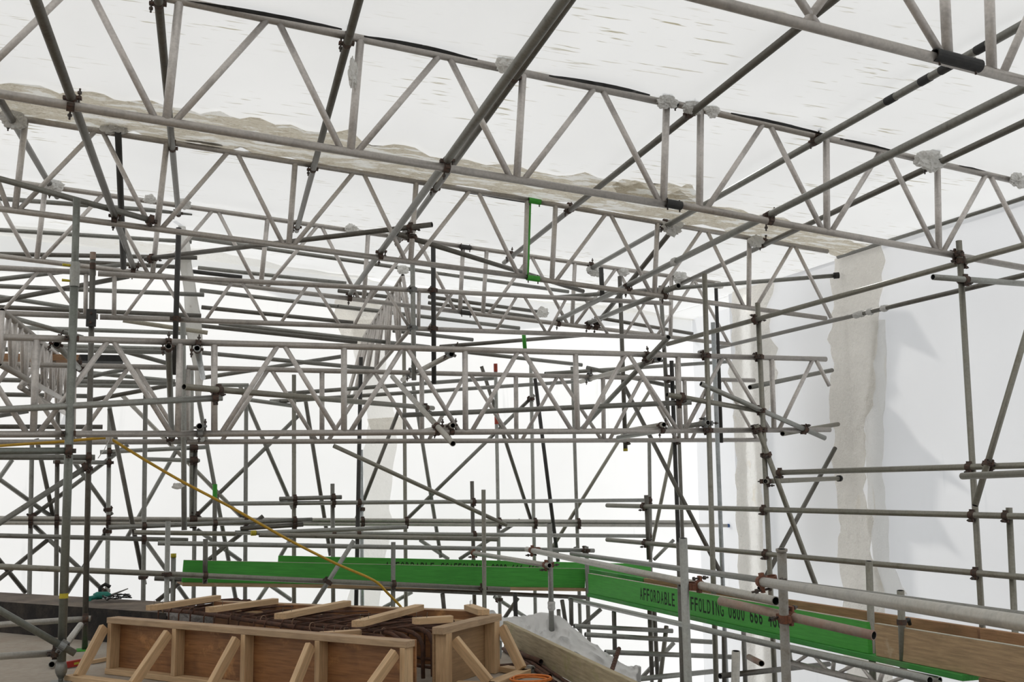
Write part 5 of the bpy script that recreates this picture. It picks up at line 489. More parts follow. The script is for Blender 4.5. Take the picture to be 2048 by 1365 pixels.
 ('dark grey upright below the walkway, seventh from the left', (4.374, 11.339, 0.002), (4.399, 11.407, -0.514), 0.0252, 'dark', [], 'rust', 'tubes under the walkway', 'scaffold tube', 'scaffold_tube', []),
 ('light grey tube below the walkway, eighth from the left', (3.852, 11.19, -0.114), (5.004, 11.191, -0.219), 0.0252, 'galv', [], 'rust', 'tubes under the walkway', 'scaffold tube', 'scaffold_tube', []),
 ('light grey tube below the walkway, ninth from the left', (3.865, 10.878, -0.165), (5.336, 10.901, -0.317), 0.0252, 'galv', [], 'rust', 'tubes under the walkway', 'scaffold tube', 'scaffold_tube', []),
 ('dark grey upright below the walkway, tenth from the left', (4.793, 11.325, -0.003), (4.839, 11.419, -0.739), 0.0252, 'dark', [], 'rust', 'tubes under the walkway', 'scaffold tube', 'scaffold_tube', []),
 ('dark grey upright below the walkway, eleventh from the left', (5.05, 11.787, -0.072), (5.104, 11.88, -0.822), 0.0252, 'dark', [], 'rust', 'tubes under the walkway', 'scaffold tube', 'scaffold_tube', []),
 ('light grey tube below the walkway, twelfth from the left', (5.364, 11.964, -0.461), (5.005, 12.126, -0.872), 0.0252, 'galv', [], 'rust', 'tubes under the walkway', 'scaffold tube', 'scaffold_tube', []),
 ('olive grey upright below the walkway, thirteenth from the left', (4.938, 11.202, -0.164), (4.881, 11.312, -0.805), 0.0252, 'olive', [], 'rust', 'tubes under the walkway', 'scaffold tube', 'scaffold_tube', []),
 ('light grey tube below the walkway, fourteenth from the left', (3.999, 10.652, -0.32), (5.454, 10.676, -0.449), 0.0252, 'galv', [], 'rust', 'tubes under the walkway', 'scaffold tube', 'scaffold_tube', []),
 ('light grey tube below the walkway, fifteenth from the left', (3.878, 9.653, -0.429), (5.073, 10.377, -0.532), 0.0252, 'galv', [], 'rust', 'tubes under the walkway', 'scaffold tube', 'scaffold_tube', []),
 ('dark grey upright below the walkway, sixteenth from the left', (5.271, 10.478, -0.172), (5.29, 10.55, -0.703), 0.0252, 'dark', [], 'rust', 'tubes under the walkway', 'scaffold tube', 'scaffold_tube', []),
 ('mid grey upright below the walkway, seventeenth from the left', (5.565, 10.605, -0.181), (5.601, 10.677, -0.743), 0.0252, 'galvd', [], 'rust', 'tubes under the walkway', 'scaffold tube', 'scaffold_tube', []),
 ('reddish tube below the walkway, eighteenth from the left', (4.543, 8.576, -0.104), (4.345, 7.996, -0.062), 0.0252, 'stainp', [], 'rust', 'tubes under the walkway', 'scaffold tube', 'scaffold_tube', []),
 ('dark grey tube below the walkway, nineteenth from the left', (4.447, 8.949, -0.316), (5.945, 9.582, -0.387), 0.0252, 'dark', [], 'rust', 'tubes under the walkway', 'scaffold tube', 'scaffold_tube', []),
 ('upper of the two thick tubes clamped side by side at the left edge', (-3.172, 8.283, 1.659), (-0.979, 8.568, 1.679), 0.0252, 'green', [(0.991, 0.011, 0.001, -1.0, -0.106, 0.994, 0.0)], 'rust', None, 'scaffold tube', 'scaffold_tube', []),
 ('lower of the two thick tubes clamped side by side at the left edge', (-3.475, 9.916, 1.692), (-0.972, 10.241, 1.683), 0.0252, 'galvd', [(0.9799, 0.021, 0.003, -1.0, -0.129, 0.992, -0.0)], 'rust', None, 'scaffold tube', 'scaffold_tube', []),
 ('thick brace rising right at the left edge to the second upright', (-3.151, 9.958, 0.096), (-1.027, 10.234, 1.606), 0.0252, 'galvd', [(0.9924, 0.021, 0.003, -1.0, 0.276, 0.961, 0.008)], 'rust', None, 'scaffold tube', 'scaffold_tube', []),
 ('thick brace falling right to the prop foot at the bottom left', (-2.86, 8.323, 1.501), (-0.894, 8.579, 0.206), 0.0252, 'green', [(0.955, 0.011, 0.001, -1.0, -0.129, 0.992, 0.0)], 'galvc', None, 'scaffold tube', 'scaffold_tube', []),
 ('level tube low at left, clamped to the second upright', (-3.402, 9.925, 0.241), (-0.953, 10.244, 0.276), 0.0252, 'galvl', [(0.9836, 0.021, 0.003, -1.0, -0.129, 0.992, -0.0)], 'rust', None, 'scaffold tube', 'scaffold_tube', []),
 ('lowest level tube at the left edge by the slab', (-3.116, 8.395, 0.215), (-1.02, 8.667, 0.205), 0.0252, 'galvl', [(0.9905, 0.011, 0.001, -1.0, 0.746, -0.666, 0.007)], 'rust', None, 'scaffold tube', 'scaffold_tube', []),
 ('short tie between prop foot and second upright', (-1.012, 9.035, 0.212), (-0.985, 9.768, 0.276), 0.0252, 'galvl', [], 'rust', None, 'scaffold tube', 'scaffold_tube', []),
 ('stub tube with open end facing out beside the prop foot', (-1.134, 9.283, 0.037), (-1.179, 9.931, 0.0), 0.0252, 'galv', [], 'rust', None, 'scaffold tube', 'scaffold_tube', []),
 ('bright green short tube hanging in the middle below the slim beam', (3.712, 12.483, 3.299), (3.729, 12.485, 3.063), 0.0252, 'gpaint', [], 'rust', None, 'scaffold tube', 'scaffold_tube', []),
]
# ------------------------------------------------------------------ sheeting (the enclosure)
tube_mat('dull_wall', (.52, .50, .46), (.45, .43, .39), .5, .9, 0., 2.)  # tone of the unseen wall behind the viewer, set for the backlit look
SL = .13                       # the building is turned a little against the axes
RZ = EYE + 3.045               # roof height at x = 0, falling .055 per metre to the right
def roof_z(x): return RZ - .055*x
def cx(px, c): return None
def grid_sheet(name, P00, P10, P11, P01, nu, nv, mat, amp, freq, seed, parent=None, nrm=None, ragged=0.):
    P00, P10, P11, P01 = map(Vector, (P00, P10, P11, P01)); v, f = [], []
    nn = nrm or (P10-P00).cross(P01-P00).normalized()
    for j in range(nv+1):
        for i in range(nu+1):
            a, b = i/nu, j/nv
            p = (P00*(1-a)+P10*a)*(1-b) + (P01*(1-a)+P11*a)*b
            h = noise.fractal(p*freq + Vector((seed, seed*1.7, 0)), .9, 2.1, 4)*amp
            if ragged:
                e = noise.noise(Vector((b*9+seed, a*2, 3.1)))*ragged; e2 = noise.noise(Vector((a*9+seed, b*2, 7.7)))*ragged
                if i in (0, nu): p = p + (P10-P00).normalized()*e
                if j in (0, nv): p = p + (P01-P00).normalized()*e2
            v.append(p + nn*h)
    for j in range(nv):
        for i in range(nu):
            k = j*(nu+1)+i; f.append((k, k+1, k+nu+2, k+nu+1))
    return link(name, mesh(name, v, f), mat, parent, smooth=True)
def tp(x, c): return (x, c + SL*x)          # plan point on the plane  y - SL x = c
BACK = 14.2
WSL = .079
def wall_x(y, C=7.955): return C - WSL*y
zlow = -2.6
# right wall: near panel, then a step out, then the far panel
y_step = 13.2
xs = wall_x(y_step)
def corner(C):                 # where the wall line meets the back wall
    y = (BACK + SL*C)/(1 + SL*WSL); return (C - WSL*y, y)
far_c = 8.466
xb, yb = corner(far_c)
xn, yn = corner(7.955)
roof_pts = [(-9, -6), (wall_x(-6)+.03, -6), (xn+.03, yn), (-9, BACK-SL*9)]
roof = grid_sheet('ceiling', *[(x, y, roof_z(x)) for x, y in roof_pts], 60, 60, 'roof_sheet', .012, .5, 3.)
r2_ = grid_sheet('ceiling_rear', *[(x, y, roof_z(x)-.012) for x, y in ((wall_x(y_step), y_step), (wall_x(y_step+.1, far_c), y_step+.1), (xb, yb), (xn, yn))], 8, 8, 'roof_sheet', .01, .5, 5.)
tag(r2_, 'small rear piece of white roof sheeting over the right rear corner', kind='structure')
tag(roof, 'white translucent plastic roof sheeting stretched over the lattice beams', kind='structure')
def side_panel(name, ya, yb2, C, nu, seed, label):
    o = grid_sheet(name, (wall_x(ya, C), ya, zlow), (wall_x(yb2, C), yb2, zlow), (wall_x(yb2, C), yb2, roof_z(wall_x(yb2, C))), (wall_x(ya, C), ya, roof_z(wall_x(ya, C))), nu, 20, 'side_sheet', .02, .6, seed)
    return tag(o, label, kind='structure')
y1n, y1f, y2n, y2f = STRIP_Y
wr = side_panel('wall_right', -6, y1n, 7.955, 50, 9., 'grey-white plastic sheeting of the right wall, near panel')
wrm = side_panel('wall_right_middle', y1f, y2n, 7.955, 12, 9., 'grey-white plastic sheeting between the two cream tape strips')
wre = side_panel('wall_right_end', y2f, y_step, 7.955, 6, 9., 'narrow plastic sheeting left of the second cream tape strip')
xs2 = wall_x(y_step+.16, far_c)
wr2 = grid_sheet('wall_right_return', (xs, y_step, zlow), (xs2, y_step+.16, zlow), (xs2, y_step+.16, roof_z(xs2)), (xs, y_step, roof_z(xs)), 8, 20, 'side_sheet', .01, .6, 4.)
tag(wr2, 'short return of the right wall sheeting behind the far tape strip', kind='structure')
wr3 = grid_sheet('wall_right_rear', (xs2, y_step+.16, zlow), (xb, yb, zlow), (xb, yb, roof_z(xb)), (xs2, y_step+.16, roof_z(xs2)), 16, 20, 'side_sheet', .015, .8, 5.)
tag(wr3, 'bluish white rear panel of the right wall sheeting', kind='structure')
bx0 = -9
wb = grid_sheet('wall_back', (bx0, BACK+SL*bx0, zlow), (xb, yb, zlow), (xb, yb, roof_z(xb)), (bx0, BACK+SL*bx0, roof_z(bx0)), 60, 30, 'back_sheet', .02, .7, 2.)
tag(wb, 'bright white plastic sheeting of the back wall', kind='structure')
wl = grid_sheet('wall_left', (-9, -6, zlow), (-9, BACK-9*SL, zlow), (-9, BACK-9*SL, roof_z(-9)), (-9, -6, roof_z(-9)), 20, 10, 'back_sheet', .02, .7, 6.)
tag(wl, 'white plastic sheeting of the left wall', kind='structure')
wf = grid_sheet('wall_front', (-9, -6, zlow), (wall_x(-6), -6, zlow), (wall_x(-6), -6, roof_z(9)), (-9, -6, roof_z(-9)), 20, 10, 'dull_wall', .004, .7, 8.)
tag(wf, 'unseen dull wall behind the viewer, toned for the backlight', kind='structure')
# ------------------------------------------------------------------ lattice beams
UNIT = {}
def bar(name, A, B, r, mat, parent, n=12):
    me = rod_mesh(name, [A, B], r, n); return link(name, me, mat, parent)
WRAPS = {}
beams = {}
def wrap_mesh(name, c, size, seed, stretch=(1, 1, 1)):
    """crumpled film: a ball pulled into creases"""
    bm = bmesh.new(); bmesh.ops.create_icosphere(bm, subdivisions=4, radius=1.)
    for v in bm.verts:
        p = v.co.copy(); s = Vector((seed, seed*.3, 0))
        h = .72 + .45*noise.noise(p*1.3+s) + .34*(1-2*abs(noise.noise(p*2.6+s))) + .16*(1-2*abs(noise.noise(p*6.1-s)))
        v.co = Vector(c) + Vector((p.x*stretch[0], p.y*stretch[1], p.z*stretch[2]))*h*size
    me = bpy.data.meshes.new(name); bm.to_mesh(me); bm.free(); return me
for key, label, t, b, rc, rw, webs in BEAMS:
    t0, t1, b0, b1 = Vector(t[:3]), Vector(t[3:]), Vector(b[:3]), Vector(b[3:])
    root = empty('lattice_beam', (0, 0, 0)); tag(root, label, 'lattice beam', 'aluminium lattice beams', 'thing'); beams[key] = root
    link('top_chord', tube_mesh('top_chord', t0, t1, rc, mat='alu_chord'), None, root)
    link('bottom_chord', tube_mesh('bottom_chord', b0, b1, rc, mat='alu_chord'), None, root)
    for k, ax, ay, az, bx_, by_, bz_ in webs:
        bar('post' if k == 'p' else 'diagonal_brace', Vector((ax, ay, az)), Vector((bx_, by_, bz_)), rw*(1.25 if k == 'p' else 1.), 'alu', root)
# ------------------------------------------------------------------ scaffold tubes with their couplers
for label, A, B, r, mat, cps, cm, group, cat, name, extra in TUBES:
    A, B = Vector(A), Vector(B); d = (B-A); L = d.length; u = d.normalized()
    o = link(name, tube_mesh(name, A, B, r, 12 if r < .03 else 16, mat=mat)); tag(o, label, cat, group)
    for t, qx, qy, qz, nx, ny, nz in cps:
        coupler(o, A + d*t, u, (qx, qy, qz), (nx, ny, nz), cm)
    for e in extra:
        k, val = e
        if k == 'tape': link('tape_band', band_mesh('tape_band', A+d*val-u*.05, A+d*val+u*.05, r+.003), 'blackpaint', o)
        elif k == 'tape_w':
            v, f = [], []; x, y, _ = frame(u); rgs = []
            for i in range(7):
                c = A+d*val+u*(.045*(i-3)/3); rr = r + (.002 if i in (0, 6) else .007 + .004*random.random())
                rgs.append([p + (p-c)*random.uniform(-.12, .2) for p in ring(c, x, y, rr, 14)])
            skin(v, f, rgs, 14); link('plastic_band', mesh('plastic_band', v, f), 'white_wrap', o)
        elif k == 'inner':
            q = Vector(val); link('inner_tube', tube_mesh('inner_tube', q, A+u*.2, .0265, 14, mat='green'), None, o)
        elif k == 'collar':
            link('collar', band_mesh('collar', A-u*.08, A+u*.11, r+.0045, 18, .005), 'galv', o)
            x, y, _ = frame(u)
            for h in (-.05, .07): link('locking_pin', rod_mesh('locking_pin', [A+u*h, A+u*h+Vector((-.085, -.03, 0))], [.008, .011], 8), 'ypaint', o)
        elif k == 'foot':
            link('foot_joint', rod_mesh('foot_joint', [B-u*.10, B-u*.07, B-u*.045, B-u*.02, B+u*.02], [r, r+.008, r+.012, r+.008, r*.6], 14), 'galvd', o)
            bp = box_mesh('base_plate', .15, .15, .008); bp.transform(Matrix.Translation(Vector((B.x, B.y, .005)))); link('base_plate', bp, 'galvd', o)
            link('foot_spindle', rod_mesh('foot_spindle', [B, Vector((B.x, B.y, .006))], .018, 10), 'galvd', o)
        elif k == 'yellow': link('paint_mark', band_mesh('paint_mark', A+d*.81-u*.018, A+d*.81+u*.018, r+.001, 16, .003), 'ypaint', o)
        elif k == 'plate':
            bp = box_mesh('base_plate', .15, .15, .01); bp.transform(Matrix.Translation(Vector((B.x, B.y, max(.006, B.z))))); link('base_plate', bp, 'gpaint', o)
        elif k == 'sleeve':
            bp = box_mesh('joint_plate', .085, .03, .16, .003); c = A+d*val; bp.transform(Matrix.Translation(c+Vector((0, -.035, 0)))); link('joint_plate', bp, 'black', o)
            for s in (-.045, .04): link('bolt', rod_mesh('bolt', [c+Vector((0, -.05, s)), c+Vector((0, -.068, s))], .012, 6), 'rust', o)
        elif k == 'redtop':
            link('paint_mark', band_mesh('paint_mark', A, A+u*.07, r+.001, 14, .003), 'stainp', o); link('paint_mark', band_mesh('paint_mark', A+u*.10, A+u*.16, r+.001, 14, .003), 'rust', o)
        elif k == 'yellowtip': link('paint_mark', band_mesh('paint_mark', B-u*.03, B, r+.001, 14, .003), 'ypaint', o)
        elif k == 'yellowcap': link('end_cap', rod_mesh('end_cap', [A-u*.006, A+u*.035], r+.003, 12), 'ypaint', o)
        elif k == 'yellowend': link('end_cap', rod_mesh('end_cap', [A-u*.006, A+u*.05], r+.004, 12), 'ypaint', o)
        elif k == 'greentop': link('paint_mark', band_mesh('paint_mark', A, A+u*.17, r+.001, 14, .003), 'gpaint', o)
        elif k == 'redband':
            for a0, a1 in ((0, .11), (.66, .82)): link('paint_mark', band_mesh('paint_mark', A+u*a0, A+u*a1, r+.0012, 14, .003), 'redpaint', o)
        elif k == 'blueend': link('paint_mark', band_mesh('paint_mark', B-u*.07, B, r+.001, 14, .003), 'bluepaint', o)
        elif k == 'blackend': link('end_clamp', rod_mesh('end_clamp', [B-u*.06, B+u*.0], r+.012, 10), 'blackpaint', o)
        elif k == 'flange': link('end_flange', band_mesh('end_flange', A, A+u*.012, r+.006, 16, .01), 'stain', o)
# ------------------------------------------------------------------ measured points (metres)
PT = {
 'edge_a': (2.557, 9.332, 0.0),
 'edge_b': (2.512, 7.386, 0.0),
 'kerb_fl': (-1.971, 11.952, 0.3),
 'kerb_fr': (-0.318, 10.207, 0.3),
 'kerb_bl': (-2.163, 13.086, 0.3),
 'kerb_br': (-0.354, 11.257, 0.3),
 'fw_a': (-0.713, 8.892, 0.42),
 'fw_b': (1.224, 6.77, 0.42),
 'rw_a': (0.085, 9.829, 0.42),
 'rw_b': (2.067, 8.207, 0.42),
 'ew_a': (1.525, 7.412, 0.42),
 'ew_b': (2.082, 8.021, 0.42),
 'fb0': (-0.872, 8.619, 0.05),
 'fb1': (-0.463, 8.168, 0.05),
 'fb2': (0.046, 7.705, 0.05),
 'fb3': (0.527, 7.133, 0.05),
 'fb4': (0.879, 6.681, 0.05),
 'lt0': [(-0.415, 9.241, 0.44), (0.123, 9.919, 0.44)],
 'lt1': [(0.041, 8.903, 0.44), (0.59, 9.408, 0.44)],
 'lt2': [(0.535, 8.211, 0.44), (1.136, 8.969, 0.44)],
 'lt3': [(1.024, 7.58, 0.44), (1.641, 8.483, 0.44)],
 'lt4': [(1.422, 7.574, 0.44), (1.708, 7.616, 0.44)],
 'lt5': [(1.987, 8.304, 0.44), (2.011, 7.894, 0.44)],
 'lt6': [(0.792, 7.73, 0.44), (1.078, 7.771, 0.44)],
 'eb0': (1.891, 7.302, 0.04),
 'eb1': (2.253, 7.732, 0.04),
 'fl': [(-0.221, 11.821, 0.666), (4.426, 12.425, 0.393)],
 'rl': [(0.805, 12.725, 0.635), (5.68, 13.358, 0.355)],
 'fr': [(4.321, 11.962, 0.375), (4.63, 6.906, 0.375)],
 'fb': [(4.627, 6.816, 0.375), (4.779, 5.372, 0.375)],
 'rr': [(4.557, 12.594, 0.375), (4.645, 11.09, 0.375)],
 'rb': [(4.645, 11.075, 0.375), (5.132, 6.366, 0.375)],
 'rb2': [(5.133, 6.343, 0.375), (5.199, 5.709, 0.375)],
 'hose': [(-1.71, 9.15, 1.722), (-1.565, 9.127, 1.739), (-1.346, 9.104, 1.755), (-1.114, 9.077, 1.77), (-0.924, 9.083, 1.79), (-0.784, 9.105, 1.801), (-0.742, 9.095, 1.787), (-0.603, 9.099, 1.699), (-0.448, 9.122, 1.601), (-0.194, 9.177, 1.449), (0.168, 9.26, 1.251), (0.436, 9.311, 1.095), (0.715, 9.36, 0.933), (1.081, 9.441, 0.742), (1.428, 9.523, 0.579), (1.557, 9.556, 0.462), (1.68, 9.591, 0.337), (1.738, 9.64, 0.251)],
 'knot': (-0.76, 9.076, 1.81),
 'knot2': (-0.841, 9.103, 1.64),
 'rag': (-0.209, 9.162, 1.433),
 'strip': [(-0.367, 12.557, 4.533), (-0.339, 12.581, 4.315), (-0.311, 12.602, 4.115), (-0.283, 12.628, 3.886), (-0.248, 12.655, 3.628), (-0.22, 12.68, 3.399), (-0.192, 12.704, 3.182), (-0.165, 12.723, 2.998), (-0.131, 12.854, 2.752), (-0.117, 12.896, 2.435)],
 'tarp_t': [(2.782, 10.941, 0.089), (2.865, 10.792, 0.096), (2.943, 10.654, 0.038), (3.045, 10.497, 0.061), (3.115, 10.35, 0.084), (3.258, 10.18, 0.115), (3.339, 10.04, 0.07), (3.465, 9.898, -0.059), (3.611, 9.752, -0.19), (3.705, 9.612, -0.266), (3.805, 9.464, -0.298), (3.847, 9.326, -0.289)],
 'tarp_b': [(2.645, 10.31, -0.0), (2.701, 10.182, -0.053), (2.771, 10.037, -0.011), (2.848, 9.893, 0.008), (2.932, 9.75, 0.003), (3.002, 9.615, -0.023), (3.086, 9.476, -0.054), (3.216, 9.329, -0.119), (3.35, 9.181, -0.183), (3.459, 9.04, -0.253), (3.532, 8.908, -0.303), (3.571, 8.777, -0.301)],
 'rod0': [(2.524, 9.148, 0.03), (2.412, 7.558, 0.03)],
 'rod1': [(2.445, 8.958, 0.03), (2.365, 7.275, 0.03)],
 'rod2': [(2.141, 8.153, 0.03), (2.348, 8.179, 0.03)],
 'rod3': [(2.549, 8.798, 0.03), (2.438, 7.087, 0.03)],
 'rod4': [(2.426, 8.639, 0.03), (2.483, 8.003, 0.03)],
 'lean': [(3.348, 8.583, 0.027), (3.036, 8.072, -0.18)],
 'level': [(-1.032, 9.265, 0.03), (-0.906, 9.402, 0.03)],
 'batten': [(-0.856, 9.426, 0.02), (-0.749, 9.549, 0.02)],
 'tools': (-0.959, 11.582, 0.31),
 'tools2': (-0.834, 11.427, 0.31),
 'coil': (2.207, 7.352, 0.02),
 'nut': (2.347, 7.881, 0.03),
 'seam_t': [(-1.808, 8.531, 4.464), (-1.602, 8.543, 4.453), (-1.165, 8.454, 4.429), (-0.696, 8.484, 4.403), (-0.134, 8.508, 4.372), (0.334, 8.532, 4.347), (1.068, 8.583, 4.306), (1.647, 8.746, 4.274), (2.442, 8.878, 4.231), (3.246, 8.878, 4.186), (4.103, 9.027, 4.139), (4.648, 9.186, 4.109), (5.121, 9.263, 4.083), (5.8, 9.466, 4.046), (6.947, 9.941, 3.983)],
 'seam_b': [(-1.945, 9.239, 4.472), (-1.717, 9.218, 4.459), (-1.294, 9.194, 4.436), (-0.791, 9.268, 4.408), (-0.139, 9.378, 4.373), (0.375, 9.421, 4.344), (1.185, 9.504, 4.3), (1.807, 9.595, 4.266), (2.668, 9.709, 4.218), (3.575, 9.796, 4.168), (4.51, 9.946, 4.117), (5.068, 10.04, 4.086), (5.583, 10.122, 4.058), (6.307, 10.317, 4.018), (6.913, 10.552, 3.985)],
 'blot_t': [(3.58, 9.048, 4.163), (3.685, 8.753, 4.157), (3.94, 8.66, 4.143), (4.236, 8.763, 4.127), (4.458, 9.013, 4.115)],
 'blot_b': [(3.762, 9.319, 4.153), (3.989, 9.366, 4.141), (4.265, 9.394, 4.125), (4.494, 9.426, 4.113), (4.629, 9.425, 4.105)],
 'seam2_t': [(-2.775, 13.54, 4.518), (-2.085, 13.297, 4.48), (-1.314, 13.321, 4.437), (-0.578, 13.512, 4.397), (0.017, 13.512, 4.364), (0.841, 13.96, 4.319), (1.716, 14.19, 4.271), (2.532, 14.57, 4.226), (3.732, 14.736, 4.16), (4.781, 14.687, 4.102), (5.897, 14.527, 4.041), (7.297, 15.087, 3.964)],
 'seam2_b': [(-3.033, 14.872, 4.532), (-2.276, 14.601, 4.49), (-1.425, 14.556, 4.443), (-0.61, 14.412, 4.399), (0.023, 14.358, 4.364), (0.899, 14.879, 4.316), (1.83, 15.119, 4.264), (2.699, 15.525, 4.217), (3.942, 15.572, 4.148), (5.027, 15.452, 4.089), (6.236, 15.373, 4.022), (7.593, 15.709, 3.947)],
 'scuff0': [((-0.206, 6.546, 4.38), (-0.206, 6.57, 4.38)), ((-0.089, 6.534, 4.374), (-0.089, 6.576, 4.374)), ((0.028, 6.528, 4.367), (0.029, 6.582, 4.367)), ((0.146, 6.527, 4.361), (0.148, 6.588, 4.361)), ((0.265, 6.53, 4.354), (0.269, 6.594, 4.354)), ((0.386, 6.538, 4.348), (0.391, 6.6, 4.348)), ((0.509, 6.551, 4.341), (0.514, 6.606, 4.341)), ((0.634, 6.569, 4.334), (0.639, 6.612, 4.334)), ((0.762, 6.594, 4.327), (0.765, 6.619, 4.327))],
 'scuff1': [((0.912, 6.648, 4.319), (0.916, 6.673, 4.319)), ((1.005, 6.64, 4.314), (1.011, 6.683, 4.313)), ((1.098, 6.639, 4.309), (1.107, 6.693, 4.308)), ((1.194, 6.642, 4.303), (1.205, 6.703, 4.303)), ((1.291, 6.649, 4.298), (1.303, 6.713, 4.297)), ((1.389, 6.662, 4.293), (1.402, 6.724, 4.292)), ((1.49, 6.679, 4.287), (1.502, 6.734, 4.286)), ((1.593, 6.701, 4.281), (1.604, 6.745, 4.281)), ((1.7, 6.73, 4.276), (1.706, 6.756, 4.275))],
 'scuff2': [((2.241, 6.82, 4.246), (2.249, 6.845, 4.245)), ((2.331, 6.809, 4.241), (2.346, 6.853, 4.24)), ((2.424, 6.805, 4.236), (2.443, 6.86, 4.235)), ((2.518, 6.805, 4.23), (2.541, 6.867, 4.229)), ((2.616, 6.81, 4.225), (2.64, 6.875, 4.224)), ((2.715, 6.82, 4.22), (2.74, 6.882, 4.218)), ((2.818, 6.834, 4.214), (2.84, 6.89, 4.213)), ((2.923, 6.853, 4.208), (2.942, 6.898, 4.207)), ((3.033, 6.879, 4.202), (3.044, 6.906, 4.202))],
 'scuff3': [((3.741, 6.991, 4.163), (3.755, 7.017, 4.162)), ((3.843, 6.993, 4.158), (3.865, 7.034, 4.156)), ((3.949, 7.0, 4.152), (3.977, 7.051, 4.15)), ((4.057, 7.011, 4.146), (4.09, 7.069, 4.144)), ((4.169, 7.027, 4.14), (4.204, 7.087, 4.138)), ((4.285, 7.046, 4.133), (4.319, 7.105, 4.131)), ((4.404, 7.07, 4.127), (4.436, 7.123, 4.125)), ((4.528, 7.098, 4.12), (4.554, 7.142, 4.119)), ((4.656, 7.132, 4.113), (4.674, 7.16, 4.112))],
 'scuff4': [((4.79, 7.166, 4.106), (4.808, 7.193, 4.105)), ((4.858, 7.166, 4.102), (4.885, 7.207, 4.1)), ((4.93, 7.17, 4.098), (4.963, 7.221, 4.096)), ((5.004, 7.179, 4.094), (5.042, 7.235, 4.092)), ((5.082, 7.191, 4.09), (5.121, 7.249, 4.087)), ((5.162, 7.207, 4.085), (5.201, 7.264, 4.083)), ((5.246, 7.227, 4.08), (5.282, 7.278, 4.079)), ((5.333, 7.25, 4.076), (5.363, 7.293, 4.074)), ((5.425, 7.279, 4.071), (5.445, 7.308, 4.07))],
 'scuff5': [((6.061, 7.362, 4.036), (6.083, 7.39, 4.034)), ((6.101, 7.359, 4.033), (6.133, 7.4, 4.032)), ((6.144, 7.361, 4.031), (6.183, 7.41, 4.029)), ((6.19, 7.365, 4.029), (6.233, 7.42, 4.026)), ((6.238, 7.374, 4.026), (6.284, 7.43, 4.023)), ((6.29, 7.385, 4.023), (6.334, 7.44, 4.021)), ((6.344, 7.4, 4.02), (6.385, 7.45, 4.018)), ((6.402, 7.418, 4.017), (6.437, 7.46, 4.015)), ((6.464, 7.441, 4.013), (6.488, 7.47, 4.012))],
 'scuff6': [((-0.254, 9.263, 4.383), (-0.255, 9.3, 4.383)), ((-0.216, 9.249, 4.381), (-0.217, 9.305, 4.381)), ((-0.179, 9.241, 4.379), (-0.179, 9.31, 4.379)), ((-0.141, 9.239, 4.377), (-0.141, 9.315, 4.377)), ((-0.103, 9.241, 4.375), (-0.103, 9.32, 4.375)), ((-0.065, 9.248, 4.373), (-0.065, 9.325, 4.373)), ((-0.027, 9.26, 4.37), (-0.026, 9.33, 4.37)), ((0.012, 9.277, 4.368), (0.012, 9.335, 4.368)), ((0.05, 9.302, 4.366), (0.051, 9.34, 4.366))],
 'scuff7': [((0.159, 9.427, 4.36), (0.16, 9.466, 4.36)), ((0.207, 9.412, 4.358), (0.209, 9.471, 4.358)), ((0.255, 9.404, 4.355), (0.258, 9.476, 4.355)), ((0.304, 9.401, 4.352), (0.307, 9.481, 4.352)), ((0.352, 9.404, 4.35), (0.356, 9.486, 4.349)), ((0.402, 9.411, 4.347), (0.405, 9.491, 4.347)), ((0.451, 9.424, 4.344), (0.455, 9.497, 4.344)), ((0.501, 9.442, 4.341), (0.505, 9.502, 4.341)), ((0.552, 9.467, 4.339), (0.555, 9.507, 4.338))],
 'scuff8': [((1.153, 9.616, 4.306), (1.158, 9.657, 4.305)), ((1.238, 9.605, 4.301), (1.247, 9.668, 4.3)), ((1.325, 9.602, 4.296), (1.336, 9.679, 4.296)), ((1.413, 9.604, 4.291), (1.426, 9.69, 4.291)), ((1.502, 9.612, 4.286), (1.516, 9.701, 4.286)), ((1.593, 9.626, 4.281), (1.607, 9.712, 4.281)), ((1.685, 9.645, 4.276), (1.699, 9.723, 4.276)), ((1.779, 9.67, 4.271), (1.791, 9.734, 4.27)), ((1.876, 9.703, 4.266), (1.884, 9.746, 4.265))],
 'scuff9': [((2.343, 9.816, 4.24), (2.354, 9.861, 4.24)), ((2.416, 9.804, 4.236), (2.432, 9.872, 4.235)), ((2.49, 9.801, 4.232), (2.511, 9.883, 4.231)), ((2.566, 9.803, 4.228), (2.59, 9.895, 4.227)), ((2.645, 9.811, 4.224), (2.67, 9.906, 4.222)), ((2.725, 9.825, 4.219), (2.75, 9.918, 4.218)), ((2.807, 9.846, 4.215), (2.831, 9.93, 4.213)), ((2.892, 9.872, 4.21), (2.912, 9.941, 4.209)), ((2.98, 9.907, 4.205), (2.994, 9.953, 4.204))],
 'scuff10': [((3.449, 9.893, 4.179), (3.465, 9.939, 4.178)), ((3.548, 9.89, 4.174), (3.573, 9.961, 4.172)), ((3.651, 9.896, 4.168), (3.682, 9.982, 4.166)), ((3.757, 9.908, 4.162), (3.792, 10.004, 4.16)), ((3.865, 9.926, 4.156), (3.903, 10.026, 4.154)), ((3.977, 9.951, 4.15), (4.015, 10.048, 4.148)), ((4.093, 9.982, 4.144), (4.129, 10.071, 4.142)), ((4.212, 10.02, 4.137), (4.243, 10.094, 4.136)), ((4.337, 10.068, 4.13), (4.358, 10.117, 4.129))],
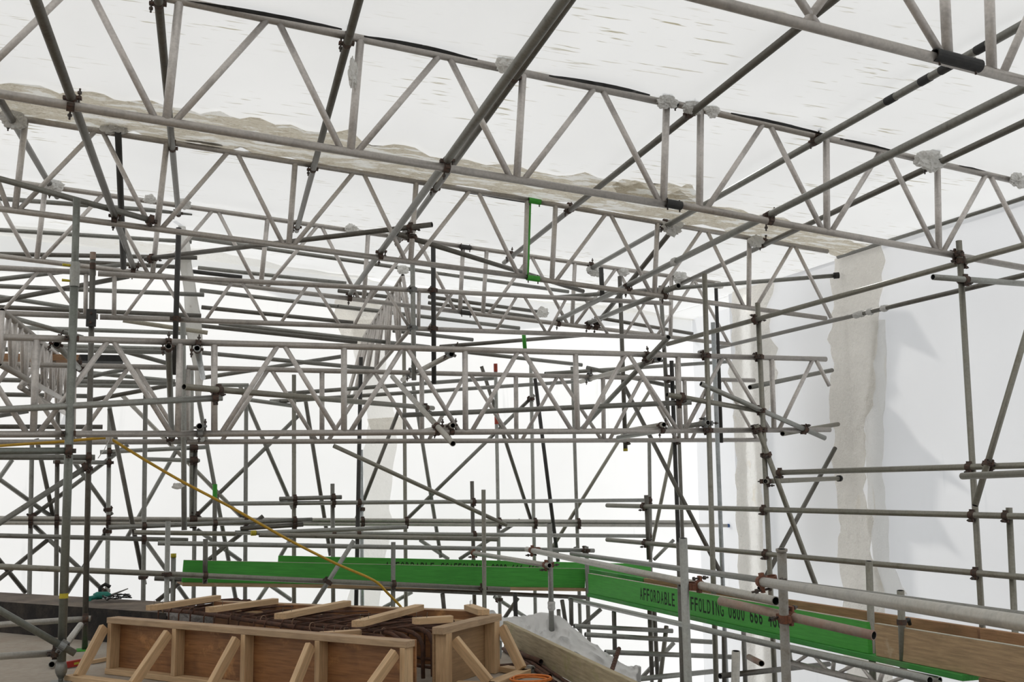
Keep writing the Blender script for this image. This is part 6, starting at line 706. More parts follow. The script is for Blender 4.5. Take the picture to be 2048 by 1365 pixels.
 'shade': [(7.146, 10.235, 3.194), (7.155, 10.125, 3.301), (7.19, 9.678, 3.2), (7.22, 9.305, 2.647), (7.176, 9.863, 2.884), (7.164, 10.01, 2.495), (7.17, 9.932, 2.379), (7.155, 10.128, 2.253), (7.172, 9.912, 2.084), (7.188, 9.712, 1.827), (7.215, 9.362, 1.576), (7.247, 8.963, 1.256), (7.211, 9.418, 1.434), (7.204, 9.508, 1.083), (7.229, 9.193, 0.654), (7.209, 9.438, 0.767), (7.173, 9.902, 0.748), (7.176, 9.865, 0.16), (7.179, 9.825, -0.293), (7.124, 10.519, -0.381)],
 'tape1_l': [(7.073, 10.789, 4.117), (7.068, 10.845, 4.008), (7.064, 10.893, 3.776), (7.065, 10.886, 3.414), (7.057, 10.991, 3.07), (7.059, 10.956, 2.709), (7.055, 11.014, 2.36), (7.055, 11.006, 2.007), (7.053, 11.036, 1.658), (7.057, 10.992, 1.309), (7.054, 11.021, 0.965), (7.055, 11.014, 0.623), (7.053, 11.035, 0.169), (7.053, 11.038, -0.279), (7.054, 11.027, -1.594), (7.053, 11.036, -3.189)],
 'tape1_r': [(7.136, 9.981, 4.11), (7.135, 9.996, 3.943), (7.134, 10.01, 3.607), (7.133, 10.023, 3.272), (7.127, 10.101, 2.949), (7.118, 10.213, 2.627), (7.111, 10.3, 2.3), (7.099, 10.456, 1.975), (7.1, 10.443, 1.639), (7.093, 10.532, 1.307), (7.102, 10.417, 0.978), (7.102, 10.421, 0.651), (7.116, 10.239, 0.234), (7.116, 10.236, -0.187), (7.114, 10.27, -1.433), (7.109, 10.331, -2.954)],
 'tape1b_l': [(7.132, 10.195, 3.188), (7.125, 10.276, 2.747), (7.115, 10.4, 2.309), (7.109, 10.482, 1.864), (7.109, 10.478, 1.418), (7.106, 10.517, 0.975), (7.11, 10.472, 0.539), (7.114, 10.422, 0.165)],
 'tape1b_r': [(7.146, 10.016, 3.16), (7.145, 10.031, 2.718), (7.138, 10.111, 2.285), (7.134, 10.166, 1.849), (7.129, 10.229, 1.415), (7.134, 10.163, 0.983), (7.134, 10.169, 0.556), (7.154, 9.906, 0.209)],
 'tape2_l': [(6.899, 12.987, 4.072), (6.895, 13.044, 3.977), (6.892, 13.08, 3.495), (6.885, 13.167, 3.021), (6.886, 13.152, 2.538), (6.885, 13.168, 1.993), (6.888, 13.128, 1.52), (6.885, 13.169, 0.985), (6.886, 13.154, 0.522), (6.887, 13.145, -0.002), (6.886, 13.156, -0.78), (6.882, 13.206, -2.06), (6.884, 13.183, -3.295)],
 'tape2_r': [(6.972, 12.061, 4.065), (6.969, 12.108, 3.896), (6.962, 12.195, 3.497), (6.966, 12.137, 3.098), (6.967, 12.124, 2.709), (6.946, 12.387, 2.214), (6.94, 12.465, 1.508), (6.935, 12.528, 0.996), (6.934, 12.54, 0.551), (6.94, 12.468, 0.053), (6.94, 12.471, -0.69), (6.936, 12.514, -1.912), (6.937, 12.501, -3.095)],
 'tape3_l': [(1.816, 14.406, 3.679), (1.862, 14.412, 3.268), (1.907, 14.418, 2.859), (2.069, 14.439, 2.386), (2.052, 14.437, 1.913), (2.027, 14.434, 1.512), (1.99, 14.429, 1.114), (1.925, 14.42, 0.721), (1.882, 14.415, 0.266), (1.839, 14.409, -0.151)],
 'tape3_r': [(2.449, 14.488, 3.712), (2.344, 14.475, 3.288), (2.311, 14.47, 2.871), (2.468, 14.491, 2.393), (2.47, 14.491, 1.915), (2.429, 14.486, 1.509), (2.389, 14.481, 1.107), (2.363, 14.477, 0.708), (2.269, 14.465, 0.25), (2.23, 14.46, -0.172)],
 'tape4_l': [(1.606, 14.374, 3.942), (1.623, 14.376, 3.668), (1.75, 14.393, 3.331)],
 'tape4_r': [(2.305, 14.465, 3.985), (2.363, 14.472, 3.707), (2.097, 14.438, 3.346)],
 'tape5_l': [(2.102, 14.428, 2.331), (2.117, 14.43, 2.115)],
 'tape5_r': [(2.522, 14.483, 2.365), (2.523, 14.483, 2.133)],
 'wraps': [('2L', (-1.58, 9.095, 4.385), 0.085), ('3L', (-1.554, 11.198, 4.413), 0.075), ('2L', (-0.816, 9.174, 4.418), 0.085), ('AL', (3.21, 6.967, 4.194), 0.06), ('AR', (3.426, 6.995, 4.177), 0.06), ('AR', (3.601, 7.018, 4.173), 0.05), ('AR', (5.678, 7.238, 4.006), 0.1), ('AR', (6.708, 7.422, 3.969), 0.07), ('AL', (1.907, 6.748, 4.264), 0.06), ('AL', (0.844, 6.66, 4.051), 0.045), ('3R', (4.484, 11.983, 3.989), 0.08), ('3R', (4.884, 12.035, 3.999), 0.05), ('3R', (5.692, 12.14, 3.985), 0.08), ('3L', (1.469, 11.591, 4.243), 0.06), ('3L', (1.967, 11.656, 4.211), 0.07), ('3L', (-0.311, 11.36, 4.36), 0.06), ('3L', (-0.647, 11.316, 4.38), 0.05), ('2R', (4.568, 9.894, 4.028), 0.09), ('2R', (5.599, 10.028, 3.96), 0.07), ('MR', (4.146, 13.039, 3.638), 0.07), ('3L', (2.272, 12.895, 4.087), 0.06), ('3R', (6.255, 12.213, 3.926), 0.05)],
 'green_post': [(2.953, 9.734, 4.178), (2.915, 9.729, 3.402)],
 'spig_g1': (3.022, 9.723, 4.162),
 'spig_g2': (2.994, 9.719, 3.387),
 'spig_b1': (3.238, 7.001, 4.197),
 'spig_b2': (3.247, 7.002, 3.419),
 'spig_3t': (2.818, 11.796, 4.154),
 'spig_3b': (2.819, 11.797, 3.382),
 'spig_r0': (3.581, 4.306, 3.469),
 'plank': [(-2.248, 11.308, 2.69), (-0.857, 11.489, 2.72)],
 'green2': [(3.712, 12.483, 3.299), (3.729, 12.485, 3.063)],
}
# ------------------------------------------------------------------ timber, concrete, paint
def wood_mat(name, base, dark, grain=.35, knots=.25, rough=.75, axis=0, stain=None, stain_amt=.0):
    m, nt, out = nodes(name); p = N(nt, 'ShaderNodeBsdfPrincipled', Roughness=rough)
    sc = [16, 16, 16]; sc[axis] = 1.1
    v = jitter(nt, coords(nt, 'Object', tuple(sc))); v0 = jitter(nt, coords(nt))
    g = noise_tex(nt, v, 4., 5, .65); b = noise_tex(nt, v0, 2.2, 3, .6)
    c = ramp(nt, g, [(.3, tuple(x*(1-grain) for x in base)), (.62, base)]).outputs['Color']
    k = ramp(nt, b, [(.52, (0, 0, 0)), (.74, (knots, knots, knots))]).outputs['Color']
    c = mixc(nt, k, c, dark)
    if stain:
        s = noise_tex(nt, v0, 3.6, 5, .7); k2 = ramp(nt, s, [(.62-stain_amt, (0, 0, 0)), (.78-stain_amt, (1, 1, 1))]).outputs['Color']; c = mixc(nt, k2, c, stain)
    nt.links.new(c, p.inputs['Base Color'])
    bp = N(nt, 'ShaderNodeBump', Strength=.3, Distance=.003); nt.links.new(g, bp.inputs['Height']); nt.links.new(bp.outputs[0], p.inputs['Normal'])
    nt.links.new(p.outputs[0], out.inputs['Surface']); return m
for ax in (0, 1, 2):
    wood_mat('pine%d' % ax, (.66, .45, .255), (.32, .18, .085), .30, .5, .7, ax)
wood_mat('pine_worn', (.50, .35, .215), (.24, .16, .10), .35, .6, .8, 0, (.09, .07, .055), .0)
wood_mat('ply', (.34, .155, .06), (.09, .04, .02), .45, 1., .45, 0, (.58, .29, .11), .06)
wood_mat('ply_light', (.40, .25, .13), (.24, .14, .07), .3, .6, .6, 0)
wood_mat('board_brown', (.54, .37, .21), (.30, .19, .105), .4, .75, .85, 0, (.60, .49, .34), .02)
wood_mat('board_rear', (.45, .26, .14), (.23, .13, .07), .4, .7, .85, 0, (.20, .14, .08), .05)
wood_mat('board_edge', (.47, .39, .25), (.26, .21, .12), .38, .7, .85, 0, (.34, .32, .15), .05)
wood_mat('green_board', (.075, .43, .055), (.05, .29, .04), .25, .55, .6, 0)
wood_mat('green_worn', (.06, .34, .06), (.20, .28, .16), .3, .7, .75, 0, (.36, .36, .27), -.02)
def conc_mat(name, base, dark, scale=3., amt=.0, lo=.35, hi=.7, rough=.9):
    m, nt, out = nodes(name); p = N(nt, 'ShaderNodeBsdfPrincipled', Roughness=rough); v = coords(nt)
    a = noise_tex(nt, v, scale, 6, .68); b = noise_tex(nt, v, scale*14, 4, .6)
    c = ramp(nt, a, [(lo, dark), (hi, base)]).outputs['Color']
    c = mixc(nt, .35, c, ramp(nt, b, [(.3, (.55, .53, .5)), (.7, (1, 1, 1))]).outputs['Color'], 'MULTIPLY')
    nt.links.new(c, p.inputs['Base Color'])
    bp = N(nt, 'ShaderNodeBump', Strength=.4, Distance=.01); nt.links.new(b, bp.inputs['Height']); nt.links.new(bp.outputs[0], p.inputs['Normal'])
    nt.links.new(p.outputs[0], out.inputs['Surface'])
conc_mat('slab', (.47, .425, .365), (.35, .285, .22), 1.3)
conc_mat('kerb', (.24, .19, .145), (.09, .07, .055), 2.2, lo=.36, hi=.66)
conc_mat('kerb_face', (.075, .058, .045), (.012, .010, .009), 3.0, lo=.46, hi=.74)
conc_mat('rough_concrete', (.33, .31, .29), (.16, .14, .13), 22., lo=.35, hi=.65)
conc_mat('ground', (.55, .54, .52), (.42, .41, .40), .8)
tube_mat('rebar', (.095, .05, .034), (.15, .06, .03), .45, .85, .1, 16)
tube_mat('wire', (.30, .19, .12), (.18, .09, .05), .4, .7, .1, 30)
tube_mat('hose_yellow', (.60, .36, .03), (.50, .27, .03), .4, .5, 0, 6)
tube_mat('cable_orange', (.75, .22, .04), (.6, .17, .03), .4, .5, 0, 6)
tube_mat('teal', (.02, .26, .20), (.02, .18, .14), .4, .5, 0, 20)
tube_mat('level_red', (.45, .03, .02), (.3, .03, .02), .4, .5, 0, 20)
sheet_mat('tarp', (.93, .92, .90), .30, (.62, .58, .52), (4, 4, 4), .34, .5, .06, .08)
tube_mat('stencil', (.012, .03, .012), (.02, .07, .02), .35, .8, 0, 30)
V = Vector
def P3(k): return Vector(PT[k])
def poly_prism(name, pts, z0, z1, mat):
    n = len(pts); v = [V((x, y, z0)) for x, y in pts] + [V((x, y, z1)) for x, y in pts]
    f = [tuple(range(n))[::-1], tuple(range(n, 2*n))] + [(i, (i+1) % n, n+(i+1) % n, n+i) for i in range(n)]
    return link(name, mesh(name, v, f), mat)
# ------------------------------------------------------------------ slab, kerb, ground
kfl, kfr, kbl, kbr = P3('kerb_fl'), P3('kerb_fr'), P3('kerb_bl'), P3('kerb_br')
kd = (kfr-kfl).normalized(); kl = kfl - kd*1.1; kl2 = kbl - kd*.35
ra, rb_ = P3('rw_a'), P3('rw_b'); ea, eb = P3('edge_a'), P3('edge_b')
fl_ = poly_prism('floor', [(-8.9, -5.9), (2.45, -5.9), (eb.x, eb.y), (ea.x, ea.y), (rb_.x+.25, rb_.y+.35), (kbr.x+.35, kbr.y+.1), (kl2.x, kl2.y), (-8.9, 12.6)], -.26, 0, 'slab')
tag(fl_, 'dusty stained concrete slab at the bottom left', kind='structure')
gr = poly_prism('floor_lower', [(-8.9, -5.9), (9., -5.9), (9., 15.), (-8.9, 12.9)], -2.62, -2.55, 'ground'); tag(gr, 'pale ground far below the walkway', kind='structure')
kr = empty('concrete_kerb', (kfr.x, kfr.y, 0)); tag(kr, 'long dark stained concrete upstand along the slab edge at left', 'concrete kerb', kind='thing')
kz = .30
v = [V((*q, 0)) for q in (kl.xy, kfr.xy, kbr.xy, kl2.xy)] + [V((*q, kz)) for q in (kl.xy, kfr.xy, kbr.xy, kl2.xy)]
me = mesh('upstand', v, [(3, 2, 1, 0), (4, 5, 6, 7), (0, 1, 5, 4), (1, 2, 6, 5), (2, 3, 7, 6), (3, 0, 4, 7)])
def parent_keep(o, root):
    o.parent = root; o.matrix_parent_inverse = root.matrix_basis.inverted(); return o
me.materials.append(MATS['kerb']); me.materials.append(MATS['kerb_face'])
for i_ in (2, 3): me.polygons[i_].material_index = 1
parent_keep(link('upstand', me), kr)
# rough broken end of the old concrete where the bars come out
bm = bmesh.new(); bmesh.ops.create_grid(bm, x_segments=40, y_segments=40, size=.5)
for q in bm.verts:
    a, b = q.co.x+.5, q.co.y+.5
    c = kfr.lerp(kbr, a*.98+.01) + kd*(.0+1.15*b) + (kfr-kbr).normalized()*(.06*b); c.z = kz*(1-.6*b*(1-.75*a))*.97 + .05*noise.noise(V((a*9, b*9, 1))) + .03*noise.noise(V((a*23, b*23, 1)))
    if b > .98 or a < .02 or a > .98: c.z = .0
    q.co = c
me = bpy.data.meshes.new('broken_end'); bm.to_mesh(me); bm.free(); parent_keep(link('broken_end', me, 'rough_concrete', smooth=False), kr)
# ------------------------------------------------------------------ formwork
def stick(name, A, B, w_, h_, root, mat='pine_worn', upv=(0, 0, 1), bevel=.003):
    """sawn timber; local x runs along the timber so the grain follows it"""
    A, B = V(A), V(B); d = B-A; L = d.length; x = d.normalized(); upv = V(upv); z = (upv - x*upv.dot(x)).normalized(); y = z.cross(x)
    o = link(name, box_mesh(name, L, w_, h_, bevel), mat); o.matrix_world = basis((A+B)/2, x, y, z)
    if root is not None: o.parent = root; o.matrix_parent_inverse = root.matrix_basis.inverted()
    return o
def slab_board(name, A, B, thick, h, root, mat, out):
    """upright sheet with its top edge from A to B"""
    o = stick(name, A-V((0, 0, h/2)), B-V((0, 0, h/2)), thick, h, root, mat); return o
H = PT['fw_a'][2]
fa, fb_ = P3('fw_a'), P3('fw_b'); d = (fb_-fa).normalized(); outw = V((d.y, -d.x, 0)); outw = outw if outw.y < 0 else -outw
root = empty('formwork_panel', (fa.x, fa.y, 0)); tag(root, 'long plywood formwork side in front of the bars, braced with slanting timbers', 'formwork')
Wd, Tk = .09, .042
L = (fb_-fa).length
back = -outw*Wd
slab_board('plywood_sheet', fa+back-outw*.01, fb_+back-outw*.01, .018, H, root, 'ply', outw)
stick('top_plate', fa-outw*Wd/2-V((0, 0, Tk/2)), fb_-outw*Wd/2-V((0, 0, Tk/2)), Wd, Tk, root, 'pine_worn')
stick('bottom_plate', V((*fa.xy, Tk/2+.002))-outw*Wd/2, V((*fb_.xy, Tk/2+.002))-outw*Wd/2, Wd, Tk, root, 'pine0')
def at_px(t): return fa + d*(L*t)
studs = [.012, .262, .505, .742, .988]
foot = [P3('fb%d' % i) for i in range(5)]
for i, t in enumerate(studs):
    c = at_px(t)-outw*Wd/2; stick('stud', V((c.x, c.y, Tk+.002)), V((c.x, c.y, H-Tk)), Tk, Wd, root, 'pine0', outw)
    top = V((c.x, c.y, H-Tk-.03)) + outw*(Wd/2+.01) - d*.045; f = foot[i].copy(); f.z = .03
    stick('brace', f, top, Tk, Wd*.8, root, 'pine0', outw+V((0, 0, .6)))
stick('floor_runner', foot[0]-d*.10-V((0, 0, .028)), foot[4]+d*.2-V((0, 0, .028)), Wd, Tk, root, 'pine0')
# rear side
d2 = (rb_-ra).normalized(); in2 = V((d2.y, -d2.x, 0)); in2 = in2 if in2.y < 0 else -in2
root = empty('formwork_panel', (ra.x, ra.y, 0)); tag(root, 'rear plywood formwork side behind the rusty bars, only its inner face showing', 'formwork')
slab_board('plywood_sheet', ra+in2*.0, rb_+in2*.0, .018, H, root, 'ply', in2)
stick('top_plate', ra-in2*.055-V((0, 0, Tk/2)), rb_-in2*.055-V((0, 0, Tk/2)), Wd, Tk, root, 'pine_worn')
stick('ledger_strip', ra+in2*.012-V((0, 0, .075)), rb_+in2*.012-V((0, 0, .075)), .012, .02, root, 'pine0')
for t in (.02, .25, .5, .75, .98):
    c = ra.lerp(rb_, t)-in2*.055; stick('stud', V((c.x, c.y, .002)), V((c.x, c.y, H-Tk)), Tk, Wd, root, 'pine0', in2)
# end
e0, e1 = P3('ew_a'), P3('ew_b'); d3_ = (e1-e0).normalized(); o3 = V((d3_.y, -d3_.x, 0)); o3 = o3 if o3.x > 0 else -o3
root = empty('formwork_panel', (e0.x, e0.y, 0)); tag(root, 'short plywood formwork end at right with two braces and thick top timber', 'formwork')
slab_board('plywood_sheet', e0-o3*.0, e1-o3*.0, .018, H, root, 'ply_light', o3)
stick('top_plate', e0+o3*.055-d3_*.03-V((0, 0, Tk/2)), e1+o3*.055+d3_*.02-V((0, 0, Tk/2)), Wd, Tk*1.15, root, 'pine_worn')
for i, (t, ft) in enumerate(((.06, 'eb0'), (.93, 'eb1'))):
    c = e0.lerp(e1, t)+o3*.055; stick('stud', V((c.x, c.y, .002)), V((c.x, c.y, H-Tk)), Wd*.9, Wd, root, 'pine0', o3)
    f = P3(ft); stick('brace', V((f.x, f.y, .05)), V((c.x, c.y, H-Tk-.05))+o3*.05+d3_*.06, Tk, Wd*.8, root, 'pine0', o3+V((0, 0, .6)))
    stick('sole_plate', V((c.x, c.y, .024))+o3*.06+d3_*.07, V((f.x, f.y, .024))+o3*.03+d3_*.02, Wd, Tk, root, 'pine0')
stick('sole_plate', V((*P3('eb0').xy, .024))-d3_*.06, V((*P3('eb1').xy, .024))+d3_*.06, Wd, Tk, root, 'pine0')
# loose timbers lying across the box
LT = ['pale timber laid from the concrete upstand to the rear formwork side, leftmost', 'pale timber with chamfered end lying across the bars, second from left', 'long pale timber with chamfered end lying across the bars, third from left', 'long pale timber resting near the front corner of the box, fourth from left', 'short knotty timber offcut on the end panel', 'small timber offcut on the far corner of the end panel', 'short timber half hidden under the long ones, in the middle']
for i, lb in enumerate(LT):
    a, b = [V(q) for q in PT['lt%d' % i]]; a.z = b.z = H+.024+.002*(i % 3)
    if i == 6: a.z = b.z = H-.06
    x = (b-a).normalized(); y = V((0, 0, 1)).cross(x); w_ = .085; v, f = [], []
    Lq = (b-a).length; ch = .04
    prof = [(0, -w_/2+ch), (ch*.8, -w_/2), (Lq-ch*.5, -w_/2), (Lq, -w_/2+ch*.6), (Lq, w_/2), (0, w_/2)]
    v = [a+x*p+y*q-V((0, 0, .021)) for p, q in prof]+[a+x*p+y*q+V((0, 0, .021)) for p, q in prof]; n = len(prof)
    f = [tuple(range(n))[::-1], tuple(range(n, 2*n))]+[(k, (k+1) % n, n+(k+1) % n, n+k) for k in range(n)]
    inv = basis(a, x, y, V((0, 0, 1))); me = mesh('timber_offcut', v, f); me.transform(inv.inverted())
    o = link('timber_offcut', me, 'pine0'); o.matrix_world = inv; tag(o, lb, 'timber', 'timbers laid across the formwork')
    for k in range(2):
        c = V((Lq*.07+.07*k, .015*(1-2*k), .02)); link('nail', rod_mesh('nail', [c, c+V((.004, 0, .035)), c+V((.004, 0, .036))], [.002, .002, .005], 6), 'galvd', o)
# ------------------------------------------------------------------ reinforcement cage
root = empty('rebar_cage', (kfr.x, kfr.y, 0)); tag(root, 'rusty reinforcement cage lying inside the plywood box', 'rebar cage')
c0 = kfr.lerp(kbr, .5)+kd*.1; c1 = (fb_+rb_)/2*.5 + (e0+e1)/2*.5 - d*.12
axd = (c1-c0); axd.z = 0; LL = axd.length; ax = axd.normalized(); sd = V((-ax.y, ax.x, 0))
if sd.y < 0: sd = -sd
cw = .40
def cpt(s, q, z): p = c0 + ax*s + sd*q; return V((p.x, p.y, z))
for i in range(9):
    q = -cw + 2*cw*i/8; zt = .345 + .012*math.sin(i*2.1); pts = []
    for k in range(7): pts.append(cpt(.42+(LL-.72)*k/6, q+.012*math.sin(k*1.7+i), zt+.01*math.sin(k+i)))
    pts += [cpt(LL-.20, q, zt-.004), cpt(LL-.13, q, zt-.03), cpt(LL-.09, q, zt-.09), cpt(LL-.085, q, .03)]
    parent_keep(link('reinforcing_bar', rod_mesh('reinforcing_bar', pts, .015 if i % 2 else .0185, 7), 'rebar'), root)
for i in range(4):
    q = -cw + 2*cw*i/3; parent_keep(link('reinforcing_bar', rod_mesh('reinforcing_bar', [cpt(.5, q, .06), cpt(LL-.15, q, .06)], .012, 6), 'rebar'), root)
ns = 17
for i in range(ns):
    s = .45+(LL-.72)*i/(ns-1); j = random.uniform(-.03, .03); zt = .375+random.uniform(-.008, .012)
    pts = [cpt(s+j, -cw-.03, .04), cpt(s+j*.6, -cw-.03, zt-.04), cpt(s+j*.5, -cw, zt), cpt(s, 0, zt+.012), cpt(s-j*.5, cw, zt), cpt(s-j*.6, cw+.03, zt-.04), cpt(s-j, cw+.03, .04)]
    parent_keep(link('stirrup', rod_mesh('stirrup', pts, .007, 6), 'rebar'), root)
    sk = [cpt(s+.04, -cw*.8, zt+.012), cpt(s+.12+j, -.1, zt+.018+random.uniform(0, .02)), cpt(s+.20, cw*.7, zt+.012)]
    parent_keep(link('stirrup', rod_mesh('stirrup', sk, .006, 5), 'rebar'), root)
for i in range(9):
    s = .5+(LL-.8)*i/8; q = -cw+.05*(i % 3); cc = cpt(s, q, .35); pts = []
    for k in range(9): a = math.pi*(-.25+1.5*k/8); pts.append(cc + sd*(.035*math.cos(a)) + V((0, 0, .035*math.sin(a))) + ax*(.004*k))
    parent_keep(link('wire_tie', rod_mesh('wire_tie', pts, .0045, 5), 'wire'), root)
# ------------------------------------------------------------------ edge board, tarp, loose steel
edir = (eb-ea).normalized()
eA, eB = ea-edir*.02+V((.02, 0, .1)), eb+edir*2.2+V((.02, 0, .1))
o = stick('edge_board', eA, eB, .042, .20, None, 'board_edge'); tag(o, 'mossy timber plank standing on edge along the slab below the white tarp', 'plank')
def lofted(name, rows, mat, amp, seed, nn=5, thick=.004):
    """cloth through two or more rows of points"""
    v, f = [], []; m = len(rows[0])
    grid = []
    for a in range(len(rows)-1):
        for s in range(nn if a < len(rows)-2 else nn+1):
            t = s/nn; grid.append([rows[a][i].lerp(rows[a+1][i], t) for i in range(m)])
    fine = []
    for r in grid:
        q = []
        for i in range(m-1):
            for k in range(4): q.append(r[i].lerp(r[i+1], k/4))
        q.append(r[-1]); fine.append(q)
    mm = len(fine[0])
    for j, r in enumerate(fine):
        for i, p in enumerate(r): v.append(p + V((noise.noise(p*3.1+V((seed, 0, 0))), noise.noise(p*3.1+V((0, seed, 0))), noise.noise(p*2.6+V((0, 0, seed)))))*amp + V((0, -.4, 1))*((abs(noise.noise(p*5.5+V((seed, 2, 0))))-.2)*amp*.9))
    for j in range(len(fine)-1):
        for i in range(mm-1): k = j*mm+i; f.append((k, k+1, k+mm+1, k+mm))
    o = link(name, mesh(name, v, f), mat, smooth=True); md = o.modifiers.new('thickness', 'SOLIDIFY'); md.thickness = thick; return o
tt = [V(q) for q in PT['tarp_t']]; tb = [V(q) for q in PT['tarp_b']]
def cloth(rows, nu, nv, mat, amp, seed):
    def cr(p, t):
        n = len(p)-1; x = t*n; i = min(int(x), n-1); t = x-i; p0, p1, p2, p3 = p[max(i-1, 0)], p[i], p[i+1], p[min(i+2, n)]
        return .5*((2*p1)+(p2-p0)*t+(2*p0-5*p1+4*p2-p3)*t*t+(3*p1-p0-3*p2+p3)*t*t*t)
    v, f = [], []
    for j in range(nv+1):
        for i in range(nu+1):
            col = [cr(r, i/nu) for r in rows]; p = cr(col, j/nv)
            w_ = V((i/nu*7+seed, j/nv*2.2, 0))
            fold = (1-abs(noise.noise(w_)))**3*.5 + (1-abs(noise.noise(w_*2.3+V((3, 1, 0)))))**4*.35 + noise.noise(w_*.8)*.4
            v.append(p + V((-.35, -.8, .55))*(fold-.35)*amp)
    for j in range(nv):
        for i in range(nu): k = j*(nu+1)+i; f.append((k, k+1, k+nu+2, k+nu+1))
    o = link('tarpaulin', mesh('tarpaulin', v, f), mat, smooth=True); md = o.modifiers.new('thickness', 'SOLIDIFY'); md.thickness = .004; return o
behind = [q + V((.10, .30, -.30)) for q in tt]; mid = [a.lerp(b_, .5) + V((-.02, -.05, .05)) for a, b_ in zip(tt, tb)]
o = cloth([behind, tt, mid, tb], 90, 40, 'tarp', .17, 3.3); tag(o, 'crumpled white tarpaulin draped over the timber edge plank', 'tarpaulin')
RL = ['rusty pipe beside the timber edge plank, longest', 'rusty bar next to it on the slab, nearest the orange cable', 'short rusty bar between the sole plates of the end panel', 'rusty bar tight against the timber edge plank', 'rusty pipe with a joint lying across the others']
for i, lb in enumerate(RL):
    a, b = [V(q) for q in PT['rod%d' % i]]; rr = (.017, .015, .012, .013, .021)[i]; a.z = b.z = (.02, .02, .014, .016, .05)[i]
    o = link('rusty_bar', tube_mesh('rusty_bar', a, b, rr, 10, .004, .03, 'rebar') if rr > .014 else rod_mesh('rusty_bar', [a, b], rr, 8), None if rr > .014 else 'rebar'); tag(o, lb, 'steel bar', 'loose rusty bars')
a, b = [V(q) for q in PT['lean']]; o = link('rusty_bar', rod_mesh('rusty_bar', [a, b+(b-a)*.7], .018, 8), 'rebar'); tag(o, 'rusty ribbed bar leaning up in front of the white tarp end', 'steel bar', 'loose rusty bars')
for k in range(12):
    p = a.lerp(b, k/14+.02); link('rib', band_mesh('rib', p, p+(b-a).normalized()*.006, .0205, 8, .003), 'rebar', o)
cc = P3('coil'); pts = []
for k in range(40): t = k/39; an = t*math.pi*5; pts.append(cc + V((math.cos(an)*(.12+.03*math.sin(3*t)), math.sin(an)*.12, .015+.02*t)))
o = link('extension_cable', rod_mesh('extension_cable', pts, .007, 7), 'cable_orange'); tag(o, 'coil of orange cable on the slab at bottom centre', 'cable')
p = P3('nut'); o = link('steel_nut', band_mesh('steel_nut', p, p+V((.02, -.05, .0)), .026, 6, .012), 'galv'); tag(o, 'loose galvanised nut lying beside the rusty pipes', 'nut')
# ------------------------------------------------------------------ small things at left
a, b = [V(q) for q in PT['level']]; o = stick('spirit_level', a, b, .03, .05, None, 'level_red'); tag(o, 'red spirit level on the slab behind the prop foot', 'level')
link('vial', box_mesh('vial', .05, .032, .02, .002), 'ypaint', o)
a, b = [V(q) for q in PT['batten']]; o = stick('thin_batten', a, b+(b-a)*.5, .03, .03, None, 'pine0'); tag(o, 'thin brown batten on the slab behind the formwork corner', 'batten')
tl = P3('tools'); o = empty('power_tool', tl); tag(o, 'teal power tool lying on the concrete upstand', 'power tool')
def tpart(name, me, mat): q = link(name, me, mat); q.parent = o; return q
tpart('body', rod_mesh('body', [(-.10, 0, .04), (-.07, 0, .045), (.03, .01, .045), (.06, .01, .042)], [.025, .038, .036, .02], 12), 'teal')
tpart('handle', rod_mesh('handle', [(-.05, 0, .04), (-.11, -.05, .03), (-.13, -.07, .025)], [.024, .021, .026], 10), 'teal')
tpart('guard', rod_mesh('guard', [(-.04, .05, .03), (-.05, .06, .12), (0, .06, .15), (.05, .06, .12)], .018, 8), 'blackpaint')
tpart('chuck', rod_mesh('chuck', [(.06, .01, .042), (.15, .03, .075), (.22, .05, .10)], [.012, .008, .005], 8), 'galvd')
t2 = P3('tools2'); bund = empty('cable_bundle', t2); tag(bund, 'tangle of black and silver cord beside the teal tool', 'cord')
for k in range(7):
    pts = [V((-.12+.05*i+random.uniform(-.02, .02), random.uniform(-.06, .06), .015+random.uniform(0, .05))) for i in range(6)]
    q = link('cord_strand', rod_mesh('cord_strand', pts, .006, 6), ('blackpaint', 'bright', 'blackpaint')[k % 3]); q.parent = bund
# hose
pts = [V(q) for q in PT['hose']]; sm = []
for i in range(len(pts)-1):
    p0, p1, p2, p3 = pts[max(i-1, 0)], pts[i], pts[i+1], pts[min(i+2, len(pts)-1)]
    for k in range(5):
        t = k/5; sm.append(.5*((2*p1)+(p2-p0)*t+(2*p0-5*p1+4*p2-p3)*t*t+(3*p1-p0-3*p2+p3)*t*t*t))
sm.append(pts[-1])
o = link('air_hose', rod_mesh('air_hose', sm, .0115, 10), 'hose_yellow'); tag(o, 'yellow hose tied to the lower beam and sagging down to the formwork', 'hose')
kn = P3('knot'); rp = empty('tie_rope', kn); tag(rp, 'knotted white cord tying the yellow hose to the lower beam', 'cord')
for k in range(4):
    pp = [V((-.02+.013*k, .035*math.cos(a), .045*math.sin(a)-.0)) for a in [i*.62 for i in range(11)]]; q = link('cord_loop', rod_mesh('cord_loop', pp, .006, 6), 'tarp'); q.parent = rp
q = link('cord_tail', rod_mesh('cord_tail', [V((0, -.03, -.03)), V((-.03, -.035, -.1)), P3('knot2')-kn], .003, 5), 'tarp'); q.parent = rp
rg = P3('rag'); o = link('plastic_tag', wrap_mesh('plastic_tag', rg+V((-.02, 0, -.02)), .028, 4.2, (1.6, .4, .8)), 'white_wrap'); tag(o, 'scrap of printed plastic tape knotted on the yellow hose', 'tape')
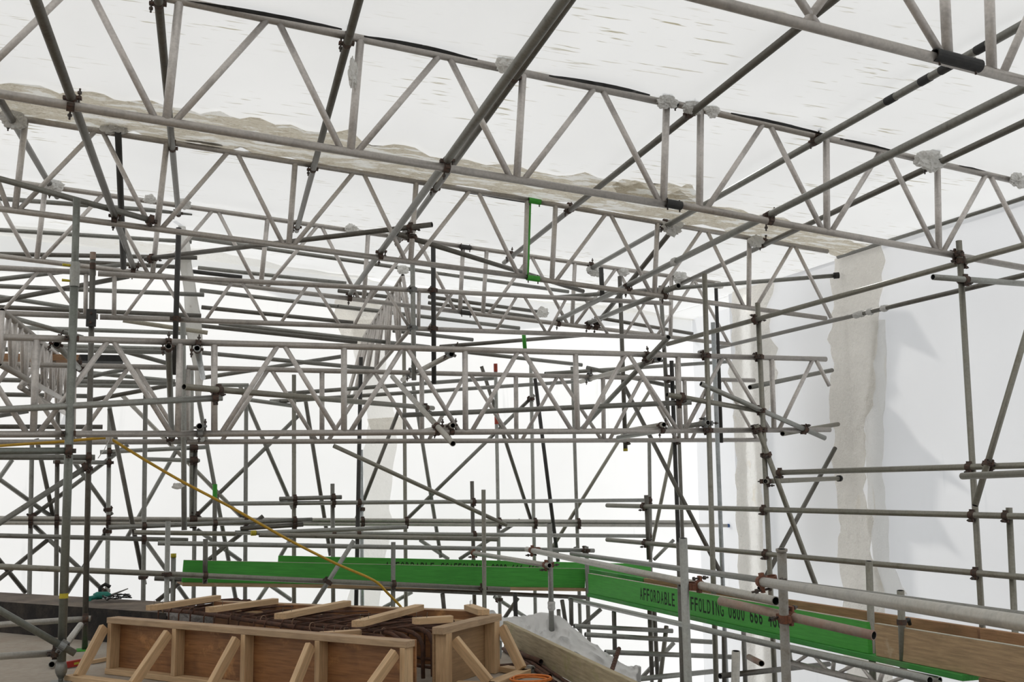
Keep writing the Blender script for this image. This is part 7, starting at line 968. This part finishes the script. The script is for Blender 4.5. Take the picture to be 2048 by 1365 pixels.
# twisted strip of sheeting
st = [V(q) for q in PT['strip']]; wd = [.03, .05, .06, .065, .075, .085, .08, .07, .05, .03]; L_, M_, R_ = [], [], []
for i, p in enumerate(st):
    w_ = wd[i]*1.1; a = .5*math.sin(i*1.3); x = V((math.cos(a), math.sin(a), 0)); L_.append(p-x*w_); M_.append(p+V((0, .04*math.cos(i*2.), 0))); R_.append(p+x*w_)
o = lofted('plastic_strip', [L_, M_, R_], 'white_wrap', .03, 8.1, 4, .003); tag(o, 'long twisted strip of white plastic hanging left of centre', 'plastic strip')
# ------------------------------------------------------------------ walkway boards
def board(name, A, B, mat, label, group='walkway boards', th=.038, h=.225, cat='plank'):
    o = stick(name, V(A)-V((0, 0, h/2)), V(B)-V((0, 0, h/2)), th, h, None, mat); tag(o, label, cat, group); return o, (V(B)-V(A)).length
flb, fll = board('toe_board', *PT['fl'], 'green_board', 'green toe board facing the hall along the rear walkway')
rlb, rll = board('toe_board', *PT['rl'], 'green_board', 'green stencilled toe board at the back of the rear walkway')
frb, frl = board('toe_board', *PT['fr'], 'green_board', 'green toe board with large black stencil lettering at right')
fbb, fbl = board('toe_board', *PT['fb'], 'board_brown', 'bare brown toe board at the lower right corner')
rrb, rrl = board('toe_board', *PT['rr'], 'green_worn', 'short worn green board on the outer side of the walkway corner')
rbb, rbl = board('toe_board', *PT['rb'], 'board_rear', 'long reddish brown board on the outer side of the right walkway')
rb2, rb2l = board('toe_board', *PT['rb2'], 'board_rear', 'brown board end butting on at the right edge, outer side')
for o_, l_, m_ in ((flb, fll, 'cream'), (frb, frl, 'cream'), (fbb, fbl, 'cream')):
    link('bare_edge', box_mesh('bare_edge', l_-.002, .036, .003, 0, (0, 0, .1135)), m_, o_)
GLYPH = {}
def glyph(ch):
    if ch not in GLYPH:
        cu = bpy.data.curves.new('stencil_letter', 'FONT'); cu.body = ch; cu.size = 1.; cu.extrude = .003; cu.offset = .012; cu.align_x = 'CENTER'; cu.align_y = 'CENTER'
        t = bpy.data.objects.new('tmp', cu); COLL.objects.link(t); bpy.context.view_layer.update(); wdt = t.dimensions.x
        me = bpy.data.meshes.new_from_object(t.evaluated_get(bpy.context.evaluated_depsgraph_get())); bpy.data.objects.remove(t)
        me.name = 'stencil_letter'; me.materials.clear(); me.materials.append(MATS['stencil']); c = sum((v.co for v in me.vertices), Vector())/len(me.vertices)
        xs_ = [v.co.x for v in me.vertices]; cx_ = (min(xs_)+max(xs_))/2; ys_ = [v.co.y for v in me.vertices]; cy_ = (min(ys_)+max(ys_))/2
        me.transform(Matrix.Translation((-cx_, -cy_, 0)) @ Matrix.Identity(4)); GLYPH[ch] = (me, max(xs_)-min(xs_), max(ys_)-min(ys_))
    return GLYPH[ch]
def lettering(o, words, zc, cap):
    """each word a row of separate stencilled letters between two stations on the board"""
    for txt, x0, x1 in words:
        cell = (x1-x0)/len(txt)
        for i, ch in enumerate(txt):
            if ch == ' ': continue
            me, gw, gh = glyph(ch); t = link('stencil_letter', me, None, o)
            t.scale = (min(cell*.74/gw, .2), cap/gh, .2); t.rotation_euler = (math.pi/2, 0, 0); t.location = (x0+cell*(i+.5), -.0194, zc)
lettering(frb, [('AFFORDABLE', -frl/2+frl*.267, -frl/2+frl*.422), ('SCAFFOLDING', -frl/2+frl*.435, -frl/2+frl*.605), ('0800 666 460', -frl/2+frl*.618, -frl/2+frl*.785)], .0, .125)
lettering(rlb, [('AFFORDABLE', -rll/2+rll*.257, -rll/2+rll*.385), ('SCAFFOLDING', -rll/2+rll*.40, -rll/2+rll*.525), ('0800 666 460', -rll/2+rll*.535, -rll/2+rll*.668)], .02, .10)
# stencil bridges: thin green bars that cut the letters like a real stencil
# deck boards under the toe boards
def deck(A, B, side, n, labels, mats, gap=.006, ext=0.):
    B = V(B) + (V(B)-V(A)).normalized()*ext
    A, B = V(A)-V((0, 0, .225+.02)), V(B)-V((0, 0, .225+.02)); dd = (B-A).normalized(); s = V((-dd.y, dd.x, 0)); s = s if s.dot(side) > 0 else -s
    for i in range(n):
        q = stick('deck_board', A+s*(.075+i*(.225+gap)), B+s*(.075+i*(.225+gap)), .225, .038, None, mats[i % len(mats)]); tag(q, labels[i], 'plank', 'walkway deck boards')
od = ['first', 'second', 'third', 'fourth']
deck(*PT['fl'], V((0, 1, 0)), 3, ['deck board of the rear walkway, %s from the hall side' % k for k in od], ['board_brown', 'board_rear'])
deck(*PT['fr'], V((1, 0, 0)), 3, ['deck board of the right walkway, %s from the hall side' % k for k in od], ['green_worn', 'board_brown', 'board_rear'], ext=.95)
fb2 = [V(PT['fb'][0]).lerp(V(PT['fb'][1]), .66), V(PT['fb'][1])]
deck(*fb2, V((1, 0, 0)), 2, ['deck board under the bare brown board, %s from the hall side' % k for k in od], ['board_rear', 'board_brown'])
a, b = [V(q) for q in PT['plank']]; o = stick('scaffold_plank', a, b, .225, .06, None, 'board_rear'); tag(o, 'dark brown plank lying on tubes at the far left, black at its end', 'plank')
link('black_end', box_mesh('black_end', .42, .228, .064, 0, ((b-a).length/2-.21, 0, 0)), 'blackpaint', o)
# ------------------------------------------------------------------ taped patches and scuffs on the sheeting
def patch(name, top, bot, mat, parent, nrm, amp=.02, nn=6, seed=1., sub=4, rag=.05):
    top, bot = [V(q) for q in top], [V(q) for q in bot]; v, f = [], []; m = min(len(top), len(bot)); T_, B_ = [], []
    for i in range(m-1):
        for k in range(sub): T_.append(top[i].lerp(top[i+1], k/sub)); B_.append(bot[i].lerp(bot[i+1], k/sub))
    T_.append(top[m-1]); B_.append(bot[m-1]); mm = len(T_); nrm = V(nrm).normalized()
    for j in range(nn+1):
        for i in range(mm):
            t = j/nn; e = rag*noise.noise(T_[i]*5+V((seed, j*.0, 0))); e2 = rag*noise.noise(B_[i]*5+V((0, seed, 0))); p = T_[i].lerp(B_[i], t+(e if j == 0 else e2 if j == nn else 0)*3)
            v.append(p + nrm*(abs(noise.fractal(p*3.2+V((seed, 0, 0)), .8, 2.2, 4))*amp))
    for j in range(nn):
        for i in range(mm-1): k = j*mm+i; f.append((k, k+1, k+mm+1, k+mm))
    o = link(name, mesh(name, v, f), mat, parent, smooth=True); return o
dn = (0, 0, -1); wn = (-1, -.079, 0); bn = (.13, -1, 0)
patch('taped_seam', PT['seam_t'], PT['seam_b'], 'tan_patch', roof, dn, .03, 8, 1.3, 6, .09)
patch('taped_patch', PT['blot_t'], PT['blot_b'], 'tan_patch', roof, dn, .03, 6, 2.3, 6, .12)
patch('taped_seam', PT['seam2_t'], PT['seam2_b'], 'faint_tape', roof, dn, .03, 6, 3.3)
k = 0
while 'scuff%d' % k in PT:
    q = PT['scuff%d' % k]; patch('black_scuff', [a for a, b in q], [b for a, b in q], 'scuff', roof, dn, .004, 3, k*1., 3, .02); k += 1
patch('tape_strip', PT['tape1_l'], PT['tape1_r'], 'cream_tape', wr, wn, .05, 10, 4.1, 5)
patch('tape_strip', PT['tape1b_l'], PT['tape1b_r'], 'faint_tape', wr, wn, .015, 5, 5.1, 5)
patch('tape_strip', PT['tape2_l'], PT['tape2_r'], 'cream_tape', wr, wn, .04, 8, 6.1, 5)
patch('tape_strip', PT['tape3_l'], PT['tape3_r'], 'faint_tape', wb, bn, .02, 6, 7.1, 4)
patch('tape_patch', PT['tape4_l'], PT['tape4_r'], 'cream_tape', wb, bn, .03, 6, 8.1, 6)
patch('tape_patch', PT['tape5_l'], PT['tape5_r'], 'cream_tape', wb, bn, .02, 6, 9.1, 6)
# ------------------------------------------------------------------ wraps and spigots on the beams
for i, (k, p, s) in enumerate(PT['wraps']):
    link('plastic_wrap', wrap_mesh('plastic_wrap', p, s*.85, i*3.7, (.75, .7, 2.6) if i == 9 else (1.35, .8, 1.05)), 'white_wrap', beams[k])
def spigot(key, p, mat, ln=.13, r=.029):
    t = PT[p]; ch = [q for q in BEAMS if q[0] == key][0]; u = (V(ch[2][3:])-V(ch[2][:3])).normalized(); c = V(t)
    link('spigot', band_mesh('spigot', c-u*ln/2, c+u*ln/2, r, 14, .006), mat, beams[key])
    for s in (-1, 1): link('pin', rod_mesh('pin', [c+u*s*ln*.4+V((0, 0, .04)), c+u*s*ln*.4-V((0, 0, .05))], .006, 6), 'bolt', beams[key])
spigot('2R', 'spig_g1', 'gpaint'); spigot('2R', 'spig_g2', 'gpaint'); spigot('AR', 'spig_b1', 'blackpaint', r=.033); spigot('AR', 'spig_b2', 'blackpaint', r=.033)
spigot('3R', 'spig_3t', 'black'); spigot('3R', 'spig_3b', 'black'); spigot('R0', 'spig_r0', 'blackpaint', .3, .034)
g0, g1 = [V(q) for q in PT['green_post']]
link('green_strip', beam_between('green_strip', g0+V((.022, -.012, 0)), g1+V((.022, -.012, 0)), .012, .03), 'gpaint', beams['2L'])

# ------------------------------------------------------------------ unseen shadow caster added outside the right wall, cut to the shadow's outline
sv = V(TO_SUN).normalized(); pts = [V(q) + sv*1.5 for q in PT['shade']]; n = len(pts); off = V((.02, 0, 0))
me = mesh('shadow_caster', [p for p in pts]+[p+off for p in pts], [tuple(range(n)), tuple(range(n, 2*n))[::-1]]+[(i, (i+1) % n, n+(i+1) % n, n+i) for i in range(n)])
o = link('shadow_caster', me, 'blackpaint'); tag(o, 'shadow caster added outside the right wall, seen only as a pointed grey shadow', 'shadow caster')

# hooked clips that pin the toe boards to the posts
for lab, t in (('near post at the junction of green and bare boards', .335), ('short post in front of the bare brown board', .40)):
    po = [q for q in TUBES if q[0] == lab][0]; A_, B_ = V(po[1]), V(po[2]); c = A_.lerp(B_, t); ob = [q for q in S.objects if q.get('label') == lab][0]
    link('board_clip', band_mesh('board_clip', c-V((0, 0, .018)), c+V((0, 0, .018)), .034, 12, .008), 'rust', ob)
    link('clip_hook', rod_mesh('clip_hook', [c+V((.03, .0, 0)), c+V((.07, .03, .012)), c+V((.10, .06, .01)), c+V((.115, .07, -.03))], .013, 8), 'blackpaint', ob)
